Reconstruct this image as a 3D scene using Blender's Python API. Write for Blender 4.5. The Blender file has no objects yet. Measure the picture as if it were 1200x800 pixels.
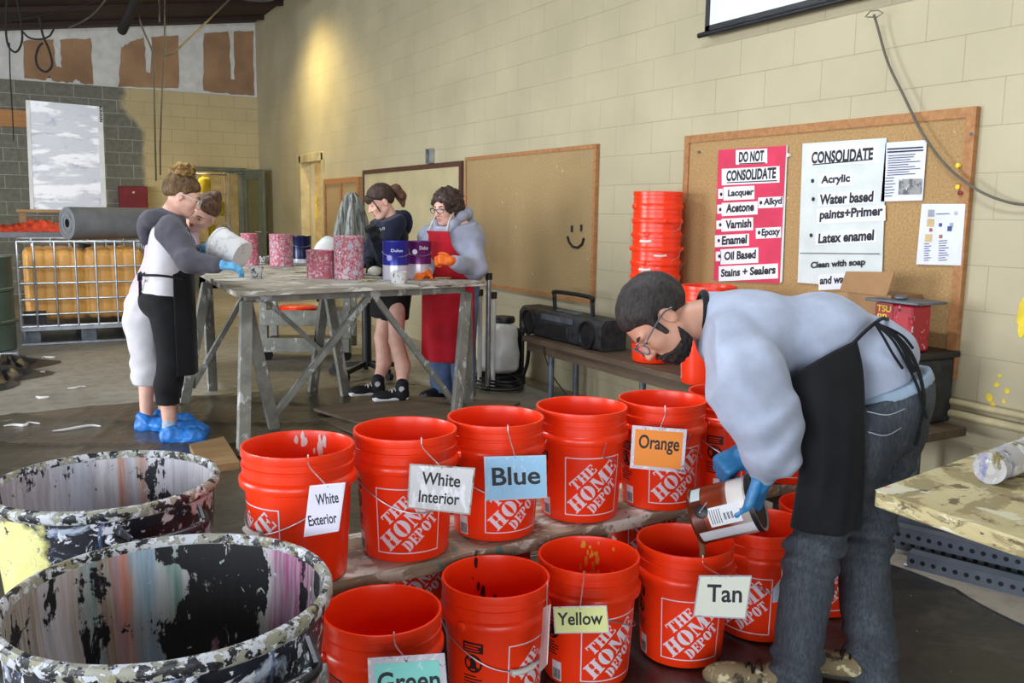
import bpy, bmesh, math, random
import numpy as np
from mathutils import Vector, Matrix
random.seed(7)
SC = bpy.context.scene
COL = SC.collection
PI = math.pi

# ------------------------------------------------------------------ camera geometry (1200 x 800 frame)
F, PIT, ROL, YAW, CH = 1040.0, .1445, .0145, .5085, 1.385
WX = 3.745                 # the long block wall
BY = 15.8                  # the far block wall
_cp, _sp = math.cos(PIT), math.sin(PIT)
FW = np.array([math.sin(YAW)*_cp, math.cos(YAW)*_cp, -_sp])
_r0 = np.array([math.cos(YAW), -math.sin(YAW), 0.])
_u0 = np.cross(_r0, FW)
RT = _r0*math.cos(ROL) + _u0*math.sin(ROL)
UP = -_r0*math.sin(ROL) + _u0*math.cos(ROL)
CAM = np.array([0, 0, CH])
def ray(x, y): return FW*F + RT*(x-600) + UP*(400-y)
def P(x, y, d): return ray(x, y)*d/F + CAM               # point at pixel x,y and depth d
def Pz(x, y, z=0.):                                       # point on a level plane
    v = ray(x, y); return CAM + v*(z-CH)/v[2]
def Wl(x, y, off=0.):                                     # point on the long wall
    v = ray(x, y); return CAM + v*(WX-off)/v[0]
def Bk(x, y, Y=BY):                                       # point on a plane facing down the room
    v = ray(x, y); return CAM + v*Y/v[1]
def unit(v): v = np.asarray(v, float); return v/np.linalg.norm(v)
def A(*v): return np.array(v, float)

# ------------------------------------------------------------------ colours and materials
def lin(c):
    o = []
    for v in c[:3]:
        v = v/255.
        o.append(v/12.92 if v <= .04045 else ((v+.055)/1.055)**2.4)
    return (o[0], o[1], o[2], 1.)
class NT:
    def __init__(s, name):
        s.m = bpy.data.materials.new(name); s.m.use_nodes = True
        s.t = s.m.node_tree; s.b = s.t.nodes['Principled BSDF']
    def n(s, typ, ins=None, **kw):
        x = s.t.nodes.new('ShaderNode'+typ)
        for k, v in kw.items(): setattr(x, k, v)
        for k, v in (ins or {}).items(): s.put(x, k, v)
        return x
    def put(s, x, k, v):
        sock = x.inputs[k]
        if isinstance(v, bpy.types.NodeSocket): s.t.links.new(v, sock)
        elif isinstance(v, bpy.types.Node): s.t.links.new(v.outputs[0], sock)
        else: sock.default_value = v
    def set(s, k, v): s.put(s.b, k, v)
    def math(s, op, a, b=None, c=None):
        x = s.n('Math', operation=op)
        for i, v in enumerate((a, b, c)):
            if v is not None: s.put(x, i, v)
        return x.outputs[0]
    def mix(s, fac, a, b):
        x = s.n('Mix', data_type='RGBA')
        s.put(x, 0, fac); s.put(x, 6, a); s.put(x, 7, b); return x.outputs[2]
    def coord(s, kind='Object'): return s.n('TexCoord').outputs[kind]
    def mapped(s, v, scale=(1,1,1), loc=(0,0,0), rot=(0,0,0)):
        return s.n('Mapping', {'Vector': v, 'Scale': scale, 'Location': loc, 'Rotation': rot}).outputs[0]
    def noise(s, v, scale, detail=4., rough=.55, dist=0.):
        return s.n('TexNoise', {'Vector': v, 'Scale': scale, 'Detail': detail, 'Roughness': rough, 'Distortion': dist}).outputs[0]
    def step(s, v, lo, hi):
        x = s.n('MapRange', {'Value': v, 'From Min': lo, 'From Max': hi}, clamp=True); return x.outputs[0]
    def bump(s, h, strength=.3, dist=.01):
        s.set('Normal', s.n('Bump', {'Height': h, 'Strength': strength, 'Distance': dist}).outputs[0])
def mat(name, c, rough=.6, metal=0., var=.12, vs=6., bump=0., bs=40., spec=.5, alpha=None):
    """plain surface with a little procedural variation in tone and relief"""
    t = NT(name); co = t.coord()
    n = t.noise(co, vs, 5.)
    a = lin([max(0, v*(1-var)) for v in c]); b = lin([min(255, v*(1+var)) for v in c])
    t.set('Base Color', t.mix(t.step(n, .3, .7), a, b))
    t.set('Roughness', rough); t.set('Metallic', metal); t.set('Specular IOR Level', spec)
    if bump: t.bump(t.noise(co, bs, 3.), bump, .004)
    if alpha is not None: t.set('Alpha', alpha)
    return t.m
def splatter(name, base, layers, rough=.45, uv=False, bump=.5):
    """base colour, then coats of paint: (colour, scale xyz, threshold, softness, seed)"""
    t = NT(name); co = t.coord('UV' if uv else 'Object')
    col = lin(base); hsum = None
    for c, sc, th, so, sd in layers:
        n = t.noise(t.mapped(co, sc, (sd*3.7, sd*1.3, sd*2.1)), 1., 6., .62, .4)
        f = t.step(n, th, th+so)
        col = t.mix(f, col, lin(c))
        hsum = f if hsum is None else t.math('ADD', hsum, f)
    t.set('Base Color', col); t.set('Roughness', rough)
    if bump: t.bump(hsum, bump, .004)
    return t.m

# ------------------------------------------------------------------ objects
def link(o, parent=None):
    COL.objects.link(o)
    if parent is not None: o.parent = parent
    return o
def tag(o, label=None, cat=None, group=None, kind=None):
    if label: o['label'] = label
    if cat: o['category'] = cat
    if group: o['group'] = group
    if kind: o['kind'] = kind
    return o
def thing(name, label, cat, loc=(0,0,0), rotz=0., group=None):
    o = bpy.data.objects.new(name, None); o.empty_display_size = .1
    o.location = tuple(loc); o.rotation_euler = (0, 0, rotz)
    link(o); return tag(o, label, cat, group)
def dup(root, loc=None, rotz=None, label=None):
    r = root.copy(); COL.objects.link(r)
    if loc is not None: r.location = tuple(loc)
    if rotz is not None: r.rotation_euler = (0, 0, rotz)
    if label: r['label'] = label
    for ch in list(root.children):
        c = ch.copy(); COL.objects.link(c); c.parent = r
        for g in ch.children:
            d = g.copy(); COL.objects.link(d); d.parent = c
    return r
def wpos(o):
    p = np.zeros(3)
    rz = 0
    while o is not None:
        p = p+np.array(o.location); o = o.parent
    return p

class MB:
    """collects shapes and links them as ONE mesh object"""
    def __init__(s): s.v = []; s.f = []; s.mi = []; s.uv = []; s.hasuv = False
    def add(s, vs, fs, mi=0, uvs=None):
        o = len(s.v); s.v += [tuple(map(float, q)) for q in vs]
        for k, f in enumerate(fs):
            s.f.append(tuple(i+o for i in f)); s.mi.append(mi)
            if uvs is not None: s.hasuv = True; s.uv.append(uvs[k])
            else: s.uv.append(None)
        return s
    def box(s, c, size, R=None, mi=0):
        h = np.array(size)/2.; R = np.eye(3) if R is None else np.asarray(R)
        vs = [np.array(c)+(np.array([x, y, z])*h)@R for x in (-1, 1) for y in (-1, 1) for z in (-1, 1)]
        return s.add(vs, [(0,1,3,2),(4,6,7,5),(0,4,5,1),(2,3,7,6),(0,2,6,4),(1,5,7,3)], mi)
    def beam(s, a, b, w, t, mi=0, side=None):
        """rectangular bar from a to b: w across 'side', t the other way"""
        a, b = np.array(a, float), np.array(b, float); d = b-a; L = np.linalg.norm(d); d = d/L
        sd = np.array([0, 0, 1.]) if side is None else np.array(side, float)
        if abs(d@unit(sd)) > .97: sd = np.array([1., 0, 0])
        x = unit(np.cross(d, sd)); y = np.cross(x, d)
        return s.box((a+b)/2, (t, L, w), np.array([x, d, y]), mi)
    def tube(s, pts, r, n=10, mi=0, cap=True, closed=False):
        pts = [np.array(p, float) for p in pts]; m = len(pts); rs = r if hasattr(r, '__len__') else [r]*m
        vs = []; prev = None
        for i, p in enumerate(pts):
            if closed: d = pts[(i+1) % m]-pts[i-1]
            else: d = pts[min(i+1, m-1)]-pts[max(i-1, 0)]
            d = unit(d)
            if prev is None:
                q = np.array([0, 0, 1.]) if abs(d[2]) < .9 else np.array([1., 0, 0])
            else: q = prev
            x = unit(q-d*(q@d)); y = np.cross(d, x); prev = x
            vs += [p+rs[i]*(x*math.cos(2*PI*k/n)+y*math.sin(2*PI*k/n)) for k in range(n)]
        fs = []
        for i in range(m if closed else m-1):
            j = (i+1) % m
            for k in range(n):
                fs.append((i*n+k, i*n+(k+1) % n, j*n+(k+1) % n, j*n+k))
        if cap and not closed: fs += [tuple(range(n))[::-1], tuple(range((m-1)*n, m*n))]
        return s.add(vs, fs, mi)
    def lathe(s, prof, n=48, c=(0,0,0), mi=0, R=None, uvr=None, sx=1., sy=1.):
        """revolve (radius, height) points round z; mi may be a list per ring"""
        R = np.eye(3) if R is None else np.asarray(R); vs = []; L = [0.]
        for i in range(1, len(prof)): L.append(L[-1]+math.hypot(prof[i][0]-prof[i-1][0], prof[i][1]-prof[i-1][1]))
        for r, z in prof:
            for k in range(n):
                a = 2*PI*k/n
                vs.append(np.array(c)+np.array([r*math.cos(a)*sx, r*math.sin(a)*sy, z])@R)
        for i in range(len(prof)-1):
            fs = []; uv = []
            for k in range(n):
                k2 = (k+1) % n
                fs.append((i*n+k, i*n+k2, (i+1)*n+k2, (i+1)*n+k))
                if uvr: uv.append([(2*PI*uvr*a/n, L[j]) for a, j in ((k, i), (k+1, i), (k+1, i+1), (k, i+1))])
            s._ring(vs, fs, mi[i] if isinstance(mi, (list, tuple)) else mi, uv if uvr else None, i)
        s._flush(vs); return s
    def _ring(s, vs, fs, mi, uv, i):
        if i == 0: s._o = len(s.v)
        for k, f in enumerate(fs):
            s.f.append(tuple(q+s._o for q in f)); s.mi.append(mi)
            if uv: s.hasuv = True; s.uv.append(uv[k])
            else: s.uv.append(None)
    def _flush(s, vs): s.v += [tuple(map(float, q)) for q in vs]
    def prism(s, poly, O, X, Y, Z, t, mi=0, mif=None):
        """2-D outline in the frame O,X,Y, given thickness t along Z (front face at +Z*t)"""
        O, X, Y, Z = map(np.array, (O, X, Y, Z)); n = len(poly)
        back = [O+X*a+Y*b for a, b in poly]; front = [p+Z*t for p in back]
        s.add(back+front, [tuple(range(n))[::-1]]+[(i, (i+1) % n, n+(i+1) % n, n+i) for i in range(n)], mi)
        return s.add(front, [tuple(range(n))], mi if mif is None else mif)
    def flat(s, polys, O, X, Y, mi=0):
        O, X, Y = map(np.array, (O, X, Y))
        for poly in polys: s.add([O+X*a+Y*b for a, b in poly], [tuple(range(len(poly)))], mi)
        return s
    def grid(s, G, mi=0, closed_u=False):
        """surface through a (rows, cols, 3) array"""
        G = np.asarray(G); nr, nc = G.shape[:2]
        fs = []
        for i in range(nr-1):
            for j in range(nc if closed_u else nc-1):
                j2 = (j+1) % nc
                fs.append((i*nc+j, i*nc+j2, (i+1)*nc+j2, (i+1)*nc+j))
        return s.add(G.reshape(-1, 3), fs, mi)
    def build(s, name, mats, parent=None, smooth=40., origin=None, bevel=0., solid=0.):
        me = bpy.data.meshes.new(name)
        o0 = wpos(parent) if parent is not None else (np.zeros(3) if origin is None else np.array(origin, float))
        me.from_pydata([tuple(np.array(q)-o0) for q in s.v], [], s.f)
        for m in (mats if isinstance(mats, (list, tuple)) else [mats]): me.materials.append(m)
        me.polygons.foreach_set('material_index', s.mi)
        if s.hasuv:
            lay = me.uv_layers.new(name='UVMap'); k = 0
            for f, u in zip(s.f, s.uv):
                for j in range(len(f)):
                    lay.data[k].uv = u[j] if u is not None else (0, 0); k += 1
        me.validate(); me.update()
        if smooth:
            me.polygons.foreach_set('use_smooth', [True]*len(me.polygons))
            me.set_sharp_from_angle(angle=math.radians(smooth))
        o = bpy.data.objects.new(name, me); o.location = (0, 0, 0) if parent is not None else tuple(o0); link(o, parent)
        if solid: 
            m = o.modifiers.new('s', 'SOLIDIFY'); m.thickness = solid; m.offset = 0
        if bevel:
            m = o.modifiers.new('b', 'BEVEL'); m.width = bevel; m.segments = 2; m.limit_method = 'ANGLE'
        return o
def rotz(a): c, s_ = math.cos(a), math.sin(a); return np.array([[c, s_, 0], [-s_, c, 0], [0, 0, 1.]])   # rows = axes
def frame_from(z, up=(0,0,1)):
    z = unit(z); x = np.cross(np.array(up, float), z)
    x = unit(x) if np.linalg.norm(x) > 1e-4 else np.array([1., 0, 0])
    return np.array([x, np.cross(z, x), z])

def catmull(pts, n):
    """n samples of a smooth curve through the points"""
    p = np.asarray(pts, float); m = len(p); q = np.vstack([2*p[0]-p[1], p, 2*p[-1]-p[-2]]); out = []
    for t in np.linspace(0, m-1, n):
        i = min(int(t), m-2); f = t-i; a, b, c, d = q[i:i+4]
        out.append(.5*((2*b)+(-a+c)*f+(2*a-5*b+4*c-d)*f*f+(-a+3*b-3*c+d)*f**3))
    return np.array(out)
def sheet(G, nr, nc):
    G = np.asarray(G, float)
    rows = np.array([catmull(r, nc) for r in G])
    return np.array([catmull(rows[:, j], nr) for j in range(nc)]).transpose(1, 0, 2)

_tc = {}
def text2d(body, bold=.0):
    """outline faces of a word set 1 unit high; returns verts (n,2), faces"""
    k = (body, bold)
    if k not in _tc:
        cu = bpy.data.curves.new('t', 'FONT'); cu.body = body; cu.size = 1.; cu.offset = bold; cu.resolution_u = 4
        o = bpy.data.objects.new('t', cu); COL.objects.link(o)
        dg = bpy.context.evaluated_depsgraph_get(); me = o.evaluated_get(dg).to_mesh()
        v = np.array([q.co[:2] for q in me.vertices]); f = [tuple(p.vertices) for p in me.polygons]
        o.evaluated_get(dg).to_mesh_clear(); bpy.data.objects.remove(o); bpy.data.curves.remove(cu)
        _tc[k] = (v, f)
    return _tc[k]
def put_text(mb, body, O, X, Y, w, h, mi=1, bold=.0):
    """word fitted in the rectangle w x h whose lower left corner is O"""
    v, f = text2d(body, bold); lo, hi = v.min(0), v.max(0); q = (v-lo)/(hi-lo)
    O, X, Y = map(np.array, (O, X, Y))
    mb.add([O+X*a*w+Y*b*h for a, b in q], f, mi)

# ------------------------------------------------------------------ sculpted forms: smooth union of capsules and ellipsoids, meshed with surface nets
def smin(a, b, k):
    h = np.clip(.5+.5*(b-a)/k, 0, 1); return b*(1-h)+a*h-k*h*(1-h)
def cap_d(p, a, b, ra, rb):
    ba = b-a; t = np.clip(((p-a)@ba)/max(ba@ba, 1e-12), 0, 1)
    return np.linalg.norm(p-a-t[:, None]*ba, axis=1)-(ra+(rb-ra)*t)
def ell_d(p, c, r, R=None):
    q = p-c
    if R is not None: q = q@np.asarray(R).T
    k0 = np.linalg.norm(q/r, axis=1); k1 = np.linalg.norm(q/(np.array(r)**2), axis=1)
    return k0*(k0-1)/np.maximum(k1, 1e-9)
def box_d(p, c, h, R=None, rd=.01):
    q = p-c
    if R is not None: q = q@np.asarray(R).T
    q = np.abs(q)-(np.array(h)-rd)
    return np.linalg.norm(np.maximum(q, 0), axis=1)+np.minimum(q.max(1), 0)-rd
def prim_d(p, q):
    if q[0] == 'c': return cap_d(p, np.asarray(q[1], float), np.asarray(q[2], float), q[3], q[4])
    if q[0] == 'e': return ell_d(p, np.asarray(q[1], float), np.array(q[2], float), q[3] if len(q) > 3 else None)
    return box_d(p, np.asarray(q[1], float), q[2], q[3] if len(q) > 3 else None, q[4] if len(q) > 4 else .01)
def field(prims, k=.03):
    def fn(p):
        d = None
        for q in prims:
            e = prim_d(p, q); d = e if d is None else smin(d, e, k)
        return d
    return fn
def chain(pts, rs): return [('c', pts[i], pts[i+1], rs[i], rs[i+1]) for i in range(len(pts)-1)]
def bounds(prims, m=.03):
    lo = np.full(3, 1e9); hi = -lo
    for q in prims:
        if q[0] == 'c': pp = [(np.array(q[1]), q[3]), (np.array(q[2]), q[4])]
        elif q[0] == 'e': pp = [(np.array(q[1]), max(q[2]))]
        else: pp = [(np.array(q[1]), float(np.linalg.norm(q[2])))]
        for c, r in pp: lo = np.minimum(lo, c-r); hi = np.maximum(hi, c+r)
    return lo-m, hi+m
def surfnet(fn, lo, hi, h):
    lo, hi = np.array(lo, float), np.array(hi, float); B = 8
    nb = np.maximum(1, np.ceil((hi-lo)/(h*B)).astype(int)); n = nb*B
    bi = np.stack(np.meshgrid(*[np.arange(k) for k in nb], indexing='ij'), -1).reshape(-1, 3)
    cd = fn(lo+(bi*B+(B-1)/2.)*h)
    act = np.abs(cd) < B*h*1.25
    V = np.where(cd < 0, -1., 1.).reshape(nb).repeat(B, 0).repeat(B, 1).repeat(B, 2).astype(np.float32)
    off = np.stack(np.meshgrid(*[np.arange(B)]*3, indexing='ij'), -1).reshape(-1, 3)
    ab = bi[act]
    for s0 in range(0, len(ab), 400):
        idx = (ab[s0:s0+400, None, :]*B+off[None]).reshape(-1, 3)
        V[idx[:, 0], idx[:, 1], idx[:, 2]] = fn(lo+idx*h)
    S = V < 0
    c = np.zeros(np.array(S.shape)-1, np.uint8)
    for i in (0, 1):
        for j in (0, 1):
            for k in (0, 1): c += S[i:S.shape[0]-1+i, j:S.shape[1]-1+j, k:S.shape[2]-1+k]
    cell = np.argwhere((c > 0) & (c < 8)); ids = np.full(c.shape, -1, np.int64)
    ids[cell[:, 0], cell[:, 1], cell[:, 2]] = np.arange(len(cell))
    acc = np.zeros((len(cell), 3)); cnt = np.zeros(len(cell))
    co = [(i, j, k) for i in (0, 1) for j in (0, 1) for k in (0, 1)]
    for a in co:
        for ax in range(3):
            if a[ax]: continue
            b = list(a); b[ax] = 1
            va = V[cell[:, 0]+a[0], cell[:, 1]+a[1], cell[:, 2]+a[2]]; vb = V[cell[:, 0]+b[0], cell[:, 1]+b[1], cell[:, 2]+b[2]]
            m = (va < 0) != (vb < 0); t = np.where(m, va/np.where(m, va-vb, 1), 0)
            q = np.repeat(np.array([a], float), len(cell), 0); q[:, ax] = t
            acc[m] += q[m]; cnt[m] += 1
    verts = lo+(cell+acc/cnt[:, None])*h
    faces = []
    for ax in range(3):
        sl0 = [slice(None)]*3; sl1 = [slice(None)]*3; sl0[ax] = slice(0, -1); sl1[ax] = slice(1, None)
        d = S[tuple(sl0)].astype(np.int8)-S[tuple(sl1)].astype(np.int8)
        e = np.argwhere(d != 0); sg = d[d != 0]
        o1, o2 = (ax+1) % 3, (ax+2) % 3
        ok = (e[:, o1] > 0) & (e[:, o2] > 0) & (e[:, o1] < c.shape[o1]) & (e[:, o2] < c.shape[o2]); e = e[ok]; sg = sg[ok]
        def cid(a1, a2):
            q = e.copy(); q[:, o1] -= a1; q[:, o2] -= a2; return ids[q[:, 0], q[:, 1], q[:, 2]]
        Q = np.stack([cid(1, 1), cid(0, 1), cid(0, 0), cid(1, 0)], 1)
        Q[sg < 0] = Q[sg < 0][:, ::-1]; faces.append(Q[(Q >= 0).all(1)])
    return verts, np.vstack(faces)
def sculpt(name, fn, lo, hi, h, m, parent=None):
    v, f = surfnet(fn, lo, hi, h); o0 = np.array(wpos(parent)) if parent is not None else np.zeros(3)
    me = bpy.data.meshes.new(name); v = v-o0
    me.vertices.add(len(v)); me.vertices.foreach_set('co', v.astype(np.float32).ravel())
    me.loops.add(f.size); me.loops.foreach_set('vertex_index', f.astype(np.int32).ravel())
    me.polygons.add(len(f)); me.polygons.foreach_set('loop_start', np.arange(0, f.size, 4, dtype=np.int32))
    me.materials.append(m); me.update(calc_edges=True); me.validate()
    me.polygons.foreach_set('use_smooth', [True]*len(me.polygons))
    o = bpy.data.objects.new(name, me); return link(o, parent)
def wob(p, s, sd=0.):
    """cheap smooth 3-D wobble in -1..1 for cloth folds"""
    q = p*s+sd
    return (np.sin(q[:, 0]*1.3+1.7*np.sin(q[:, 1]*.9+sd))+np.sin(q[:, 1]*1.1+1.5*np.sin(q[:, 2]*1.2))+np.sin(q[:, 2]*1.4+1.6*np.sin(q[:, 0]*.8+2*sd)))/3.
# ================================================================== materials
def wall_mat(name, base, mortar, zoff, axis, grey=None):
    t = NT(name); co = t.coord()
    sx = t.n('SeparateXYZ', {0: co})
    u = sx.outputs[1] if axis == 'y' else sx.outputs[0]
    uv = t.n('CombineXYZ', {0: u, 1: sx.outputs[2], 2: 0.})
    br = t.n('TexBrick', {'Vector': t.mapped(uv.outputs[0], (1, 1, 1), (zoff[0], zoff[1], 0)), 'Scale': 1., 'Mortar Size': .0028 if not grey else .005, 'Mortar Smooth': .6,
                          'Brick Width': .4064, 'Row Height': .2032, 'Color1': (0,0,0,1), 'Color2': (1,1,1,1), 'Mortar': (.5,.5,.5,1)}, offset=.5)
    fac = br.outputs['Fac']
    n1 = t.noise(co, 1.3, 5.); n2 = t.noise(co, 14., 4.)
    b = t.mix(t.step(n1, .3, .7), lin([v*.94 for v in base]), lin([v*1.04 for v in base]))
    b = t.mix(t.math('MULTIPLY', br.outputs['Color'], .12), b, lin([v*.9 for v in base]))
    mo = lin(mortar)
    if grey:
        g = t.mix(t.step(n2, .3, .7), lin([v*.9 for v in grey]), lin([v*1.1 for v in grey]))
        g = t.mix(t.math('MULTIPLY', br.outputs['Color'], .35), g, lin([v*.82 for v in grey]))
        # ragged edge where the tan paint stops: further right below the fourth course
        e = t.math('ADD', sx.outputs[0], t.math('MULTIPLY', t.math('SUBTRACT', t.noise(co, 3., 3.), .5), .28))
        edge = t.math('ADD', 1.62, t.math('MULTIPLY', t.step(sx.outputs[2], 2.95, 2.6), .27))
        f = t.step(t.math('SUBTRACT', e, edge), -.04, .04)
        b = t.mix(f, g, b); mo = t.mix(f, lin((186, 186, 176)), mo)
    low = t.step(t.noise(co, 2.3, 3.), .35, .65)
    t.set('Base Color', t.mix(t.math('MULTIPLY', fac, t.math('ADD', .3 if not grey else .7, t.math('MULTIPLY', low, .4))), b, mo))
    t.set('Roughness', .55); t.set('Specular IOR Level', .35)
    h = t.math('SUBTRACT', t.math('MULTIPLY', n2, .12), fac)
    t.bump(h, .4 if not grey else .15, .004)
    return t.m
def floor_mat():
    t = NT('concrete_floor'); co = t.coord()
    n = t.noise(co, .8, 6., .6); m2 = t.noise(co, 9., 5., .65)
    c = t.mix(t.step(n, .3, .7), lin((128, 121, 110)), lin((164, 156, 142)))
    c = t.mix(t.math('MULTIPLY', t.step(m2, .45, .7), .5), c, lin((95, 90, 82)))
    sp = t.noise(co, 55., 2.); c = t.mix(t.step(sp, .74, .76), c, lin((205, 200, 190)))
    t.set('Base Color', c); t.set('Roughness', t.math('ADD', .4, t.math('MULTIPLY', m2, .35)))
    t.bump(m2, .12, .004); return t.m
def wood_mat(name, c1, c2, scale=(2., 30., 30.), rough=.65, paint=None):
    t = NT(name); co = t.coord()
    n = t.noise(t.mapped(co, scale), 1., 6., .6, .6)
    c = t.mix(t.step(n, .3, .7), lin(c1), lin(c2))
    if paint:
        for k, (pc, sc, th) in enumerate(paint):
            pn = t.noise(t.mapped(co, sc, (k*5.1, k*2.3, k)), 1., 6., .65, .5)
            c = t.mix(t.step(pn, th, th+.04), c, lin(pc))
    t.set('Base Color', c); t.set('Roughness', rough); t.bump(n, .25, .003); return t.m
def cork_mat(name, c):
    t = NT(name); co = t.coord(); n = t.noise(co, 90., 4., .7); m2 = t.noise(co, 1.6, 4.)
    a = t.mix(t.step(n, .3, .7), lin([v*.82 for v in c]), lin([v*1.1 for v in c]))
    a = t.mix(t.math('MULTIPLY', t.step(m2, .45, .7), .35), a, lin([v*.8 for v in c]))
    w = t.noise(co, 22., 2.); a = t.mix(t.step(w, .765, .78), a, lin((220, 210, 190)))
    t.set('Base Color', a); t.set('Roughness', .9); t.bump(n, .2, .002); return t.m
def film_mat(name, c1, c2, rough, bs):
    """crumpled plastic sheeting"""
    t = NT(name); co = t.coord()
    n = t.noise(co, bs, 5., .5, 1.2); r = t.math('ABSOLUTE', t.math('SUBTRACT', n, .5))
    big = t.noise(co, 1.4, 4.); dust = t.noise(co, 6., 6., .7)
    c = t.mix(t.step(big, .35, .65), lin(c1), lin(c2))
    c = t.mix(t.math('MULTIPLY', t.step(dust, .5, .75), .3), c, lin((120, 112, 98)))
    sp = t.noise(co, 45., 2.); c = t.mix(t.step(sp, .755, .77), c, lin((200, 195, 188)))
    t.set('Base Color', c); t.set('Roughness', rough); t.set('Specular IOR Level', .6)
    t.bump(r, .9, .02); return t.m
M = {}
M['wall_r'] = wall_mat('painted_block', (186, 175, 144), (142, 130, 100), (0.03, .2032-(1.992 % .2032)), 'y')
M['wall_b'] = wall_mat('block_partly_painted', (203, 186, 142), (160, 146, 110), (0.1, .2032-(3.265 % .2032)), 'x', (120, 119, 108))
M['dry_white'] = mat('joint_compound', (216, 216, 213), .8, var=.06, bump=.2)
M['dry_brown'] = mat('drywall_paper', (160, 126, 96), .9, var=.12, vs=2.)
M['ceil'] = mat('dark_roof_deck', (46, 27, 24), .7, var=.2, vs=1.)
M['floor'] = floor_mat()
M['beige'] = mat('beige_door_paint', (186, 172, 132), .5)
M['door_grey'] = mat('grey_green_door_paint', (98, 104, 92), .45)
M['hall'] = mat('hall_wall', (196, 178, 130), .8)
M['steel'] = mat('zinc_steel', (176, 180, 186), .38, .85, var=.12, vs=14.)
M['wire'] = mat('bright_wire', (196, 196, 198), .35, .8, var=.08)
M['dark_steel'] = mat('dark_grey_steel', (98, 104, 112), .5, .5, var=.2, vs=9.)
M['black'] = mat('black_plastic', (24, 25, 28), .42, var=.3, vs=8., bump=.08)
M['black_dusty'] = mat('dusty_black_plastic', (38, 40, 43), .55, var=.45, vs=18., bump=.15)
M['white_p'] = mat('white_plastic', (214, 214, 208), .4, var=.05)
M['orange'] = mat('orange_plastic', (246, 56, 15), .3, var=.04, vs=3., bump=.05, bs=6.)
M['logo'] = mat('white_print', (232, 218, 226), .5, var=.03)
M['print_black'] = mat('black_print', (28, 22, 22), .5)
M['ink'] = mat('black_ink', (26, 26, 30), .6)
M['paper'] = mat('white_paper', (226, 226, 230), .7, var=.02)
M['paper_blue'] = mat('bluish_white_paper', (218, 220, 236), .6, var=.03)
M['cream_sign'] = mat('painted_white_card', (208, 213, 210), .7, var=.04)
M['pink'] = mat('red_pink_card', (206, 52, 84), .7, var=.08)
M['cork'] = cork_mat('cork', (176, 140, 92))
M['cork_dull'] = cork_mat('old_cork', (170, 142, 98))
M['board_wood'] = wood_mat('oak_trim', (150, 100, 58), (182, 130, 80))
M['dark_wood'] = wood_mat('dark_brown_trim', (70, 42, 32), (96, 60, 44))
M['plank'] = wood_mat('paint_stained_plank', (128, 112, 92), (168, 152, 128), (4., 30., 30.), .6,
                      [((204, 200, 188), (6., 12., 9.), .52), ((92, 130, 124), (16., 20., 6.), .6), ((70, 66, 62), (12., 16., 8.), .64), ((170, 150, 116), (4., 8., 20.), .6)])
M['bench'] = wood_mat('dark_bench_board', (74, 60, 48), (104, 84, 64), (20., 3., 20.))
M['trestle'] = wood_mat('painted_timber', (104, 104, 98), (140, 140, 130), (9., 9., 9.), .6,
                        [((186, 188, 186), (11., 11., 5.), .58), ((80, 96, 92), (16., 16., 8.), .68), ((132, 70, 58), (22., 22., 14.), .74)])
M['tabletop'] = wood_mat('paint_crusted_board', (134, 128, 116), (168, 160, 146), (3., 3., 20.), .55,
                         [((206, 204, 194), (4., 10., 30.), .53), ((96, 124, 104), (7., 13., 30.), .63), ((110, 70, 110), (9., 16., 40.), .66), ((226, 226, 220), (13., 22., 40.), .7), ((66, 62, 60), (7., 9., 30.), .6)])
M['rtop'] = wood_mat('stained_yellowish_board', (176, 160, 112), (206, 192, 146), (5., 5., 25.), .55,
                     [((150, 134, 92), (6., 9., 30.), .5), ((212, 204, 176), (7., 7., 30.), .56), ((104, 88, 60), (10., 16., 40.), .58), ((196, 96, 58), (6., 9., 5.), .66), ((140, 150, 80), (9., 9., 30.), .62), ((70, 58, 40), (14., 24., 50.), .64)])
M['plywood'] = wood_mat('grubby_plywood', (96, 82, 66), (126, 110, 90), (3., 20., 20.), .7)
M['ply_cut'] = wood_mat('plywood', (142, 110, 72), (176, 140, 96), (3., 20., 20.), .7)
M['brown_film'] = film_mat('brown_plastic_sheet', (62, 55, 44), (84, 75, 60), .3, 3.)
M['black_film'] = film_mat('black_plastic_sheet', (32, 31, 32), (48, 46, 45), .36, 2.6)
M['ibc'] = mat('amber_tank_plastic', (226, 166, 84), .4, var=.08, vs=2.)
M['grey_mat'] = mat('grey_felt', (118, 120, 124), .95, var=.08, bump=.3, bs=80.)
M['foil'] = splatter('crinkled_foil_board', (206, 208, 214), [((250, 250, 252), (2., 3., 9.), .47, .08, 1), ((172, 160, 152), (3., 3., 16.), .62, .06, 3), ((186, 190, 206), (5., 5., 7.), .6, .1, 5)], .3)
M['tarp_or'] = mat('orange_tarp', (206, 70, 42), .6, var=.25, vs=12.)
M['red_box'] = mat('dark_red_paint', (122, 26, 38), .5, var=.12)
M['card'] = mat('brown_cardboard', (156, 118, 80), .85, var=.08)
M['tin_red'] = splatter('red_tin_print', (176, 22, 42), [((226, 206, 206), (40., 40., 30.), .62, .05, 2), ((120, 12, 32), (20., 20., 20.), .6, .05, 4)], .35)
M['yellow'] = mat('yellow_print', (232, 202, 50), .6)
M['screen'] = mat('screen_cloth', (226, 232, 222), .8, var=.02)
M['white_cloth'] = mat('white_cloth', (214, 210, 214), .9, var=.05, bump=.2, bs=200.)
M['rope'] = mat('grey_cord', (96, 90, 78), .8)
M['cord_dark'] = mat('dark_cord', (34, 32, 32), .7)

def struct(name, mb, m, kind='structure', **kw):
    return tag(mb.build(name, m, **kw), kind=kind)

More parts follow.
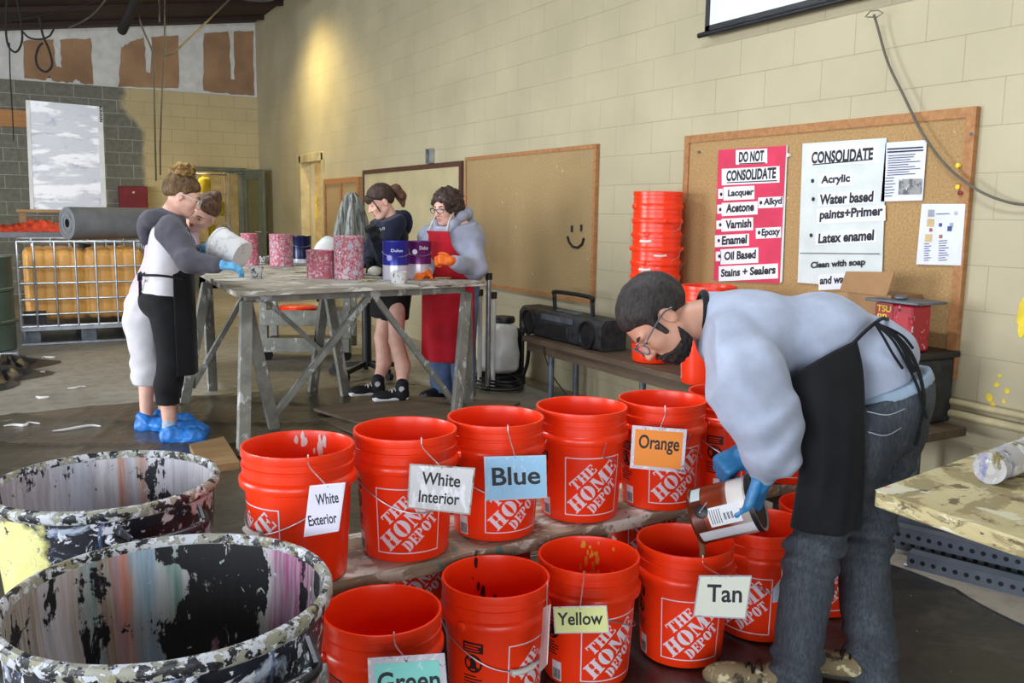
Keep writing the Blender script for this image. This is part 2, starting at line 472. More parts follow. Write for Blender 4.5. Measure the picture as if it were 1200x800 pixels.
# ================================================================== room shell
def ceil_z(x): return 3.965+.143*x
X0, Y0 = -6.5, -5.0
struct('floor', MB().box((-.6, 6.5, -.1), (11., 25., .2)), M['floor'])
t_ = .2
# long block wall with its doorway (Y 12.14 .. 13.25, height 2.07)
mb = MB()
def wall_piece(mb, y0, y1, z0, z1): mb.box((WX+t_/2, (y0+y1)/2, (z0+z1)/2), (t_, y1-y0, z1-z0))
wall_piece(mb, Y0, 12.14, 0, 4.9); wall_piece(mb, 12.14, 13.2, 2.07, 4.9); wall_piece(mb, 13.2, BY+.2, 0, 4.9)
struct('wall_right', mb, M['wall_r'], smooth=0)
# far block wall with a doorway (X 2.62 .. 3.44)
mb = MB()
def bw(x0, x1, z0, z1): mb.box(((x0+x1)/2, BY+t_/2, (z0+z1)/2), (x1-x0, t_, z1-z0))
bw(X0, 2.62, 0, 3.265); bw(2.62, 3.44, 2.02, 3.265); bw(3.44, WX, 0, 3.265)
struct('wall_back', mb, M['wall_b'], smooth=0)
# unfinished drywall band above it
mb = MB()
xs = [X0, WX]
mb.add([(X0, BY+.02, 3.265), (WX, BY+.02, 3.265), (WX, BY+.02, 4.8), (X0, BY+.02, 4.8), (X0, BY+.2, 3.265), (WX, BY+.2, 3.265), (WX, BY+.2, 4.8), (X0, BY+.2, 4.8)],
       [(0,1,2,3), (5,4,7,6), (0,4,5,1), (3,2,6,7)], 0)
def patch(px):  # bare paper showing through the joint compound
    pts = [Bk(x, y, BY) for x, y in px]; rng = random.Random(len(px)+int(px[0][0])); out = []
    for i, p in enumerate(pts):
        q = pts[(i+1) % len(pts)]
        for k in range(6): out.append(p+(q-p)*k/6.+np.array([rng.uniform(-.012, .012), 0, rng.uniform(-.012, .012)]))
    mb.prism([(o[0], o[2]) for o in out], (0, BY+.02, 0), (1,0,0), (0,0,1), (0,-1,0), .006, 1)
patch([(27, 48), (62, 46), (66, 78), (72, 79), (71, 46), (107, 45), (109, 99), (95, 98), (90, 92), (85, 97), (62, 95), (58, 89), (53, 94), (29, 92)])
patch([(142, 56), (155, 48), (169, 44), (171, 84), (176, 86), (178, 43), (209, 41), (210, 104), (139, 101)])
patch([(239, 39), (268, 37), (271, 93), (275, 93), (275, 36), (297, 36), (298, 112), (272, 110), (238, 106)])
struct('trim_1', mb, [M['dry_white'], M['dry_brown']], smooth=0)
# roof deck, pitched up towards the long wall, with ribs
mb = MB()
cz = [(x, ceil_z(x)) for x in (X0, WX+.2)]
mb.add([(cz[0][0], Y0, cz[0][1]), (cz[1][0], Y0, cz[1][1]), (cz[1][0], BY+.2, cz[1][1]), (cz[0][0], BY+.2, cz[0][1])] +
       [(cz[0][0], Y0, cz[0][1]+.1), (cz[1][0], Y0, cz[1][1]+.1), (cz[1][0], BY+.2, cz[1][1]+.1), (cz[0][0], BY+.2, cz[0][1]+.1)],
       [(0,3,2,1), (4,5,6,7), (0,1,5,4), (1,2,6,5), (2,3,7,6), (3,0,4,7)])
for y in np.arange(-4, 15.7, 1.2): mb.beam((X0, y, ceil_z(X0)-.03), (WX, y, ceil_z(WX)-.03), .07, .05)
struct('ceiling', mb, M['ceil'], smooth=0)
# wall beside the camera, with the big open bay doorway the daylight comes through, and the wall behind
mb = MB(); x = X0
def lw(y0, y1, z0, z1): mb.box((X0-.1, (y0+y1)/2, (z0+z1)/2), (.2, y1-y0, z1-z0))
lw(Y0, -3.2, 0, 3.1); lw(2.2, 5.0, 0, 3.1); lw(9.0, BY+.2, 0, 3.1); lw(Y0, BY+.2, 2.9, 3.1)
struct('wall_left', mb, M['wall_b'], smooth=0)
mb = MB()
def fw_(x0, x1, z0, z1): mb.box(((x0+x1)/2, Y0-.1, (z0+z1)/2), (x1-x0, .2, z1-z0))
fw_(X0, -5.2, 0, 3.05); fw_(1.2, WX, 0, 4.5); fw_(X0, WX, 3.05, 3.2)
mb.add([(X0, Y0-.1, 3.2), (WX, Y0-.1, 3.2), (WX, Y0-.1, ceil_z(WX)), (X0, Y0-.1, ceil_z(X0)-.0)], [(0,1,2,3)])
struct('wall_front', mb, M['wall_r'], smooth=0)
# doorway in the long wall: beige steel frame, short passage behind
mb = MB()
for y in (12.14, 13.2): mb.box((WX+.045, y+(-.03 if y < 12.5 else .03), 1.08), (.13, .12, 2.16))
mb.box((WX+.045, 12.67, 2.115), (.13, 1.18, .12))
d1 = struct('door_1', mb, M['beige'], bevel=.006)
mb = MB()
mb.box((WX+1.5, 12.6, -.05), (2.6, 3., .1)); mb.box((WX+2.8, 12.6, 1.3), (.1, 3., 2.6)); mb.box((WX+1.5, 14.1, 1.3), (2.6, .1, 2.6)); mb.box((WX+1.5, 11.1, 1.3), (2.6, .1, 2.6)); mb.box((WX+1.5, 12.6, 2.62), (2.6, 3., .05))
struct('wall_passage', mb, M['hall'], smooth=0)
# far doorway: grey frame and glazed leaf standing open into the hall
mb = MB()
for x in (2.62, 3.44): mb.box((x, BY, 1.01), (.07, .3, 2.02))
mb.box((3.03, BY, 2.03), (.9, .3, .06))
d2 = struct('door_2', mb, M['door_grey'], bevel=.006)
leaf = MB(); a_ = np.array([3.44, BY-.1, 0]); b_ = np.array([3.58, BY-1.0, 0]); dd = unit(b_-a_); nn = np.array([dd[1], -dd[0], 0]); R = np.array([dd, nn, [0,0,1]])
L_ = np.linalg.norm(b_-a_)
def lf(u0, u1, z0, z1, th=.045): leaf.box(a_+dd*(u0+u1)/2+np.array([0,0,(z0+z1)/2]), (u1-u0, th, z1-z0), R)
lf(0, .17, .02, 2.02); lf(L_-.17, L_, .02, 2.02); lf(.17, L_-.17, 1.86, 2.02); lf(.17, L_-.17, .02, .95)
lo_ = leaf.build('door_leaf', M['door_grey'], d2, bevel=.004)
gm = mat('wired_glass', (120, 122, 84), .15, var=.1, alpha=.55)
g = MB(); g.box(a_+dd*L_/2+np.array([0,0,1.4]), (L_-.34, .008, .92), R); g.build('glass_pane', gm, lo_)
g = MB(); q = a_+dd*(L_-.09)+np.array([0,0,1.0]); g.tube([q-nn*.02, q-nn*.08, q-nn*.08-dd*.1], .012); g.tube([q+nn*.02, q+nn*.08, q+nn*.08-dd*.1], .012); g.build('door_handle', M['steel'], lo_)
g = MB(); q = a_+dd*.35+np.array([0,0,1.98]); g.box(q-nn*.06, (.26, .06, .07), R); g.tube([q-nn*.07, q-nn*.2-dd*.12, a_+np.array([-.25, -.02, 1.98])], .012); g.build('door_closer', M['dark_steel'], lo_)
mb = MB()
mb.box((2.9, BY+3.2, 1.4), (4.6, .1, 2.8)); mb.box((.65, BY+1.7, 1.4), (.1, 3., 2.8)); mb.box((5.2, BY+1.7, 1.4), (.1, 3., 2.8)); mb.box((2.9, BY+1.7, 2.82), (4.6, 3., .05)); mb.box((2.9, BY+1.7, -.05), (4.6, 3., .1))
struct('wall_storeroom', mb, M['hall'], smooth=0)
# wire racks with yellow stock in the room behind the far door
rk = thing('storage_rack', 'chrome wire rack stocked with yellow containers beyond the far doorway', 'rack', (2.9, BY+1.5, 0))
f_ = MB()
for x in (2.3, 2.9, 3.5):
    for y in (BY+1.3, BY+1.7): f_.tube([(x, y, 0), (x, y, 2.1)], .014)
for z in (.25, .75, 1.25, 1.65, 2.0):
    for y in np.linspace(BY+1.3, BY+1.7, 6): f_.tube([(2.3, y, z), (3.5, y, z)], .006, 6)
    for x in np.linspace(2.3, 3.5, 12): f_.tube([(x, BY+1.3, z), (x, BY+1.7, z)], .004, 5)
f_.build('frame', M['wire'], rk)
for i, (x, z) in enumerate([(2.45, .26), (2.8, .26), (3.2, .26), (2.5, .76), (2.85, .76), (3.25, .76), (2.45, 1.26), (2.72, 1.26), (3.0, 1.26), (3.3, 1.26), (2.6, 1.66), (3.1, 1.66)]):
    m_ = MB(); w = .22 if i % 3 else .28
    m_.lathe([(0, z), (w/2, z), (w/2, z+.24), (w/2*.8, z+.27), (w*.2, z+.28), (w*.2, z+.31), (0, z+.31)], 16, (x, BY+1.5, 0))
    o = m_.build('stock_container', M['yellow'] if i % 4 else M['black'], origin=(x, BY+1.5, z))
    tag(o, ('yellow' if i % 4 else 'black')+' container on the wire rack beyond the far doorway', 'container', ('yellow' if i % 4 else 'black')+' containers on the storage rack')
# ================================================================== things on the long wall
def wy(p): return p[1], p[2]
WR, WU, WN = A(0, -1, 0), A(0, 0, 1), A(-1, 0, 0)         # right, up and outward on the long wall
def quad_wall(px, off):
    return [(-(Wl(x, y, off)[1]), Wl(x, y, off)[2]) for x, y in px]
def wall_rect(y0, y1, z0, z1): return [(-y1, z0), (-y0, z0), (-y0, z1), (-y1, z1)]
def framed_board(name, label, cat, y0, y1, z0, z1, fw, face, frame, depth=.03):
    t = thing(name, label, cat, (WX, (y0+y1)/2, z0))
    m = MB(); m.prism(wall_rect(y0+fw*.5, y1-fw*.5, z0+fw*.5, z1-fw*.5), (WX-.004, 0, 0), WR, WU, WN, depth*.6); m.build('panel', face, t)
    m = MB()
    for r in (wall_rect(y0+fw, y1-fw, z0, z0+fw), wall_rect(y0+fw, y1-fw, z1-fw, z1), wall_rect(y0, y0+fw, z0, z1), wall_rect(y1-fw, y1, z0, z1)):
        m.prism(r, (WX-.002, 0, 0), WR, WU, WN, depth)
    m.build('frame', frame, t, bevel=.003)
    return t
tb = framed_board('bulletin_board', 'oak framed cork board carrying the red and white signs', 'bulletin board', 2.51, 4.47, .655, 1.875, .045, M['cork'], M['board_wood'])
for px in ((1139, 157), (819, 178)):
    m = MB(); q = Wl(*px, .03); m.lathe([(0, 0), (.008, 0), (.008, .004), (0, .006)], 10, q, R=frame_from(WN)); m.build('corner_screw', M['dark_steel'], tb)
cb = framed_board('cork_board', 'large blank cork board with a smiley face drawn on it', 'bulletin board', 5.45, 7.62, .715, 1.885, .03, M['cork_dull'], M['board_wood'])
m = MB()                                                    # the scribbled smile
for e in ((670, 268), (681, 267)):
    q = Wl(*e, .03); m.tube([q+A(0, 0, .025), q-A(0, 0, .025)], .009, 8)
m.tube([Wl(x, y, .03) for x, y in ((665, 277), (667, 284), (671, 289), (677, 290), (682, 286), (684, 279))], .009, 8)
m.build('drawn_smile', M['ink'], cb)
db = framed_board('writing_board', 'dull tan board in a dark brown frame behind the two women in aprons', 'board', 7.7, 10.45, .75, 1.86, .05, mat('dull_tan_panel', (190, 176, 136), .6, var=.05, vs=3.), M['dark_wood'])
nb = framed_board('notice_case', 'two panel oak notice case with papers beside the doorway', 'notice board', 10.55, 11.95, .75, 1.79, .07, M['cork_dull'], M['board_wood'], .05)
m = MB(); m.prism(wall_rect(11.2, 11.27, .8, 1.75), (WX-.005, 0, 0), WR, WU, WN, .05); m.build('middle_stile', M['board_wood'], nb, bevel=.003)
for i, (y0, y1, z0, z1, mm) in enumerate([(11.35, 11.8, 1.0, 1.65, 'paper'), (10.7, 11.1, .95, 1.65, 'paper_blue')]):
    m = MB(); m.prism(wall_rect(y0, y1, z0, z1), (WX-.024, 0, 0), WR, WU, WN, .003); m.build('paper_sheet', mat('greyed_paper%d' % i, (176, 166, 148), .8), nb)
# yellow notice inside the doorway
m = MB(); q0 = Bk(360, 256, 14.045); m.prism([(0, 0), (.16, 0), (.16, .36), (0, .36)], q0, (1, 0, 0), (0, 0, 1), (0, -1, 0), .004)
tag(m.build('notice', M['yellow'], origin=q0), 'yellow notice hanging in the doorway of the long wall', 'notice')

def poster(name, label, px, off, m, text, extra=None, pads=None, padm=None, tm=None, cat='sign', bold=.042):
    t = thing(name, label, cat, Wl(*px[3], off))
    b = MB(); b.prism(quad_wall(px[::-1], off), (WX-off, 0, 0), WR, WU, WN, .003); b.build('sheet', m, t)
    if pads:
        b = MB()
        for x0, y0, x1, y1 in pads: b.prism(quad_wall([(x0, y1), (x1, y1-(x1-x0)*.05), (x1, y0-(x1-x0)*.05), (x0, y0)], off), (WX-off-.003, 0, 0), WR, WU, WN, .002)
        b.build('word_strip', padm or M['paper'], t)
    for s, x0, x1, yt, yb in text:
        b = MB(); pl, pr_, ph = Wl(x0, yb, off), Wl(x1, yb-(x1-x0)*.06, off), Wl(x0, yt, off)
        X = pr_-pl; w = np.linalg.norm(X); X = X/w; X = unit(X*A(0, 1, 1))
        put_text(b, s, A(WX-off-.0056, pl[1], pl[2]), X, WU, w, ph[2]-pl[2], 0, bold)
        b.build('lettering', tm or M['ink'], t, smooth=0)
    if extra and text: extra(t)
    elif extra: b = MB(); extra(b); b.build('printed_marks', tm or M['ink'], t, smooth=0)
    return t
def z2(x, y): return 780+x/2.857, 130+y/2.857
def zt(s, x0, x1, yt, yb):
    a = z2(x0, yt); c = z2(x1, yb); return (s, a[0], c[0], a[1], c[1])
def zp(x0, y0, x1, y1):
    a = z2(x0, y0); c = z2(x1, y1); return (a[0], a[1], c[0], c[1])
def dots(t, pts, off, r=.011):
    for p in pts:
        b = MB(); q = Wl(*z2(*p), off+.0056); b.prism([(r*math.cos(k*PI/6), r*math.sin(k*PI/6)) for k in range(12)], q, WR, WU, WN, .0005); b.build('bullet_point', M['ink'], t)
def uline(t, p0, p1, off, w=.006): b = MB(); line(b, p0, p1, off, w); b.build('ruled_line', M['ink'], t)
def line(b, p0, p1, off, w=.006):
    a, c = Wl(*z2(*p0), off+.0056), Wl(*z2(*p1), off+.0056); a[0] = c[0] = WX-off-.0056; b.beam(a, c, .0008, w, side=(1, 0, 0))
def pink_extra(t):
    dots(t, [(186, 279), (183, 330), (183, 381), (178, 434), (180, 486), (319, 307), (313, 407)], .03)
    uline(t, (247, 177), (333, 173), .03); uline(t, (205, 240), (373, 233), .03)
poster('warning_sign', 'red sign headed DO NOT CONSOLIDATE pinned to the cork board', [z2(178, 131), z2(405, 116), z2(382, 577), z2(162, 566)], .03, M['pink'],
       [zt('DO NOT', 247, 331, 137, 173), zt('CONSOLIDATE', 205, 371, 200, 236), zt('Lacquer', 210, 297, 264, 293), zt('Acetone', 204, 298, 311, 341), zt('Varnish', 202, 289, 366, 395), zt('Enamel', 190, 274, 419, 449),
        zt('Oil Based', 198, 304, 471, 500), zt('Stains + Sealers', 187, 370, 529, 556), zt('Alkyd', 330, 391, 292, 322), zt('Epoxy', 323, 385, 394, 425)],
       pink_extra, [zp(237, 131, 342, 180), zp(190, 194, 383, 249), zp(178, 261, 194, 294), zp(196, 255, 299, 300), zp(175, 314, 190, 344), zp(190, 308, 310, 352), zp(172, 367, 189, 396), zp(189, 361, 295, 404), zp(167, 416, 281, 456),
                    zp(170, 471, 188, 503), zp(186, 463, 312, 514), zp(180, 520, 378, 570), zp(312, 290, 394, 326), zp(304, 392, 388, 428)])
m = MB(); m.prism(quad_wall([z2(383, 577), z2(391, 572), z2(409, 115), z2(404, 116)], .029), (WX-.029, 0, 0), WR, WU, WN, .002)
tag(m.build('edge_strip', M['cream_sign'], origin=Wl(918, 250, .03)), 'narrow white strip along the right edge of the red sign', 'strip')
def white_extra(t):
    dots(t, [(492, 234), (494, 295), (487, 416)], .03); uline(t, (492, 180), (690, 162), .03); uline(t, (450, 476), (717, 478), .03, .004)
poster('consolidate_sign', 'tall white sign headed CONSOLIDATE listing acrylic and latex paints', [z2(460, 109), z2(741, 90), z2(724, 596), z2(443, 574)], .03, M['cream_sign'],
       [zt('CONSOLIDATE', 490, 696, 137, 177), zt('Acrylic', 522, 619, 217, 251), zt('Water based', 517, 697, 280, 315), zt('paints+Primer', 517, 728, 332, 372), zt('Latex enamel', 513, 699, 410, 444), zt('Clean with soap', 487, 670, 505, 533), zt('and water', 518, 634, 554, 581)],
       white_extra, [zp(475, 116, 718, 186), zp(513, 210, 630, 255), zp(512, 275, 706, 318), zp(509, 327, 738, 378), zp(504, 408, 709, 449), zp(514, 548, 641, 600)])
def rows(b, x0, x1, y0, y1, n, off, dx=0., w=.0035):
    rng = random.Random(n)
    for i in range(n):
        y = y0+(y1-y0)*i/(n-1); xx = x0+(x1-x0)*rng.uniform(.6, 1.); line(b, (x0-dx*i/n, y), (xx-dx*i/n, y-(xx-x0)*.06), off, w)
t = poster('printed_sheet', 'white printed sheet with a small photo, upper of two on the board', [z2(738, 106), z2(876, 97), z2(861, 299), z2(722, 303)], .03, M['paper_blue'], [],
           lambda b: (rows(b, 745, 860, 150, 215, 9, .03, 4), rows(b, 736, 775, 225, 285, 7, .03, 2), line(b, (742, 128), (862, 121), .03, .007), line(b, (742, 138), (862, 131), .03, .007)), cat='paper')
m = MB(); m.prism(quad_wall([z2(779, 280), z2(857, 279), z2(861, 226), z2(782, 228)], .034), (WX-.034, 0, 0), WR, WU, WN, .001); m.build('printed_photo', splatter('grey_snapshot', (150, 148, 146), [((90, 92, 96), (30., 30., 20.), .52, .05, 1), ((205, 206, 210), (25., 25., 25.), .6, .03, 4)], .6, bump=0), t)
t = poster('diagram_sheet', 'white sheet of small coloured diagrams, lower of two on the board', [z2(859, 311), z2(1005, 311), z2(990, 517), z2(840, 513)], .03, M['paper_blue'], [],
           lambda b: (rows(b, 866, 890, 445, 500, 8, .03, 2, .003), rows(b, 915, 950, 435, 500, 9, .03, 2, .003), line(b, (905, 345), (950, 343), .03, .003)), cat='paper')
cols = [(889, 342, .016, 0), (887, 374, .018, 1), (880, 425, .018, 1), (920, 381, .008, 2), (951, 394, .011, 2), (921, 420, .008, 3), (888, 398, .008, 3), (972, 342, .008, 0), (957, 381, .009, 0)]
dm = [mat('dg', (170, 172, 178), .7), mat('dt', (214, 186, 132), .7), mat('db', (60, 80, 140), .7), mat('dr', (176, 96, 60), .7)]
for x, y, r, k in cols:
    m = MB(); q = Wl(*z2(x, y), .0345); m.prism([(-r, -r), (r, -r), (r, r), (-r, r)], q, WR, WU, WN, .0006); m.build('diagram', dm[k], t, smooth=0)
# map pins and tacks
for i, (x, y, c) in enumerate([(1125, 194, 'yellow'), (1125, 219, 'yellow'), (1128, 226, 'red_box'), (926, 182, 'paper')]):
    q = Wl(x, y, .022); m = MB(); m.lathe([(0, 0), (.009, .0), (.01, .006), (.006, .012), (.011, .02), (0, .024)], 12, (0, 0, 0), R=frame_from(WN))
    o = m.build('push_pin', M[c]); o.location = tuple(q)
    tag(o, ['upper yellow push pin near the right edge of the signboard', 'lower yellow push pin near the right edge of the signboard', 'red push pin just under a yellow one on the signboard', 'white push pin beside the top of the red sign'][i], 'push pin', 'push pins on the board')
# projection screen hung high on the wall
sc = thing('projection_screen', 'white pull-down projection screen with black borders high on the wall', 'projection screen', (WX, 3.0, 2.45))
def pr_wall(m, y0, y1, z0, z1, off, th, mi=0): m.prism(wall_rect(y0, y1, z0, z1), (WX-off, 0, 0), WR, WU, WN, th, mi)
m = MB(); pr_wall(m, 1.55, 4.27, 2.47, 4.25, .07, .003); m.build('cloth', M['screen'], sc)
m = MB(); pr_wall(m, 4.235, 4.275, 2.46, 4.25, .0735, .001); pr_wall(m, 1.54, 1.58, 2.46, 4.25, .0735, .001); pr_wall(m, 1.55, 4.27, 2.47, 2.5, .0735, .001); m.build('border', M['black'], sc)
m = MB(); m.tube([(WX-.07, 4.33, 2.455), (WX-.07, 1.49, 2.455)], .016, 12); m.build('bottom_bar', M['black'], sc)
m = MB(); m.tube([(WX-.07, 4.4, 4.28), (WX-.07, 1.4, 4.28)], .05, 14); m.build('roller_case', M['white_p'], sc)
m = MB(); m.tube([Wl(x, y, .09) for x, y in ((1014, 20), (1020, 13), (1029, 12), (1035, 15), (1028, 20), (1016, 20))], .003, 6); m.build('pull_handle', M['rope'], sc)
cd = catmull([Wl(x, y, o) for x, y, o in ((1024, 17, .08), (1028, 30, .06), (1040, 72, .06), (1058, 110, .06), (1082, 158, .07), (1110, 195, .07), (1143, 221, .07), (1175, 235, .05), (1205, 240, .03), (1240, 236, .03))], 60)
m = MB(); m.tube(cd, .006, 8); tag(m.build('pull_cord', M['rope'], origin=cd[0]), 'long grey cord hanging from the screen and swooping across the signboard', 'cord')
# electrical: junction box, conduits
jb = thing('junction_box', 'small grey metal box on the wall above the older woman', 'electrical box', Wl(508, 183))
m = MB(); q = Wl(507, 183); m.box(q+A(-.03, 0, 0), (.06, .1, .15)); m.build('box', M['steel'], jb, bevel=.006)
m = MB(); m.box(q+A(-.065, -.03, .0), (.012, .05, .13)); m.tube([q+A(-.07, -.03, -.03), q+A(-.07, -.03, .03)], .012, 8); m.build('cover', M['dark_steel'], jb, bevel=.004)
for i, (z, r) in enumerate(((.555, .016), (.5, .02))):
    m = MB(); m.tube([(WX-.03, -4.5, z), (WX-.03, 2.62-.1*i, z)], r, 12)
    tag(m.build('conduit', M['beige'], origin=(WX-.03, 2.6, z)), ['upper thin conduit pipe running low along the long wall', 'lower thicker conduit pipe running low along the long wall'][i], 'conduit', 'conduits on the long wall')
rng = random.Random(3)                                   # yellow paint marks on the blocks
m = MB(); q = Wl(1199, 370, 0.); m.prism([(.03*rng.uniform(.5, 1.)*math.cos(a*PI/10), .09*rng.uniform(.75, 1.1)*math.sin(a*PI/10)) for a in range(20)], q, WR, WU, WN, .002)
tag(m.build('paint_mark', M['yellow'], origin=q), 'tall yellow paint patch on the wall at the right edge of the photo', 'paint mark')
for k in range(6):
    q = Wl((1160, 1176, 1168, 1180, 1163, 1172)[k], (465, 470, 450, 458, 474, 440)[k], 0.); r = rng.uniform(.008, .016); m = MB(); m.prism([(r*rng.uniform(.5, 1.2)*math.cos(a*PI/5), r*rng.uniform(.6, 1.5)*math.sin(a*PI/5)) for a in range(10)], q, WR, WU, WN, .0015)
    tag(m.build('paint_mark', M['yellow'], origin=q), 'small yellow paint speck on the wall just above the conduits', 'paint mark', 'yellow specks above the conduits')
# ================================================================== buckets
BR_, BH = .151, .37            # rim radius, height
def body_r(z): return .1285+(.1445-.1285)*min(1, z/.29)     # tapering wall
def letters():
    """stencil slab capitals, 1 unit high: (width, polygons)"""
    R = lambda x0, y0, x1, y1: [(x0, y0), (x1, y0), (x1, y1), (x0, y1)]
    def cres(cx, cy, ro, ri, a0, a1, rx=.75, n=9):
        o = [(cx+ro*rx*math.cos(a0+(a1-a0)*k/n), cy+ro*math.sin(a0+(a1-a0)*k/n)) for k in range(n+1)]
        i = [(cx+ri[0]*math.cos(a1+(a0-a1)*k/n), cy+ri[1]*math.sin(a1+(a0-a1)*k/n)) for k in range(n+1)]
        return [[o[k], o[k+1], i[n-k-1], i[n-k]] for k in range(n)]
    L = {}
    L['T'] = (.86, [R(.3, .1, .56, .88), R(.2, 0, .66, .1), R(0, .88, .86, 1), R(0, .68, .1, .88), R(.76, .68, .86, .88)])
    L['H'] = (1., [R(.1, 0, .38, 1), R(.62, 0, .9, 1), R(.38, .44, .47, .56), R(.53, .44, .62, .56), R(0, 0, .1, .09), R(0, .91, .1, 1), R(.38, 0, .46, .09), R(.38, .91, .46, 1), R(.54, 0, .62, .09), R(.54, .91, .62, 1), R(.9, 0, 1, .09), R(.9, .91, 1, 1)])
    L['E'] = (.8, [R(.08, 0, .36, 1), R(0, 0, .08, .09), R(0, .91, .08, 1), R(.4, .9, .76, 1), R(.4, 0, .8, .1), R(.66, .7, .76, .9), R(.7, .1, .8, .32), R(.4, .45, .54, .55), R(.54, .35, .62, .65)])
    L['O'] = (.98, cres(.46, .5, .52, (.1, .4), PI/2+.02, PI*1.5-.02, .86)+cres(.52, .5, .52, (.1, .4), -PI/2+.02, PI/2-.02, .86))
    L['M'] = (1.3, [R(.1, .09, .2, .95), R(0, 0, .32, .09), R(.86, .09, 1.16, 1), R(.8, 0, 1.26, .09), [(.06, 1), (.56, .06), (.64, .06), (.64, .2), (.4, 1)], [(.67, .06), (.7, .06), (.86, .7), (.86, 1), (.67, .3)], R(1.16, .91, 1.26, 1)])
    L['D'] = (.94, [R(.08, 0, .34, 1), R(0, 0, .08, .09), R(0, .91, .08, 1)]+cres(.4, .5, .5, (.12, .4), -PI/2, PI/2, 1.))
    L['P'] = (.84, [R(.08, 0, .36, 1), R(0, 0, .08, .09), R(0, .91, .08, 1), R(.36, 0, .46, .09)]+cres(.42, .72, .28, (.14, .18), -PI/2, PI/2, 1.4))
    return L
LT = letters()
def word(s, gap=.05):
    x = 0; out = []
    for ch in s:
        w, ps = LT[ch]; out += [[(a+x, b) for a, b in p] for p in ps]; x += w+gap
    return x-gap, out
def logo_polys():
    """flat badge, metres, centred: square outline and three slanting words"""
    S = .098; t = .0035; R = lambda x0, y0, x1, y1: [(x0, y0), (x1, y0), (x1, y1), (x0, y1)]
    out = [R(-S, -S, S, -S+t), R(-S, S-t, S, S), R(-S, -S+t, -S+t, S-t), R(S-t, -S+t, S, S-t)]
    c, s_ = math.cos(math.radians(45)), math.sin(math.radians(45))
    for w, h, u, v, wd in (('THE', .034, -.054, .033, .1), ('HOME', .05, -.104, -.025, .208), ('DEPOT', .034, -.064, -.067, .128)):
        W, ps = word(w)
        for p in ps:
            q = [(u+a*wd/W, v+b*h) for a, b in p]
            out.append([(x*c-y*s_, x*s_+y*c) for x, y in q])
    return [[(max(-S+t, min(S-t, x)), max(-S+t, min(S-t, y))) if i >= 4 else (x, y) for x, y in p] for i, p in enumerate(out)]
def wrap(polys, a0, z0, off=.0006):
    """wrap flat print round the bucket at azimuth a0, height z0; cut in narrow strips to follow the curve"""
    bm = bmesh.new()
    for p in polys:
        q = []
        for v in p:
            if not q or (abs(v[0]-q[-1][0])+abs(v[1]-q[-1][1])) > 1e-6: q.append(v)
        if len(q) > 2: bm.faces.new([bm.verts.new((x, y, 0)) for x, y in q])
    lo = min(v.co.x for v in bm.verts); hi = max(v.co.x for v in bm.verts); x = lo+.008
    while x < hi:
        bmesh.ops.bisect_plane(bm, geom=bm.verts[:]+bm.edges[:]+bm.faces[:], plane_co=(x, 0, 0), plane_no=(1, 0, 0)); x += .012
    bmesh.ops.recalc_face_normals(bm, faces=bm.faces[:])
    for f in bm.faces:
        if f.normal.z < 0: f.normal_flip()
    bm.verts.index_update(); vs = []
    for v in bm.verts:
        z = z0+v.co.y; r = body_r(z)+off; a = a0+v.co.x/.138
        vs.append((r*math.cos(a), r*math.sin(a), z))
    fs = [tuple(v.index for v in f.verts) for f in bm.faces]; bm.free(); return vs, fs
LOGO = logo_polys()
def panel_polys():
    R = lambda x0, y0, x1, y1: [(x0, y0), (x1, y0), (x1, y1), (x0, y1)]
    blk = [R(-.03, .052, .03, .082)]
    for k, (a, b) in enumerate([(.0, .05)]):
        n = 20
    # black picture: a round figure in a ring with a bar through it
    ring = []
    for k in range(20):
        t0, t1 = 2*PI*k/20, 2*PI*(k+1)/20
        ring.append([(.027*math.cos(t0), .02+.027*math.sin(t0)), (.027*math.cos(t1), .02+.027*math.sin(t1)), (.021*math.cos(t1), .02+.021*math.sin(t1)), (.021*math.cos(t0), .02+.021*math.sin(t0))])
    blk += ring
    blk += [R(-.008, .004, .01, .026), [(.008*math.cos(k*PI/5), .032+.008*math.sin(k*PI/5)) for k in range(10)], [(-.02, .034), (-.016, .037), (.02, .004), (.017, .001)], R(-.014, .002, -.006, .01), R(.006, .0, .016, .006)]
    rng = random.Random(1)
    for k in range(5): blk.append(R(-.03, -.02-.009*k, -.03+.06*rng.uniform(.6, 1), -.016-.009*k))
    wht = [R(-.024, .072, .024, .076), R(-.024, .064, .016, .068), R(-.024, .057, .02, .060)]
    return blk, wht
PB, PW = panel_polys()
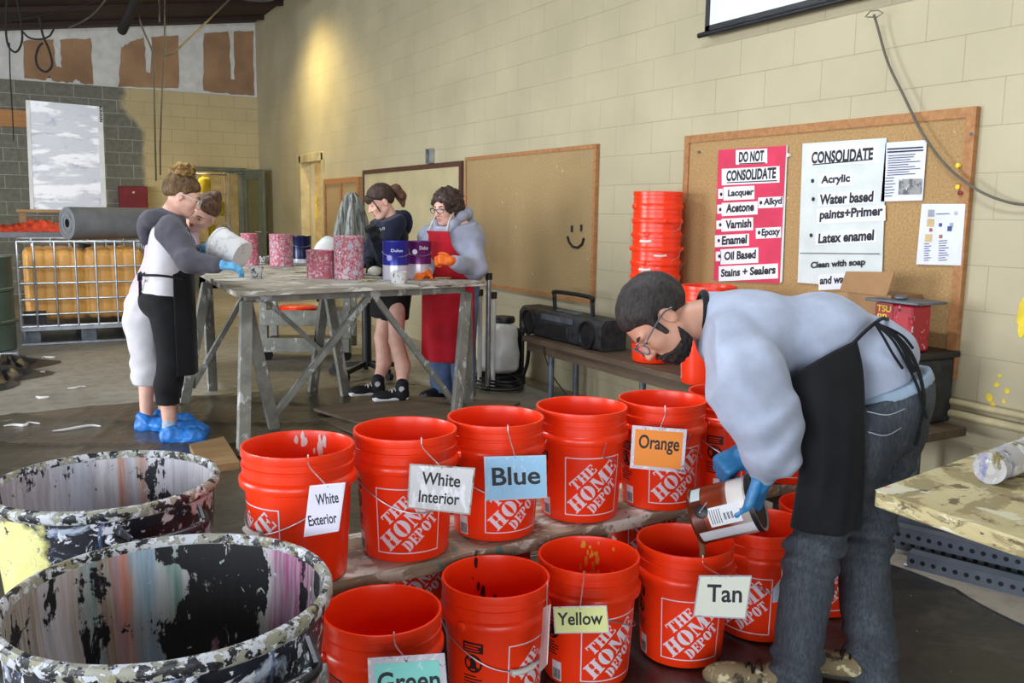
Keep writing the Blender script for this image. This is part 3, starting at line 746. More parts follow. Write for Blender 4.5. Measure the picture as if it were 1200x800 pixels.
def bucket_mesh():
    m = MB()
    out = [(0, 0), (.118, 0), (.126, .004), (.1285, .012), (body_r(.05), .05), (body_r(.1), .1), (body_r(.15), .15), (body_r(.2), .2), (body_r(.262), .262), (.1475, .265), (.1575, .268), (.1585, .275),
           (.1585, .286), (.1545, .292), (.1495, .296), (.149, .318), (.1525, .320), (.1525, .326), (.149, .328), (.1488, .345), (.152, .347), (.153, .362), (.152, .369), (.149, .37), (.146, .369), (.1445, .364), (.1436, .34), (.1365, .2), (.131, .1), (.1255, .012), (.1, .008), (0, .008)]
    m.lathe(out, 64)
    vs, fs = wrap(LOGO, 0, .128); m.add(vs, fs, 1)
    vs, fs = wrap(PB, -1.42, .15); m.add(vs, fs, 2)
    vs, fs = wrap(PW, -1.42, .15, .001); m.add(vs, fs, 0)
    R = lambda x0, y0, x1, y1: [(x0, y0), (x1, y0), (x1, y1), (x0, y1)]
    vs, fs = wrap([R(-.018, -.04, .018, .02)], -1.3, .055); m.add(vs, fs, 3)
    vs, fs = wrap([R(-.014+.005*k, -.036, -.011+.005*k, -.004) for k in range(6)], -1.3, .055, .001); m.add(vs, fs, 2)
    for a in (PI/2, -PI/2):                                # ears that take the wire
        e = A(math.cos(a), math.sin(a), 0); m.lathe([(0, 0), (.014, 0), (.014, .008), (.008, .012), (0, .012)], 12, e*.156+A(0, 0, .279), R=frame_from(e))
    return m
_bucket = bucket_mesh().build('bucket', [M['orange'], M['logo'], M['print_black'], M['paper']])
_bme = _bucket.data; bpy.data.objects.remove(_bucket)
def bail_mesh():
    """wire handle hanging down the +X side, grip in the middle"""
    pts = []; R = .163
    for k in range(25):
        t = -PI/2+PI*k/24; y = R*math.sin(t); s = R*math.cos(t)
        dx = .05*math.cos(t)**.5 if math.cos(t) > 0 else 0
        z = .279-s*.78
        r = max(body_r(max(z, 0))+.007, 0)
        x = math.sqrt(max(r*r-y*y, 0)) if abs(y) < r else 0
        x = max(x, .16*math.cos(t)*.98*(.2+.8*1)) if z > .25 else x
        pts.append((max(x, 0.0), y, z))
    p = catmull([(0, -.172, .281)]+pts[2:-2]+[(0, .172, .281)], 50)
    w = MB(); w.tube(p, .0019, 6)
    g = MB(); g.tube(p[21:30]+A(.006, 0, 0), .0085, 10)
    return w.build('handle_wire', M['wire']).data, g.build('handle_grip', M['white_p']).data
_wme, _gme = bail_mesh()
for o in list(COL.objects):
    if o.name in ('handle_wire', 'handle_grip'): bpy.data.objects.remove(o)
def bucket(loc, face, bail=None, label='', group='orange paint buckets', grip=True, flip=1):
    """face: direction (deg) the printed badge faces; bail: direction the wire hangs towards"""
    o = bpy.data.objects.new('paint_bucket', _bme); link(o); o.location = tuple(loc); o.rotation_euler = (0, 0, math.radians(face))
    tag(o, label, 'bucket', group)
    if bail is not None:
        w = bpy.data.objects.new('handle_wire', _wme); link(w, o); w.rotation_euler = (0, 0, math.radians(bail-face))
        if grip: g = bpy.data.objects.new('handle_grip', _gme); link(g, w)
    return o
def cam_az(p): return math.degrees(math.atan2(-p[1], -p[0]))     # direction from p to the camera
def rimpt(o, az, out=.151): a = math.radians(az); return np.array(o.location)+A(out*math.cos(a), out*math.sin(a), .37)

PT = .38                                                    # top of the plank
up_row = {'WE': (.643, 2.352), 'WI': (.975, 2.39), 'BL': (1.291, 2.415), 'H4': (1.624, 2.427), 'OR': (1.943, 2.401), 'U6': (2.25, 2.39), 'U7': (2.57, 2.42)}
lo_row = {'GR': (.768, 2.042), 'BR': (1.127, 2.096), 'YE': (1.45, 2.108), 'TA': (1.789, 2.07), 'F5': (2.128, 2.082), 'F6': (2.455, 2.113)}
info = {  # badge turn relative to the camera direction (+ = to the right), handle turn, label
 'WE': (-62, -58, 'orange bucket with the White Exterior tag, leftmost on the plank'),
 'WI': (4, 24, 'orange bucket with the White Interior tag, second on the plank'),
 'BL': (28, 16, 'orange bucket with the blue tag, third from left on the plank'),
 'H4': (20, 118, 'orange bucket without a tag between the blue and orange tags'),
 'OR': (26, 124, 'orange bucket with the orange tag, on the plank'),
 'U6': (62, 30, 'orange bucket with a pale yellow tag behind the gloved hands'),
 'U7': (12, None, 'orange bucket on the plank behind the bending man\'s apron'),
 'GR': (24, None, 'orange bucket with the green tag at the bottom edge'),
 'BR': (56, 30, 'orange bucket with black splashes inside, between green and yellow tags'),
 'YE': (34, 108, 'orange bucket with the yellow tag and yellow splashes inside'),
 'TA': (14, None, 'orange bucket with the tan tag under the poured paint'),
 'F5': (-22, 60, 'orange bucket on the floor between the tan tag and the man\'s legs'),
 'F6': (12, None, 'orange bucket seen between the bending man\'s legs')}
BK = {}
for k, (x, y) in {**up_row, **lo_row}.items():
    z = PT if k in up_row else 0.004
    t_, b_, lab = info[k]; az = cam_az((x, y))
    BK[k] = bucket((x, y, z), az+t_, None if b_ is None else az+b_, lab, grip=k in ('WE', 'BR'))
for i, (x, y) in enumerate([(1.17, 2.79), (1.5, 2.8), (1.84, 2.8), (2.2, 2.81)]):
    bucket((x, y, 0.004), cam_az((x, y))+[10, -40, 30, 15][i], None, ['first', 'second', 'third', 'fourth'][i]+' from left of the shaded orange buckets behind the plank')
def splash(o, az0, n, seed, m, zc=.3):
    rng = random.Random(seed); b = MB()
    for k in range(n):
        a = math.radians(az0)+rng.gauss(0, .22); z = min(.352, max(.12, zc+rng.gauss(0, .045))); r = .1365+(.1436-.1365)*(z-.2)/.14 if z > .2 else .131+(.1365-.131)*(z-.1)/.1
        r -= .0012; c = A(r*math.cos(a), r*math.sin(a), z); t = A(-math.sin(a), math.cos(a), 0); s = rng.uniform(.002, .007) if k > 3 else rng.uniform(.007, .012); L = s*rng.uniform(1.2, 3.2)
        b.prism([(s*math.cos(q*PI/4)*rng.uniform(.7, 1.2), L*math.sin(q*PI/4)*rng.uniform(.7, 1.2)) for q in range(8)], c, -t, (0, 0, 1), -unit(c*A(1, 1, 0)), .0008)
    s = b.build('paint_splash', m); s.parent = o; s.rotation_euler = (0, 0, -o.rotation_euler[2]); return s
splash(BK['YE'], cam_az(lo_row['YE'])+175, 34, 5, mat('yellow_paint', (236, 176, 60), .4), .27)
splash(BK['BR'], cam_az(lo_row['BR'])+200, 16, 8, mat('dark_paint', (50, 22, 20), .4), .24)
splash(BK['WE'], cam_az(up_row['WE'])+160, 10, 9, mat('white_paint', (226, 224, 220), .4), .33)

# ---------------------------------------------------------------- hanging tags
def hang_tag(px, d, hook_px, key, label, face, border, lines, name='paint_tag', tex=None, bd=.006, tilt=0.):
    """px: corners TL TR BR BL"""
    c = [P(x, y, d) for x, y in px]; O = sum(c)/4
    t = thing(name, label, 'sign', O, 0, 'colour tags hung on the buckets')
    X = unit((c[1]-c[0])+(c[2]-c[3])); Y = unit((c[0]-c[3])+(c[1]-c[2])); Z = unit(np.cross(X, Y)); Y = np.cross(Z, X)
    loc = [((p-O)@X, (p-O)@Y) for p in c]
    b = MB(); b.prism(loc[::-1], O-Z*.0015, X, Y, Z, .003); b.build('laminated_edge', border, t)
    b = MB(); b.prism([(a*(1-bd/max(abs(a), .01)), e*(1-bd/max(abs(e), .01))) for a, e in loc[::-1]], O+Z*.0012, X, Y, Z, .0012); b.build('card', face, t)
    w = (loc[1][0]+loc[2][0]-loc[0][0]-loc[3][0])/2; h = (loc[0][1]+loc[1][1]-loc[2][1]-loc[3][1])/2
    for s, u0, u1, v0, v1 in lines:
        b = MB()
        q = ((loc[3][0]*(1-v0)+loc[0][0]*v0)+u0*w, (loc[3][1]*(1-u0)+loc[2][1]*u0)+v0*h)
        put_text(b, s, O+X*q[0]+Y*q[1]+Z*.0026, X, Y, (u1-u0)*w, (v1-v0)*h, 0, .02)
        b.build('lettering', M['ink'], t, smooth=0)
    top = (c[0]+c[1])/2-Y*.006; hk = MB()
    rim = P(*hook_px, d); o = BK[key]; ctr = np.array(o.location)+A(0, 0, .37); dirn = unit((rim-ctr)*A(1, 1, 0)); rp = ctr+dirn*.15
    pts = catmull([top+Z*.004, top*.6+rp*.4+dirn*.008+A(0,0,-.01), rp+dirn*.01+A(0, 0, -.02), rp+A(0, 0, .006), rp-dirn*.012-A(0, 0, .012), rp-dirn*.012-A(0, 0, .045)], 26)
    hk.tube(pts, .0017, 6); hk.build('hook', M['wire'], t)
    return t
W_ = lambda c, sp, n=.66: splatter('tag_%d_%d_%d' % c, c, sp, .5, bump=0)
clear = splatter('clear_laminate', (196, 190, 200), [((150, 90, 100), (40., 40., 40.), .62, .05, 1), ((226, 226, 232), (50., 50., 50.), .55, .1, 3)], .25, bump=0)
bw_ = [((230, 232, 230), (30., 30., 12.), .56, .06, 2), ((150, 150, 150), (60., 60., 40.), .68, .03, 4)]
hang_tag([(363, 569), (405, 565), (397, 622), (356, 629)], 2.16, (374, 531), 'WE', 'white upright tag reading White Exterior', mat('lilac_card', (222, 216, 236), .5, var=.02), M['paper'], [('White', .26, .9, .6, .83), ('Exterior', .12, .92, .2, .42)], bd=.003)
hang_tag([(480, 543), (557, 548), (551, 603), (477, 595)], 2.40, (507, 507), 'WI', 'grubby white tag reading White Interior', W_((206, 204, 206), [((160, 156, 156), (40., 40., 14.), .6, .05, 2), ((232, 232, 236), (30., 30., 12.), .52, .06, 6)]), W_((168, 160, 150), [((90, 84, 76), (50., 50., 40.), .56, .05, 2)]), [('White', .2, .8, .55, .83), ('Interior', .17, .8, .16, .42)], bd=.004)
hang_tag([(567, 535), (640, 533), (641, 583), (569, 587)], 2.60, (601, 495), 'BL', 'pale blue tag reading Blue, streaked with paint', W_((150, 200, 234), [((206, 226, 240), (50., 50., 16.), .58, .08, 2), ((96, 128, 158), (60., 60., 14.), .67, .05, 5)]), W_((176, 200, 216), [((120, 84, 90), (40., 40., 40.), .66, .05, 2)]), [('Blue', .12, .9, .34, .76)], bd=.004)
hang_tag([(741, 498), (805, 503), (801, 554), (738, 548)], 2.90, (781, 472), 'OR', 'bright orange tag reading Orange in a clear sleeve', W_((246, 142, 30), [((250, 176, 90), (60., 60., 30.), .68, .04, 3), ((206, 112, 60), (60., 60., 40.), .7, .03, 7)]), clear, [('Orange', .13, .88, .38, .8)], bd=.011)
hang_tag([(431, 771), (521, 765), (526, 826), (433, 832)], 2.02, (474, 742), 'GR', 'pale turquoise tag reading Green at the bottom edge', W_((132, 214, 204), [((190, 226, 222), (30., 30., 20.), .6, .06, 3), ((40, 50, 60), (26., 26., 10.), .685, .03, 9)]), clear, [('Green', .12, .92, .3, .72)], bd=.014)
hang_tag([(648, 711), (711, 709), (714, 741), (650, 742)], 2.38, (679, 672), 'YE', 'pale yellow tag reading Yellow', mat('pale_yellow_card', (224, 226, 150), .5, var=.05), clear, [('Yellow', .06, .9, .3, .78)], bd=.003)
hang_tag([(819, 674), (881, 674), (874, 725), (812, 722)], 2.52, (844, 650), 'TA', 'off white tag reading Tan', W_((222, 222, 206), [((180, 176, 170), (40., 40., 20.), .62, .06, 2), ((150, 160, 200), (40., 40., 12.), .7, .04, 5)]), W_((170, 168, 176), [((90, 86, 90), (50., 50., 50.), .6, .05, 2)]), [('Tan', .22, .88, .36, .78)], bd=.004)
# side-on tags without readable writing
def side_tag(px, d0, d1, m, label):
    c = [P(px[0][0], px[0][1], d0), P(px[1][0], px[1][1], d1), P(px[2][0], px[2][1], d1), P(px[3][0], px[3][1], d0)]; O = sum(c)/4
    n = unit(np.cross(c[1]-c[0], c[3]-c[0])); b = MB()
    b.add([p-n*.0012 for p in c]+[p+n*.0012 for p in c], [(0,1,2,3), (7,6,5,4), (0,4,5,1), (1,5,6,2), (2,6,7,3), (3,7,4,0)])
    w = MB(); w.tube([(c[0]+c[1])/2, (c[0]+c[1])/2+A(0, 0, .05), (c[0]+c[1])/2+A(0, 0, .06)+unit((O-CAM)*A(1,1,0))*.02], .0016, 6)
    o = tag(b.build('paint_tag', m, origin=O), label, 'sign', 'colour tags hung on the buckets'); w.build('hook', M['wire'], o); return o
side_tag([(637, 712), (645, 708), (641, 778), (632, 788)], 2.36, 2.22, mat('grey_sleeve', (206, 200, 196), .4), 'clear sleeved tag seen edge-on beside the yellow tag')
side_tag([(906, 690), (926, 664), (926, 702), (906, 706)], 2.66, 2.68, mat('bluish_sleeve', (206, 212, 226), .4), 'white tag half hidden by the man\'s leg')
side_tag([(865, 512), (878, 508), (880, 522), (869, 527)], 2.92, 2.86, mat('cream_tag', (226, 222, 160), .5), 'small pale yellow tag above the gloved hands')
# ---------------------------------------------------------------- the plank and its blocks
pl = thing('plank_bench', 'paint stained plank shelf carrying the upper row of buckets', 'bench', (1.65, 2.4, 0))
m = MB(); a, b = A(.60, 2.235, 0), A(2.78, 2.35, 0); X = unit(b-a); Y = A(-X[1], X[0], 0)
m.prism([(0, 0), (np.linalg.norm(b-a), 0), (np.linalg.norm(b-a), .32), (0, .32)], a+A(0, 0, PT-.042), X, Y, (0, 0, 1), .042); m.build('plank', M['plank'], pl, bevel=.004)
for u in (.12, 1.06, 2.0):
    m = MB(); c = a+X*u+Y*.18
    for s in (-1, 1): m.beam(c+Y*.1*s-A(0, 0, 0), c+Y*.1*s+A(0, 0, PT-.042), .09, .04, side=Y)
    m.beam(c-Y*.12+A(0, 0, .3), c+Y*.12+A(0, 0, .3), .09, .035); m.build('trestle_block', M['trestle'], pl, bevel=.003)
# ---------------------------------------------------------------- paint barrels in front
def streaky(name, R, seed, cols, cover, rough=.4):
    """runs of paint over black plastic; colours and how much is covered change round the wall (stops run 0..1 left to right over the far side)"""
    t = NT(name); uv = t.coord('UV'); u = t.n('SeparateXYZ', {0: uv}).outputs[0]
    wbl = t.noise(t.mapped(uv, (8., 1.2, 1.), (seed, seed*.3, 0)), 1., 4., .55, .3)
    tt = t.math('ADD', t.math('DIVIDE', t.math('SUBTRACT', 3.67*R, u), 3.15*R), t.math('MULTIPLY', t.math('SUBTRACT', wbl, .5), .16))
    def ramp(stops):
        x = t.n('ValToRGB', {'Fac': tt}); e = x.color_ramp
        while len(e.elements) < len(stops): e.elements.new(.5)
        for k, (p, c) in enumerate(stops): e.elements[k].position = p; e.elements[k].color = lin(c) if hasattr(c, '__len__') else (c, c, c, 1.)
        return x.outputs[0]
    fine = t.noise(t.mapped(uv, (70., 4., 1.), (seed*2, 0, 0)), 1., 4., .6); mid = t.noise(t.mapped(uv, (26., 3., 1.), (seed*3, 1., 0)), 1., 5., .6)
    col = t.mix(t.math('MULTIPLY', t.step(fine, .45, .65), .5), ramp(cols), lin((222, 218, 226)))
    col = t.mix(t.math('MULTIPLY', t.step(mid, .5, .62), .5), col, lin((150, 144, 148)))
    m1 = t.noise(t.mapped(uv, (8., 6., 1.), (seed*1.7, seed, 0)), 1., 7., .66, .5); m2 = t.noise(t.mapped(uv, (22., 2.4, 1.), (seed*.7, 3., 0)), 1., 6., .62)
    n = t.math('ADD', t.math('MULTIPLY', m1, .6), t.math('MULTIPLY', m2, .4)); d = t.math('SUBTRACT', n, ramp(cover))
    mask = t.step(d, 0., .012)
    col = t.mix(mask, t.mix(fine, lin((16, 16, 20)), lin((32, 32, 38))), col)
    sp = t.step(t.noise(t.mapped(uv, (30., 22., 1.), (seed, 5., 0)), 1., 6., .7, 1.), .64, .66); col = t.mix(sp, col, lin((206, 214, 214)))
    t.set('Base Color', col); t.set('Roughness', t.math('ADD', rough, t.math('MULTIPLY', fine, .25)))
    t.bump(t.math('ADD', mask, t.math('MULTIPLY', fine, .4)), .6, .004); return t.m
def splash_out(name, R, seed, yell):
    t = NT(name); uv = t.coord('UV'); col = t.mix(t.noise(uv, 20.), lin((18, 18, 24)), lin((44, 46, 58)))
    sx = t.n('SeparateXYZ', {0: uv}); z = t.n('SeparateXYZ', {0: t.coord('Object')}).outputs[2]
    layers = [((176, 186, 206), (5., 9., 1.), .56, .06), ((226, 226, 236), (9., 12., 1.), .57, .012), ((90, 110, 150), (12., 5., 1.), .58, .05), ((232, 236, 244), (34., 26., 1.), .6, .015), ((150, 40, 64), (9., 3., 1.), .66, .02)]
    h = None
    for i, (c, s, th, so) in enumerate(layers):
        f = t.step(t.noise(t.mapped(uv, s, (seed+i*3.3, seed*.6+i, 0)), 1., 7., .64, .6), th, th+so); col = t.mix(f, col, lin(c)); h = f if h is None else t.math('ADD', h, f)
    if yell:
        w = t.math('MULTIPLY', t.math('SUBTRACT', t.noise(t.mapped(uv, (9., 9., 1.)), 1., 6., .65), .5), .34)
        a = t.math('ADD', t.math('DIVIDE', sx.outputs[0], R), w); zz = t.math('ADD', z, t.math('MULTIPLY', w, .5))
        f = t.math('MULTIPLY', t.math('MULTIPLY', t.step(a, 3.45, 3.5), t.step(a, 4.72, 4.66)), t.math('MULTIPLY', t.step(zz, .3, .33), t.step(zz, .59, .565)))
        f = t.math('MULTIPLY', f, t.step(t.noise(t.mapped(uv, (16., 16., 1.)), 1., 6., .7), .64, .6))
        col = t.mix(f, col, t.mix(t.noise(t.mapped(uv, (14., 10., 1.)), 1., 5.), lin((232, 224, 120)), lin((240, 236, 176)))); h = t.math('ADD', h, f)
    t.set('Base Color', col); t.set('Roughness', .35); t.bump(h, .5, .004); return t.m
rimm = splatter('paint_caked_rim', (150, 148, 132), [((200, 202, 208), (30., 30., 30.), .5, .03, 1), ((30, 30, 34), (26., 26., 30.), .53, .02, 4), ((150, 142, 104), (30., 30., 30.), .6, .03, 8), ((226, 228, 234), (50., 50., 70.), .6, .03, 3)], .4)
hdm = splatter('spattered_black_handle', (24, 24, 30), [((206, 208, 216), (30., 30., 30.), .56, .03, 1), ((120, 126, 150), (20., 20., 20.), .6, .04, 4)], .4)
def barrel(px, w, label, mi, mo, seam, handle_az):
    c0 = Pz(*px, .62); d = (c0-CAM)@FW; R = w/F*d/2
    t = thing('paint_barrel', label, 'barrel', (c0[0], c0[1], 0), 0, 'paint splattered barrels')
    prof = [(0, 0), (R*.74, 0), (R*.78, .015), (R*.8, .06), (R*.87, .3), (R*.935, .5), (R*.95, .585)]
    m = MB(); Rz = rotz(seam)
    m.lathe(prof, 72, (c0[0], c0[1], 0), 0, R=Rz, uvr=R)
    inn = [(R*.935, .6), (R*.925, .5), (R*.86, .3), (R*.82, .22), (R*.81, .21), (R*.78, .05), (0, .05)]
    m.lathe(inn, 72, (c0[0], c0[1], 0), 1, R=Rz, uvr=R); m.build('barrel_wall', [mo, mi], t)
    m = MB(); m.lathe([(R*.95, .585), (R*.985, .588), (R*1.0, .594), (R*1.0, .612), (R*.985, .62), (R*.955, .622), (R*.94, .615), (R*.935, .6)], 72, (c0[0], c0[1], 0)); m.build('rim', rimm, t)
    for k, az in enumerate(handle_az):
        a = math.radians(az); n = A(math.cos(a), math.sin(a), 0); tt = A(-math.sin(a), math.cos(a), 0); b = MB(); c = A(c0[0], c0[1], .55)
        for s in (-1, 1): b.beam(c+n*R*.95+tt*s*.115+A(0, 0, .028), c+n*(R+.035)+tt*s*.1-A(0, 0, .0), .022, .008)
        b.tube(catmull([c+n*R*.93+tt*.13-A(0,0,.0), c+n*(R+.03)+tt*.1-A(0,0,.012), c+n*(R+.045)-A(0,0,.015), c+n*(R+.03)-tt*.1-A(0,0,.012), c+n*R*.93-tt*.13], 20), .013, 10)
        b.build('handle', hdm, t)
    return t, c0, R
def rim_radius(px, w): c0 = Pz(*px, .62); return w/F*((c0-CAM)@FW)/2
Ra, Rb = rim_radius((125, 560), 252), rim_radius((200, 690), 372)
wt_, gy = (228, 226, 232), (186, 182, 190)
w_in = streaky('rear_barrel_inside', Ra, 2.3, [(0., (120, 110, 116)), (.2, (176, 166, 172)), (.3, gy), (.42, (190, 196, 212)), (.47, wt_), (.54, (206, 204, 210)), (.56, (206, 130, 90)), (.585, gy), (.6, (196, 204, 216)), (.635, (206, 150, 120)), (.66, wt_), (.8, gy), (1., (206, 198, 196))],
               [(0., .40), (.25, .41), (.5, .43), (.62, .44), (.7, .49), (.8, .47), (.9, .4)])
f_in = streaky('front_barrel_inside', Rb, 5.1, [(.1, (150, 140, 124)), (.2, (160, 140, 126)), (.23, (212, 208, 218)), (.3, (190, 170, 160)), (.35, (130, 160, 160)), (.38, (170, 130, 104)), (.4, (224, 160, 176)), (.43, (222, 140, 110)), (.455, (150, 186, 206)), (.49, (146, 182, 204)), (.515, (206, 212, 214)), (.55, (110, 160, 146)), (.57, (212, 214, 216)), (.66, (126, 40, 66)), (.69, (206, 206, 190)), (.78, (206, 206, 206)), (.81, (170, 86, 136)), (.87, (160, 80, 126)), (.95, (110, 104, 100))],
               [(.1, .46), (.22, .42), (.36, .45), (.44, .44), (.48, .40), (.505, .48), (.56, .5), (.62, .57), (.75, .56), (.79, .47), (.84, .42), (.92, .5)])
cz_ = cam_az(Pz(125, 560, .62)[:2])
b1 = barrel((125, 560), 252, 'paint splattered barrel with a white streaked inside, standing behind the other barrel', w_in, splash_out('rear_barrel_outside', Ra, 3.1, True), math.radians(cz_+60), (cz_+24, cz_+204))
b2 = barrel((200, 690), 372, 'paint splattered barrel in front at the lower left corner', f_in, splash_out('front_barrel_outside', Rb, 6.4, False), math.radians(cz_+60), (cz_+22, cz_+202))
# ================================================================== wall bench and what stands on it
BZ = .46
bn = thing('wall_bench', 'long dark plank bench along the wall carrying the radio', 'bench', (3.5, 4.2, 0))
m = MB(); m.box((3.5, 4.1, BZ-.02), (.36, 3.4, .04)); m.build('bench_top', M['bench'], bn, bevel=.004)
m = MB(); m.box((3.36, 4.1, BZ-.075), (.03, 3.3, .07)); m.build('apron_rail', M['bench'], bn)
for y in (5.5, 4.4, 3.4, 2.6):
    m = MB(); m.tube([(3.4, y, .0), (3.4, y, BZ-.04)], .022, 12); m.build('leg', M['dark_steel'], bn)
    m = MB(); m.tube([(3.62, y, .0), (3.62, y, BZ-.04)], .022, 12); m.build('leg', M['dark_steel'], bn)
# radio
rc = A(3.5, 5.42, BZ)
rd = thing('radio', 'dusty black portable radio cassette player with a raised handle on the bench', 'radio', rc)
m = MB(); pr2 = [(-.1, 0), (.1, 0), (.11, .03), (.11, .16), (.08, .205), (-.08, .21), (-.1, .18)]
m.prism([(-a, b) for a, b in pr2][::-1], rc+A(0, .56, .005), (1, 0, 0), (0, 0, 1), (0, -1, 0), 1.12); m.build('case', M['black_dusty'], rd, bevel=.012)
for y in (-.4, .4):
    m = MB(); m.lathe([(0, .012), (.03, .014), (.06, .006), (.082, .002), (.088, .016), (.096, .016), (.1, 0)], 32, rc+A(-.112, y, .1), R=frame_from((-1, 0, 0))); m.build('speaker_grille', M['black'], rd)
m = MB(); m.box(rc+A(-.112, 0, .075), (.012, .3, .1)); m.build('cassette_door', M['black'], rd, bevel=.005)
m = MB(); m.box(rc+A(-.112, 0, .165), (.01, .42, .04)); m.build('dial', M['dark_steel'], rd)
for k in range(6):
    m = MB(); m.box(rc+A(-.02, -.15+.05*k, .215), (.05, .04, .014)); m.build('button', M['dark_steel'], rd, bevel=.003)
m = MB(); h0 = rc+A(0, -.0, .2); m.tube(catmull([h0+A(0, .2, 0), h0+A(-.01, .2, .11), h0+A(-.012, .17, .145), h0+A(-.012, -.27, .145), h0+A(-.01, -.3, .11), h0+A(0, -.3, 0)], 30), .016, 8); m.build('handle', M['black'], rd)
m = MB(); m.tube(catmull([rc+A(.05, .3, .0), A(3.33, 5.5, .42), A(3.42, 5.52, .2), A(3.5, 5.4, .02), A(3.3, 5.2, .015)], 30), .005, 6); tag(m.build('power_cord', M['cord_dark'], origin=rc), 'thin black cord hanging below the radio', 'cord')
# stack of nested buckets, and a shorter stack behind the man's neck
sk = []
for i in range(9):
    x, y = 3.5, 4.44; z = BZ+.79-.0*i
    z = BZ+.002+i*.0865
    rank = ['lowest', 'second from bottom', 'third from bottom', 'fourth from bottom', 'middle', 'fourth from top', 'third from top', 'second from top', 'topmost'][i]
    bucket((x+random.uniform(-.004, .004), y+random.uniform(-.004, .004), z), 100+[0, 40, -30, 70, 15, -50, 20, 60, -15][i], cam_az((x, y))+(-28 if i % 2 else 8)+180*0 if i < 8 else None, rank+' orange bucket of the tall nested stack by the wall')
for i in range(3):
    bucket((3.3, 3.72, BZ+.002+i*.0865), 120+40*i, None, ['lowest', 'middle', 'top'][i]+' bucket of the short stack behind the bending man\'s neck')
# black box, carton, red tin at the right end
m = MB(); c = A(3.55, 2.72, BZ)
m.box(c+A(0, 0, .15), (.34, .42, .30)); bx = m.build('storage_box', M['black_dusty'], bevel=.012, origin=c)
tag(bx, 'black lidded box on the bench end behind the bending man', 'box')
m = MB(); m.box(c+A(0, 0, .315), (.37, .45, .03)); m.build('lid', M['black'], bx, bevel=.008)
TZ = BZ+.332
c = A(3.6, 2.82, TZ); ct = thing('cardboard_carton', 'open brown cardboard carton standing behind the red tin', 'box', c)
m = MB()
for dx, dy, sx, sy in ((-.11, 0, .004, .24), (.11, 0, .004, .24), (0, -.12, .22, .004), (0, .12, .22, .004)): m.box(c+A(dx, dy, .12), (sx, sy, .24))
m.box(c+A(0, 0, .004), (.22, .24, .006)); m.build('carton_walls', M['card'], ct)
m = MB(); m.prism([(-.15, 0), (.12, 0), (.13, .115), (-.14, .1)], c+A(-.112, .02, .235), WR, unit(A(.25, 0, 1)), unit(A(-1, 0, .25)), .004); m.build('flap', M['card'], ct)
c = A(3.5, 2.64, TZ); tn = thing('solvent_tin', 'red printed rectangular tin with a dark lid tray on top', 'tin', c)
m = MB(); m.box(c+A(0, 0, .105), (.13, .2, .21)); m.build('tin_body', M['tin_red'], tn, bevel=.01)
m = MB(); m.box(c+A(-.066, .045, .15), (.004, .09, .12)); m.build('label', mat('dark_red_label', (150, 12, 30), .4), tn)
m = MB(); put_text(m, 'TSU', c+A(-.0685, .085, .17), WR, WU, .075, .03, 0, .02); put_text(m, 'nn', c+A(-.0685, .08, .14), WR, WU, .05, .02, 0, .02); m.build('lettering', M['yellow'], tn, smooth=0)
m = MB(); m.box(c+A(0, -.01, .222), (.2, .28, .012)); m.lathe([(0, .01), (.03, .01), (.03, .02), (.015, .026), (0, .026)], 16, c+A(-.02, -.0, .222)); m.build('lid_tray', M['dark_steel'], tn, bevel=.003)
# ================================================================== sprayer, push-cart posts
c = Pz(592, 448); c = A(3.42, 6.28, 0)
sp = thing('backpack_sprayer', 'white backpack sprayer tank with black lid and hose on the floor', 'sprayer', c)
tank = [('e', c+A(-.03, 0, .3), (.14, .175, .21)), ('b', c+A(-.03, 0, .2), (.12, .15, .1), None, .06), ('b', c+A(-.02, 0, .43), (.1, .13, .06), None, .05)]
sculpt('tank', lambda p: field(tank, .04)(p), *bounds(tank), .008, M['white_p'], sp)
m = MB(); m.lathe([(0, .0), (.09, 0), (.095, .03), (.085, .05), (.03, .055), (0, .055)], 28, c+A(0, 0, .5)); m.build('lid', M['black'], sp)
m = MB(); m.box(c+A(0, 0, .045), (.26, .3, .08)); m.box(c+A(.13, 0, .25), (.03, .2, .4)); m.build('base_frame', M['black'], sp, bevel=.01)
m = MB(); pts = [c+A(-.15, 0, .06)]
for k in range(40): a = k*.62; pts.append(c+A(-.1+.2*math.cos(a)*(1-.008*k)-.05, -.18+.26*math.sin(a), .014+.0022*k))
m.tube(catmull(pts, 160), .009, 6); m.build('hose', M['black'], sp)
m = MB(); m.tube(catmull([c+A(.1, -.12, .5), c+A(.12, -.2, .4), c+A(.12, -.19, .2), c+A(.1, -.16, .08)], 20), .016, 6); m.build('strap', M['black'], sp)
def post(px, y0, y1, d, r, m_, lab, name, cap=True):
    a = P(px, y1, d); b = P(px-.2, y0, d); a = A(b[0], b[1], 0)
    o = MB(); o.tube([a, b], r, 12); t = tag(o.build(name, m_, origin=a), lab, 'pole')
    if cap: o = MB(); o.tube([b-A(0, 0, .01), b+A(0, 0, .04)], r*1.35, 12); o.build('end_cap', M['black'], t)
    return t
ca = post(573, 326, 430, 6.75, .02, M['steel'], 'grey metal pole with black cap standing by the older woman', 'upright_pole')
post(563, 345, 430, 6.9, .018, M['white_p'], 'white pole left of the taller grey pole', 'upright_pole')
post(579, 348, 430, 7.0, .018, M['white_p'], 'white pole right of the taller grey pole', 'upright_pole')
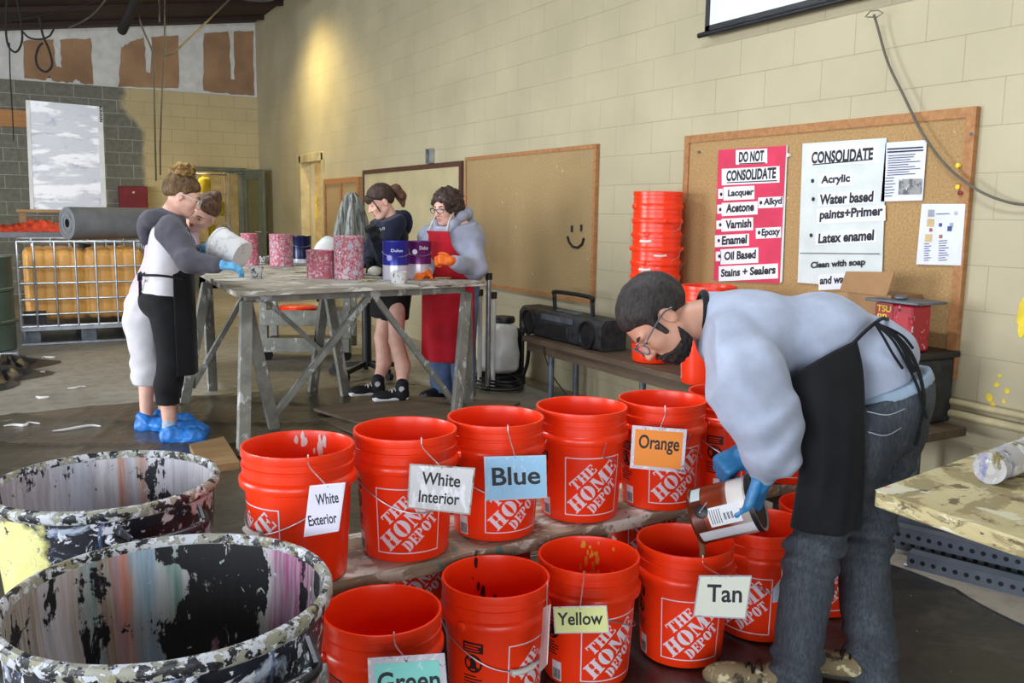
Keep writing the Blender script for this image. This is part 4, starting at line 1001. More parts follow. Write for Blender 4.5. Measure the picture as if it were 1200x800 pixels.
# ================================================================== work table
TT = .92
wt = thing('work_table', 'paint crusted plywood work table on timber trestles', 'table', (2., 5.6, 0))
def slab(pts, z, th, m_, name):
    m = MB(); m.prism([(p[0], p[1]) for p in pts], (0, 0, z-th), (1,0,0), (0,1,0), (0,0,1), th); return m.build(name, m_, wt, bevel=.004)
slab([(1.06, 5.1), (2.76, 5.31), (2.74, 5.5), (2.53, 5.64), (2.52, 5.93), (2.1, 5.98), (1.1, 6.0)], TT, .03, M['tabletop'], 'tabletop')
slab([(1.12, 6.005), (2.26, 5.95), (2.32, 7.75), (1.2, 7.85)], TT-.001, .03, M['tabletop'], 'tabletop')
def trestle(a, b, la, lb, ct_, br):
    m = MB(); m.beam(A(*a)+A(0, .04, .02), A(*b)+A(0, .04, .02), .05, .045); m.build('trestle_beam', M['trestle'], wt, bevel=.003)
    for top, foot in [(a, f) for f in la]+[(b, f) for f in lb]:
        m = MB(); m.beam(top, foot, .07, .04, side=(1, .2, 0)); m.build('leg', M['trestle'], wt, bevel=.003)
    for t_0, f_0 in br:
        m = MB(); m.beam(t_0, f_0, .075, .035, side=(.1, 1, 0)); m.build('brace', M['trestle'], wt, bevel=.003)
trestle((1.16, 5.3, .84), (2.66, 5.42, .84), [(1.05, 4.98, 0), (1.37, 5.55, 0)], [(2.48, 5.2, 0), (2.76, 5.58, 0)], None,
        [((1.98, 5.42, .86), (1.37, 5.6, .06)), ((1.98, 5.42, .86), (2.66, 5.56, .02))])
trestle((1.2, 6.75, .84), (2.02, 6.5, .84), [(.98, 6.55, 0), (1.25, 6.95, 0)], [(1.92, 6.58, 0), (2.1, 6.32, 0)], None,
        [((1.5, 6.62, .86), (1.05, 6.62, .1)), ((1.45, 6.68, .86), (2.0, 6.5, .3))])
# ---- cans
def can_prof(r, h): return [(0, .004), (r-.004, .004), (r, 0), (r+.002, .004), (r, .008), (r, h-.012), (r+.0025, h-.008), (r+.002, h), (r-.004, h), (r-.012, h-.006), (r-.012, h-.02), (0, h-.02)]
def can(px, base_y, w, h_px, mats, label, handle=True, group='paint cans on the work table', z=TT):
    c = Pz(px, base_y, z); d = (c-CAM)@FW; r = w/F*d/2; h = h_px/F*d*.985
    c = c+unit((c-CAM)*A(1, 1, 0))*r*.6
    t = thing('paint_can', label, 'can', c, 0, group)
    m = MB(); pf = can_prof(r, h); m.lathe(pf, 40, c); m.build('can_body', mats, t)
    if handle:
        e = unit(A(1, -.3, 0)); m = MB(); pts = [c+e*r*1.03*math.cos(k*PI/16)+A(-.25, -.9, 0)*r*1.05*math.sin(k*PI/16)+A(0, 0, h*.72-.35*r*math.sin(k*PI/16)) for k in range(17)]
        m.tube(pts, .002, 6)
        m.build('handle', M['wire'], t)
    return t, c, r, h
def banded(name, bands, accents=()):
    """printed can: bands (upto height fraction, colour) over object z in metres"""
    t = NT(name); co = t.coord(); z = t.n('SeparateXYZ', {0: co}).outputs[2]; col = lin(bands[0][1])
    for (z0, c) in bands[1:]: col = t.mix(t.step(z, z0-.001, z0+.001), col, lin(c))
    t.set('Base Color', col); t.set('Roughness', .25); t.set('Metallic', .25); return t.m
pinkm = [splatter('pink_splattered_can_%d' % k, (184, 88, 104), [((206, 180, 186), (60., 60., 50.), .5-.02*k, .1, k+1), ((156, 40, 58), (22., 22., 12.), .56, .1, k+5), ((176, 182, 196), (30., 30., 24.), .6-.025*k, .04, k+9), ((120, 108, 100), (50., 50., 40.), .7, .03, k+3)], .5) for k in range(3)]
can(293, 311, 20, 38, pinkm[0], 'pink splattered can behind the tipped white pail')
can(330, 312, 27, 38, pinkm[1], 'pink splattered can beside the dark blue can')
can(354, 308, 22, 32, banded('navy_can', [(0, (206, 206, 214)), (.035, (22, 28, 70))]), 'dark blue can at the back of the table')
can(376, 326, 33, 33, pinkm[0], 'short pink splattered can in front of the grey net', handle=False)
can(409, 327, 35, 51, pinkm[2], 'tall white and pink splattered can in front of the grey net')
c_, lb, lab_r = None, None, None
t1, c1, r1, h1 = can(464, 328, 31, 46, banded('blue_can', [(0, (196, 194, 206)), (.1, (36, 40, 140))]), 'blue labelled can near the girl in navy')
t2, c2, r2, h2 = can(491, 326, 28, 44, banded('purple_can', [(0, (200, 190, 200)), (.1, (100, 32, 100))]), 'purple labelled can in front of the older woman')
def can_word(t, c, r, h, s, z0, z1, spread, m_, dx=0.):
    v, f = text2d(s, .01); lo, hi = v.min(0), v.max(0); q = (v-lo)/(hi-lo); b = MB(); a0 = math.radians(cam_az(c))+dx
    b.add([c+A((r+.0012)*math.cos(a0+(x-.5)*spread), (r+.0012)*math.sin(a0+(x-.5)*spread), z0+y*(z1-z0)) for x, y in q], f); b.build('lettering', m_, t, smooth=0)
can_word(t1, c1, r1, h1, 'Dulux', .19, .21, .9, M['paper'], .1)
can_word(t2, c2, r2, h2, 'Dulux', .2, .225, .8, M['paper'], .45)
def disc(t, c, r, z, rad, m_, dx):
    b = MB(); a0 = math.radians(cam_az(c))+dx
    b.add([c+A((r+.0015)*math.cos(a0+rad/r*math.cos(k*PI/10)), (r+.0015)*math.sin(a0+rad/r*math.cos(k*PI/10)), z+rad*math.sin(k*PI/10)) for k in range(20)], [tuple(range(20))]); b.build('round_emblem', m_, t, smooth=0)
disc(t2, c2, r2, .185, .018, M['paper'], -.35); disc(t1, c1, r1, .15, .02, mat('pale_blue_print', (150, 150, 210), .4), -.5)
# crumpled paper cups and lumps
def lump(px, py, w, hh, m_, label, name, cat, seed):
    c = Pz(px, py, TT); d = (c-CAM)@FW; r = w/F*d/2; h = hh/F*d; q = c+A(0, 0, h*.5); o = thing(name, label, cat, c)
    fn = lambda p: ell_d(p, q, (r, r*.8, h*.56))+.16*r*wob(p, 2.4/r, seed)
    bb = (q-A(r, r, h)*1.15, q+A(r, r, h)*1.15)
    sculpt('crumpled_form', lambda p: np.maximum(fn(p), c[2]+.001-p[:, 2]), *bb, max(.004, r/9), m_, o); return o
cupm = splatter('white_black_spattered', (206, 206, 204), [((60, 62, 66), (34., 34., 34.), .56, .03, 2), ((150, 120, 110), (40., 40., 40.), .66, .03, 5)], .6)
def cup(px, py, w, hh, label):
    c = Pz(px, py, TT); d = (c-CAM)@FW; r = w/F*d/2; h = hh/F*d
    m = MB(); rng = random.Random(px); prof = [(0, .002), (r*.8, .002), (r*.82, .0), (r*.95, h*.7), (r, h), (r*.96, h), (r*.9, h*.6), (r*.7, h*.2), (0, h*.2)]
    m.lathe(prof, 20, c); m.v = [(x+.1*r*math.sin(9*z/h+x*80), y+.1*r*math.cos(7*z/h+y*70), z) for x, y, z in m.v]
    return tag(m.build('paper_cup', cupm, origin=c), label, 'cup', 'spattered cups on the work table')
cup(301, 326, 16, 14, 'spattered cup near the gloved hand at the table\'s left edge'); cup(310, 309, 12, 9, 'spattered low cup behind, beside the pink can'); cup(468, 332, 20, 14, 'white spattered cup between the blue and purple cans')
lump(440, 323, 18, 11, mat('off_white_rag', (196, 190, 174), .8, var=.1), 'crumpled off white rag on the table near the blue can', 'rag', 'rag', 2)
lump(385, 318, 34, 40, mat('white_plastic_bag', (212, 212, 208), .5, var=.05), 'white plastic bag behind the splattered cans', 'plastic_bag', 'bag', 6)
for k, (x, y) in enumerate([(352, 319), (375, 322), (430, 329), (520, 326)]):
    c = Pz(x, y, TT+.001); m = MB(); rng = random.Random(k); m.prism([(.06*rng.uniform(.7, 1.2)*math.cos(a*PI/5), .05*rng.uniform(.6, 1.2)*math.sin(a*PI/5)) for a in range(10)], c, (1,0,0), (0,1,0), (0,0,1), .008)
    tag(m.build('paint_scrap', M['rtop'], origin=c, bevel=.003), ['dried paint scrap beside the pink can', 'dried paint scrap by the short pink can', 'dried paint scrap at the table\'s front edge', 'dried paint scrap in front of the older woman'][k], 'scrap', 'dried paint scraps on the table')
# grey net gathered into a peak behind the tall can
c = Pz(404, 315, TT); c = A(c[0]+.12, c[1]+.15, 0); tip = P(401, 226, (c-CAM)@FW)
netm = NT('grey_net'); co = netm.coord(); n_ = netm.noise(netm.mapped(co, (60., 60., 4.)), 1., 4.); netm.set('Base Color', netm.mix(netm.step(n_, .4, .6), lin((92, 96, 92)), lin((164, 166, 160)))); netm.set('Roughness', .9); netm.set('Alpha', netm.math('ADD', .62, netm.math('MULTIPLY', n_, .5))); netm.bump(n_, .6, .01)
G = []
for i in range(16):
    f = i/15.; z = tip[2]+(TT-.0-tip[2])*f; rr = .03+.15*f**.6
    G.append([(c[0]+(tip[0]-c[0])*(1-f)+rr*(1+.22*math.sin(9*a*1.0+f*2))*math.cos(a), c[1]+rr*.6*(1+.25*math.cos(7*a+f))*math.sin(a), z) for a in np.linspace(0, 2*PI, 64, endpoint=False)])
m = MB(); m.grid(G, closed_u=True); m.add([G[0][k] for k in range(64)], [tuple(range(64))])
tag(m.build('paint_strainer', netm.m, origin=c+A(0, 0, TT)), 'grey mesh net gathered to a peak behind the tall splattered can', 'net')
# ================================================================== things under and behind the table
c = A(2.38, 8.2, 0); stp = thing('timber_cart', 'low two shelf timber cart behind the work table', 'cart', c)
Rr = rotz(-.45)
def sb(u, v, z, su, sv, sz, nm='shelf', m_='trestle'):
    b = MB(); b.box(c+A(u, v, z)@Rr, (su, sv, sz), Rr); b.build(nm, M[m_], stp, bevel=.004)
sb(0, 0, .16, .8, .5, .03, 'shelf', 'bench'); sb(0, -.25, .15, .8, .03, .13, 'shelf_front'); sb(0, 0, .44, .8, .5, .03, 'shelf', 'bench'); sb(0, -.25, .4, .8, .03, .14, 'shelf_front')
for u in (-.42, .42):
    for v in (-.22, .22): sb(u*.9, v, .38, .07, .06, .6, 'leg')
for u in (-.4, .4):
    b = MB(); b.lathe([(0, -.02), (.05, -.02), (.05, .02), (0, .02)], 16, c+A(u*.9, -.2, .05)@Rr, R=frame_from((0, 1, 0))); b.build('caster', M['black'], stp)
m = MB(); q = c+A(-.12, -.02, .456); m.lathe([(0, 0), (.17, 0), (.175, .02), (.165, .035), (.15, .04), (.02, .045), (0, .045)], 32, q); tag(m.build('bucket_lid', M['orange'], origin=q), 'orange bucket lid lying on the timber cart', 'lid')
c = P(430, 420, 7.5); c = A(c[0], c[1], 0); st = thing('wheeled_stand', 'black post on a wheeled base behind the girl', 'stand', c)
m = MB(); m.tube([c+A(0, 0, .08), c+A(0, 0, .62)], .04, 14); m.build('post', M['black'], st)
for k in range(5):
    a = 2*PI*k/5; m = MB(); e = c+A(.3*math.cos(a), .3*math.sin(a), .07); m.beam(c+A(0, 0, .11), e, .04, .03); m.lathe([(0, -.02), (.03, -.02), (.03, .02), (0, .02)], 14, e-A(0, 0, .04), R=frame_from((-math.sin(a), math.cos(a), 0))); m.build('leg', M['black'], st)
# plywood pieces on the floor
def floor_sheet(px, z, th, m_, name, label, cat):
    pts = [Pz(x, y, z) for x, y in px]; o = sum(pts)/len(pts); m = MB(); q = [(p[0], p[1]) for p in pts]
    area = sum(q[i][0]*q[(i+1) % len(q)][1]-q[(i+1) % len(q)][0]*q[i][1] for i in range(len(q)))
    if area < 0: q = q[::-1]
    m.prism(q, (0, 0, z-th), (1,0,0), (0,1,0), (0,0,1), th); return tag(m.build(name, m_, origin=A(o[0], o[1], z-th), bevel=.003), label, cat)
floor_sheet([(367, 478), (470, 463), (610, 470), (560, 502), (480, 512)], .035, .02, M['plywood'], 'plywood_sheet', 'grubby plywood sheet on the floor under the table', 'board')
floor_sheet([(375, 490), (455, 484), (500, 520), (455, 526)], .014, .009, M['plywood'], 'plywood_sheet', 'thin lower board under the grubby plywood sheet', 'board')
floor_sheet([(222, 520), (262, 511), (281, 541), (236, 548)], .05, .045, M['ply_cut'], 'wooden_block', 'short wooden board on the floor by the blue shoe covers', 'board')
# plastic sheets spread on the floor
def film(x0, x1, y0, y1, z, amp, sc, m_, label, seed, edge=.12, n=120):
    xs = np.linspace(0, 1, n); ys = np.linspace(0, 1, n); G = np.zeros((n, n, 3)); rng = np.random.RandomState(seed); ph = rng.rand(12)*6
    for i, b in enumerate(ys):
        e0 = edge*(math.sin(9*b+ph[0])*.5+math.sin(23*b+ph[1])*.25); e1 = edge*(math.sin(8*b+ph[2])*.5+math.sin(19*b+ph[3])*.25)
        X = x0+e0+(x1+e1-x0-e0)*xs; Yv = y0+(y1-y0)*b+edge*(np.sin(7*xs+ph[4])*.4+np.sin(21*xs+ph[5])*.2)*(1 if b in (0, 1) or b < .05 or b > .95 else .2)
        p = np.stack([X, np.broadcast_to(Yv, X.shape), 0*X], 1)
        r = 1-np.abs(np.sin(p[:, 0]*sc*.8+p[:, 1]*sc+1.5*np.sin(p[:, 1]*sc*.5+seed)+ph[6])); r2 = 1-np.abs(np.sin(p[:, 0]*sc*2.3-p[:, 1]*sc*1.1+1.2*np.sin(p[:, 0]*sc+seed)))
        G[i] = p; G[i, :, 2] = z+amp*(r**5+.6*r2**6)
    m = MB(); m.grid(G); o0 = A((x0+x1)/2, (y0+y1)/2, z); o = m.build('plastic_sheet', m_, smooth=180, origin=o0); mo = o.modifiers.new('s', 'SOLIDIFY'); mo.thickness = .0008; return tag(o, label, 'plastic sheet')
film(-.9, 2.75, 3.0, 6.7, .0012, .016, 3.2, M['brown_film'], 'dusty brown plastic sheet spread over the floor under the table', 4)
film(-.4, 2.95, .2, 2.98, .0012, .012, 2.6, M['black_film'], 'black plastic sheet on the floor under the buckets and the man', 9)
m = MB(); rng = np.random.RandomState(2)
for (x, y) in ((8, 440), (20, 428)):
    c = Pz(x, y); G = []
    for i in range(14):
        G.append([(c[0]-.1+(.05+.3*i/13.)*math.cos(a)*(1+.3*math.sin(5*a+x)), c[1]+(.1+.5*i/13.)*math.sin(a)*(1+.2*math.cos(4*a)), max(.002, .05*(1-i/13.)*(1+.9*math.sin(7*a+i)))) for a in np.linspace(0, 2*PI, 40, endpoint=False)])
    m.grid(G, closed_u=True); m.add(G[0], [tuple(range(40))])
tag(m.build('plastic_heap', M['black_film'], origin=Pz(10, 435)), 'rumpled black plastic heap on the floor at the far left', 'plastic sheet')
# paint drips, paper scraps on the floor
scr = [(28, 498, .2), (90, 502, .25), (196, 462, .1), (50, 437, .05), (92, 454, .14), (50, 466, .06), (57, 419, .1), (815, 772, .08), (362, 790, .05), (1072, 661, .1)]
for k, (x, y, L) in enumerate(scr):
    c = Pz(x, y, .003); m = MB(); rng = random.Random(k+3); pts = [c+A(L*(t-.5)+.02*rng.uniform(-1, 1), .04*rng.uniform(-1, 1), .006) for t in np.linspace(0, 1, 5)]
    m.tube(catmull(pts, 14), [.004+.006*math.sin(PI*i/13) for i in range(14)], 6)
    pl_ = ['at the left edge near the rear barrel', 'in front of the woman in blue shoe covers', 'right of the feet of the woman in black', 'near the tank pallet', 'beyond the brown plastic sheet', 'left of the blue shoe covers', 'in front of the tank pallet', 'left of the man\'s shoe', 'behind the front barrel', 'below the perforated steel angles'][k]
    tag(m.build('paint_dribble', mat('dribble%d' % k, (206, 202, 196), .6), origin=c), 'white dried dribble on the floor '+pl_, 'paint dribble', 'dribbles on the floor')
# ================================================================== right foreground table with a roll on it, steel angles behind
z = .8; cor = Pz(1025, 574, z); e1 = Pz(1200, 512, z); e2 = Pz(1200, 632, z)
X = unit(e1-cor); Yv = unit(e2-cor); LX, LY = 1.5, .9
rt = thing('painted_table', 'paint stained wooden table corner in the right foreground', 'table', cor*A(1, 1, 0))
m = MB(); q = [cor, cor+Yv*LY, cor+X*LX+Yv*LY, cor+X*LX]; m.prism([(p[0], p[1]) for p in q], (0, 0, z-.038), (1,0,0), (0,1,0), (0,0,1), .038); m.build('tabletop', M['rtop'], rt, bevel=.006)
for u, v in ((LX-.08, .07), (LX-.08, LY-.08), (.75, LY-.08)):
    m = MB(); p = cor+X*u+Yv*v; m.beam(A(p[0], p[1], 0), A(p[0], p[1], z-.038), .07, .07); m.build('leg', M['trestle'], rt)
a = Pz(1160, 566, z); b = Pz(1232, 534, z); rr = .036; a = a+A(0, 0, rr); b = b+A(0, 0, rr); dd = unit(b-a); a = a-dd*.01
rollm = splatter('paint_smeared_roll', (176, 172, 170), [((128, 130, 170), (20., 20., 12.), .52, .08, 2), ((120, 108, 60), (14., 14., 14.), .57, .05, 5), ((212, 210, 206), (30., 30., 20.), .55, .05, 7)], .6)
m = MB(); pts = [a+(b-a)*k/12. for k in range(13)]; m.tube(pts, [rr*(1+.05*math.sin(5*k)) for k in range(13)], 24, cap=False)
n0 = len(m.v); pass
E0 = [np.array(p) for p in m.v[0:24]]; m.grid([E0, [p*.7+a*.3+dd*.004 for p in E0], [p*.4+a*.6-dd*.002 for p in E0]], closed_u=True); m.add([p*.4+a*.6-dd*.002 for p in E0], [tuple(range(24))])
tag(m.build('paper_roll', rollm, origin=a-A(0, 0, rr)), 'paint smeared white roll lying on the right foreground table', 'roll')
def perf(name):
    t = NT(name); co = t.coord(); sx = t.n('SeparateXYZ', {0: co}); fx = t.math('SUBTRACT', t.math('FRACT', t.math('MULTIPLY', sx.outputs[0], 1/.04)), .5); fz = t.math('SUBTRACT', t.math('DIVIDE', sx.outputs[2], .04), .75)
    r2 = t.math('ADD', t.math('MULTIPLY', fx, fx), t.math('MULTIPLY', fz, fz)); hole = t.math('LESS_THAN', r2, .055)
    n = t.noise(co, 12., 4.); t.set('Base Color', t.mix(hole, t.mix(n, lin((84, 92, 104)), lin((122, 130, 142))), lin((14, 15, 18)))); t.set('Metallic', t.math('SUBTRACT', .5, t.math('MULTIPLY', hole, .5))); t.set('Roughness', .5); return t.m
pf = perf('perforated_steel')
angs = [((1062, 664), (1215, 704), .0), ((1040, 640), (1215, 682), .0), ((1046, 632), (1215, 667), .063), ((1036, 618), (1215, 646), .063)]
for k, (p0, p1, z0) in enumerate(angs):
    a = Pz(*p0, z0); d = unit(A(.33+.01*k, -.94, 0)); b = a+d*1.3; n = A(-d[1], d[0], 0); n = n if n[0] > 0 else -n; L = 1.3
    m = MB(); m.box((L/2, .0015, .03), (L, .003, .06)); m.box((L/2, .0315, .0585), (L, .06, .003))
    o = m.build('steel_angle', pf); yax = n; R4 = Matrix(((d[0], yax[0], 0, a[0]), (d[1], yax[1], 0, a[1]), (0, 0, 1, a[2]), (0, 0, 0, 1)))
    o.matrix_world = R4; tag(o, ['nearest', 'second nearest', 'third from front of the', 'farthest'][k]+' perforated grey steel angle lying on the floor by the wall', 'steel angle', 'perforated steel angles')
    for s in (.2, 1.1):                                     # the loose packing timbers that carry the upper ones
        pass
# ================================================================== far left: tank in its cage, roll, foil board, rack
IY = 9.95; ix0, ix1 = .0, 1.2
tk = thing('caged_tank', 'amber plastic tank in a silver wire cage on a pallet', 'tank', ((ix0+ix1)/2, IY+.5, 0))
c = A((ix0+ix1)/2, IY+.5, 0)
z0, z1 = .16, 1.0
shell = [('b', c+A(0, 0, .6), (.555, .46, .36), None, .09)]
def tankfn(p):
    q = p-c; d = field(shell)(p)
    return d+.012*np.cos(q[:, 0]*2*PI/.24)**8+.01*np.cos(q[:, 1]*2*PI/.24)**8+.02*np.exp(-((q[:, 0])/.03)**2)
sculpt('tank_body', tankfn, c+A(-.6, -.52, .2), c+A(.6, .52, 1.0), .014, M['ibc'], tk)
m = MB(); m.lathe([(0, 0), (.09, 0), (.09, .04), (.07, .055), (0, .055)], 24, c+A(0, 0, .95)); m.build('filler_cap', M['black'], tk)
m = MB(); y = IY
for s in (0, 1):
    yy = IY+1.0*s
    for zz in (.19, .31, .46, .62, .78, 1.03): m.tube([(ix0, yy, zz), (ix1, yy, zz)], .011 if .2 < zz < 1 else .016, 8)
    for xx in np.linspace(ix0+.14, ix1-.14, 6): m.tube([(xx, yy-.012, .19), (xx, yy-.012, 1.03)], .01, 8)
for xx in (ix0, ix1):
    for zz in (.19, .31, .46, .62, .78, 1.03): m.tube([(xx, IY, zz), (xx, IY+1, zz)], .011, 8)
    for yy in np.linspace(IY, IY+1, 6): m.tube([(xx, yy, .17), (xx, yy, 1.03)], .012, 8)
m.build('wire_cage', M['steel'], tk)
m = MB(); m.box(c+A(0, 0, .165), (1.22, 1.04, .03)); m.box(c+A(0, 0, .015), (1.22, 1.0, .02)); m.build('pallet_deck', M['steel'], tk)
for xx in (ix0+.09, (ix0+ix1)/2, ix1-.09):
    m = MB(); m.box((xx, c[1], .085), (.15, .98, .13)); m.build('pallet_foot', M['dark_steel'], tk, bevel=.01)
for gx, gw in ((ix0+.12, .2), (ix1-.08, .12)): m = MB(); m.box((gx, IY+.03, .28), (gw, .02, .13)); m.build('corner_guard', M['black'], tk)
# grey roll on top
a, b = Bk(76, 265, IY+.2), Bk(160, 262, IY+.62); zr = 1.045+.165; a[2] = b[2] = zr; a[0] += .02; b[0] += .25
m = MB(); n = 44; sp = []
for k in range(10*16): r = .03+(.165-.03)*k/159.; sp.append(r)
d = unit(b-a); fr = frame_from(d)
m.tube([a, a+(b-a)*.3, a+(b-a)*.7, b], .165, 40, cap=False)
for e, sg in ((a, -1), (b, 1)):
    for r0, r1, dz in [(.165, .13, .004), (.13, .1, -.004), (.1, .07, .005), (.07, .045, -.002)]:
        m.grid([[e+d*sg*dz*(j)+(fr[0]*math.cos(t)+fr[1]*math.sin(t))*r for t in np.linspace(0, 2*PI, 40, endpoint=False)] for j, r in ((0, r0), (1, r1))], closed_u=True)
    m.add([e-d*sg*.05+(fr[0]*math.cos(t)+fr[1]*math.sin(t))*.045 for t in np.linspace(0, 2*PI, 40, endpoint=False)], [tuple(range(40))])
tag(m.build('felt_roll', M['grey_mat'], origin=(a+b)/2-A(0, 0, .165)), 'big grey felt roll lying on top of the caged tank', 'roll')
# shelving behind with an orange tarp and a foil faced board leaning on it
RY = 11.2
q = [Bk(x, y, RY) for x, y in ((-60, 268), (70, 262))]
rk2 = thing('storage_table', 'long grey topped table behind the caged tank', 'table', (-.3, RY+.5, 0))
m = MB(); tz = Bk(20, 272, RY)[2]; m.box((-.2, RY+.6, tz-.03), (2.6, 1.2, .06)); m.build('tabletop', M['grey_mat'], rk2, bevel=.005)
for x in (-1.4, 1.0):
    for y in (RY+.08, RY+1.1): m = MB(); m.box((x, y, (tz-.06)/2), (.08, .08, tz-.06)); m.build('leg', M['dark_steel'], rk2)
o = A(.25, RY+.45, tz); G = []
for i in range(24):
    v = i/23.; G.append([(-.75+1.55*u, RY+.02+.5*v, tz+.004+max(0, .085*math.sin(PI*v)*(1+.35*math.sin(19*u+5*v)+.3*math.sin(41*u-18*v)+.25*math.sin(73*u+29*v)+.15*math.sin(131*u-37*v)))*(.35+.65*min(1, u*1.4))) for u in np.linspace(0, 1, 70)])
m = MB(); m.grid(G); tp = m.build('tarpaulin', M['tarp_or'], smooth=60, origin=o, solid=.003); tag(tp, 'crumpled orange tarpaulin lying on the long table behind the tank', 'tarpaulin')
# pallet of boards the foil panel stands on
pz = Bk(60, 246, RY+.4)[2]
pa = thing('wooden_platform', 'thin wooden platform propped above the orange tarpaulin', 'platform', (.45, RY+.7, tz))
m = MB(); xa, xb = Bk(19, 246, RY+.4)[0], Bk(128, 246, RY+.4)[0]; m.box(((xa+xb)/2, RY+.7, pz-.012), (xb-xa, .7, .03)); m.build('deck', M['ply_cut'], pa)
for x in (xa+.06, (xa+xb)/2, xb-.1): m = MB(); m.box((x, RY+.75, (tz+pz-.03)/2), (.07, .4, pz-.03-tz-.002)); m.build('support_block', M['ply_cut'] if x < xa+.1 else M['white_p'], pa)
cs = [Bk(x, y, RY+.55) for x, y in ((30, 117), (120, 125), (124, 245), (35, 243))]
for k in (2, 3): cs[k][2] = pz+.004; cs[k][1] -= .12
fb = thing('insulation_board', 'tall foil faced insulation board leaning upright behind the grey roll', 'board', (cs[2]+cs[3])/2)
nb_ = unit(np.cross(cs[1]-cs[0], cs[3]-cs[0])); nb_ = nb_ if nb_[1] > 0 else -nb_
m = MB(); m.add(cs+[p+nb_*.05 for p in cs], [(3,2,1,0), (4,5,6,7), (0,1,5,4), (1,2,6,5), (2,3,7,6), (3,0,4,7)]); m.build('foil_face', M['foil'], fb)
m = MB(); u_ = cs[1]-cs[0]; v_ = cs[3]-cs[0]
for s0, s1 in ((0, .05), (.93, 1.0)):
    m = MB(); p = [cs[0]+u_*s0-nb_*.003, cs[0]+u_*s1-nb_*.003]; w_ = cs[2]-cs[1] if s0 > .5 else v_
    m.add([p[0], p[1], p[1]+w_, p[0]+w_], [(3, 2, 1, 0)]); m.build('edge_tape', M['white_p'], fb)
m = MB(); rng = random.Random(5)
for k in range(4):
    for s0 in (.955,):
        p = cs[0]+u_*s0+(cs[2]-cs[1])*(.03+.04*k)-nb_*.005; m.flat([[(0, 0), (.03, 0), (.03, .008), (.012, .012), (.03, .03), (.03, .04), (0, .04), (0, .03), (.014, .02), (0, .012)]], p, unit(u_), (0, 0, 1))
m.build('printing', M['ink'], fb, smooth=0)
# plank on the far wall, red box, hanging ropes
pa_, pb_ = Bk(-30, 126, BY), Bk(31, 131, BY); m = MB(); zt_, zb_ = Bk(0, 128, BY)[2], Bk(0, 148, BY)[2]
m.box(((pa_[0]+pb_[0])/2, BY-.03, (zt_+zb_)/2), (pb_[0]-pa_[0], .06, zt_-zb_)); tag(m.build('wall_plank', wood_mat('fresh_timber', (176, 120, 70), (206, 150, 96)), origin=(pb_[0], BY-.03, zb_), bevel=.004), 'raw timber plank fixed to the grey block wall', 'plank')
a, b = Bk(138, 218, BY), Bk(172, 249, BY); rb = thing('wall_cabinet', 'dark red metal box on the grey block wall', 'cabinet', ((a[0]+b[0])/2, BY-.1, b[2]))
m = MB(); m.box(((a[0]+b[0])/2, BY-.1, (a[2]+b[2])/2), (b[0]-a[0], .2, a[2]-b[2])); m.build('cabinet_body', M['red_box'], rb, bevel=.01)
m = MB(); m.lathe([(0, 0), (.02, 0), (.02, .02), (0, .024)], 12, ((a[0]+b[0])/2, BY-.2, a[2]-.1), R=frame_from((0, -1, 0))); m.build('latch', M['steel'], rb)
def rope(pts, Y, r, label, m_='rope', name='rope', grp='ropes and cords hanging from the roof'):
    q = catmull([Bk(x, y, Y+dy) for x, y, dy in pts], 12*len(pts)); b = MB(); b.tube(q, r, 6); return tag(b.build(name, M[m_], origin=q[0]), label, 'rope', grp)
YR = 12.5
rope([(151, -22, 0), (166, 30, 0), (180, 66, 0), (181, 110, 0), (182, 170, 0), (183, 212, 0)], YR, .011, 'left of the two long ropes hanging by the drywall band')
rope([(193, -22, 0), (193, 30, 0), (193, 58, 0), (190, 110, 0), (188, 170, 0), (188, 205, 0)], YR, .011, 'right of the two long ropes hanging by the drywall band')
rope([(271, -3, .4), (250, 18, .3), (225, 42, .1), (205, 60, 0), (194, 65, 0)], YR, .014, 'slanting grey rope tied across to the long hanging ropes')
rope([(127, -4, 0), (110, 16, 0), (95, 26, 0), (80, 33, 0)], YR+1, .012, 'pale cord drooping under the dark roof', 'rope')
rope([(8, -5, 0), (7, 35, 0), (10, 54, 0), (18, 61, 0), (24, 54, 0), (26, 40, 0), (22, 10, 0), (18, -5, 0)], YR, .012, 'leftmost dark cord hanging in a narrow loop', 'cord_dark')
rope([(24, 34, 0), (34, 44, 0), (47, 46, 0), (58, 42, 0), (63, 34, 0)], YR, .011, 'dark cord sagging across the top of the drywall', 'cord_dark')
rope([(46, 20, 0), (50, 40, 0), (58, 60, 0), (61, 76, 0), (54, 84, 0), (45, 79, 0), (42, 68, 0), (45, 56, 0), (50, 50, 0)], YR, .013, 'dark cord ending in a round noose shaped loop', 'cord_dark')
rope([(186, -5, 0), (187, 12, 0), (187, 26, 0)], YR, .012, 'short grey rope end beside the roof strut', 'rope')
rope([(11, 50, 0), (12, 90, 0), (15, 140, 0), (16, 165, 0)], YR, .007, 'thin vertical cord hanging down the grey block wall', 'cord_dark')
rope([(-5, 27, 0), (40, 20, 0), (90, 8, 0), (125, -3, 0)], YR+.5, .009, 'thin slack cable strung along the roof at far left', 'cord_dark')
a, b = Bk(143, 36, 12.8), Bk(170, -22, 11.6); m = MB(); m.tube([a, b], .06, 12); tag(m.build('roof_strut', M['cord_dark'], origin=a), 'dark round strut angling down from the roof', 'strut')
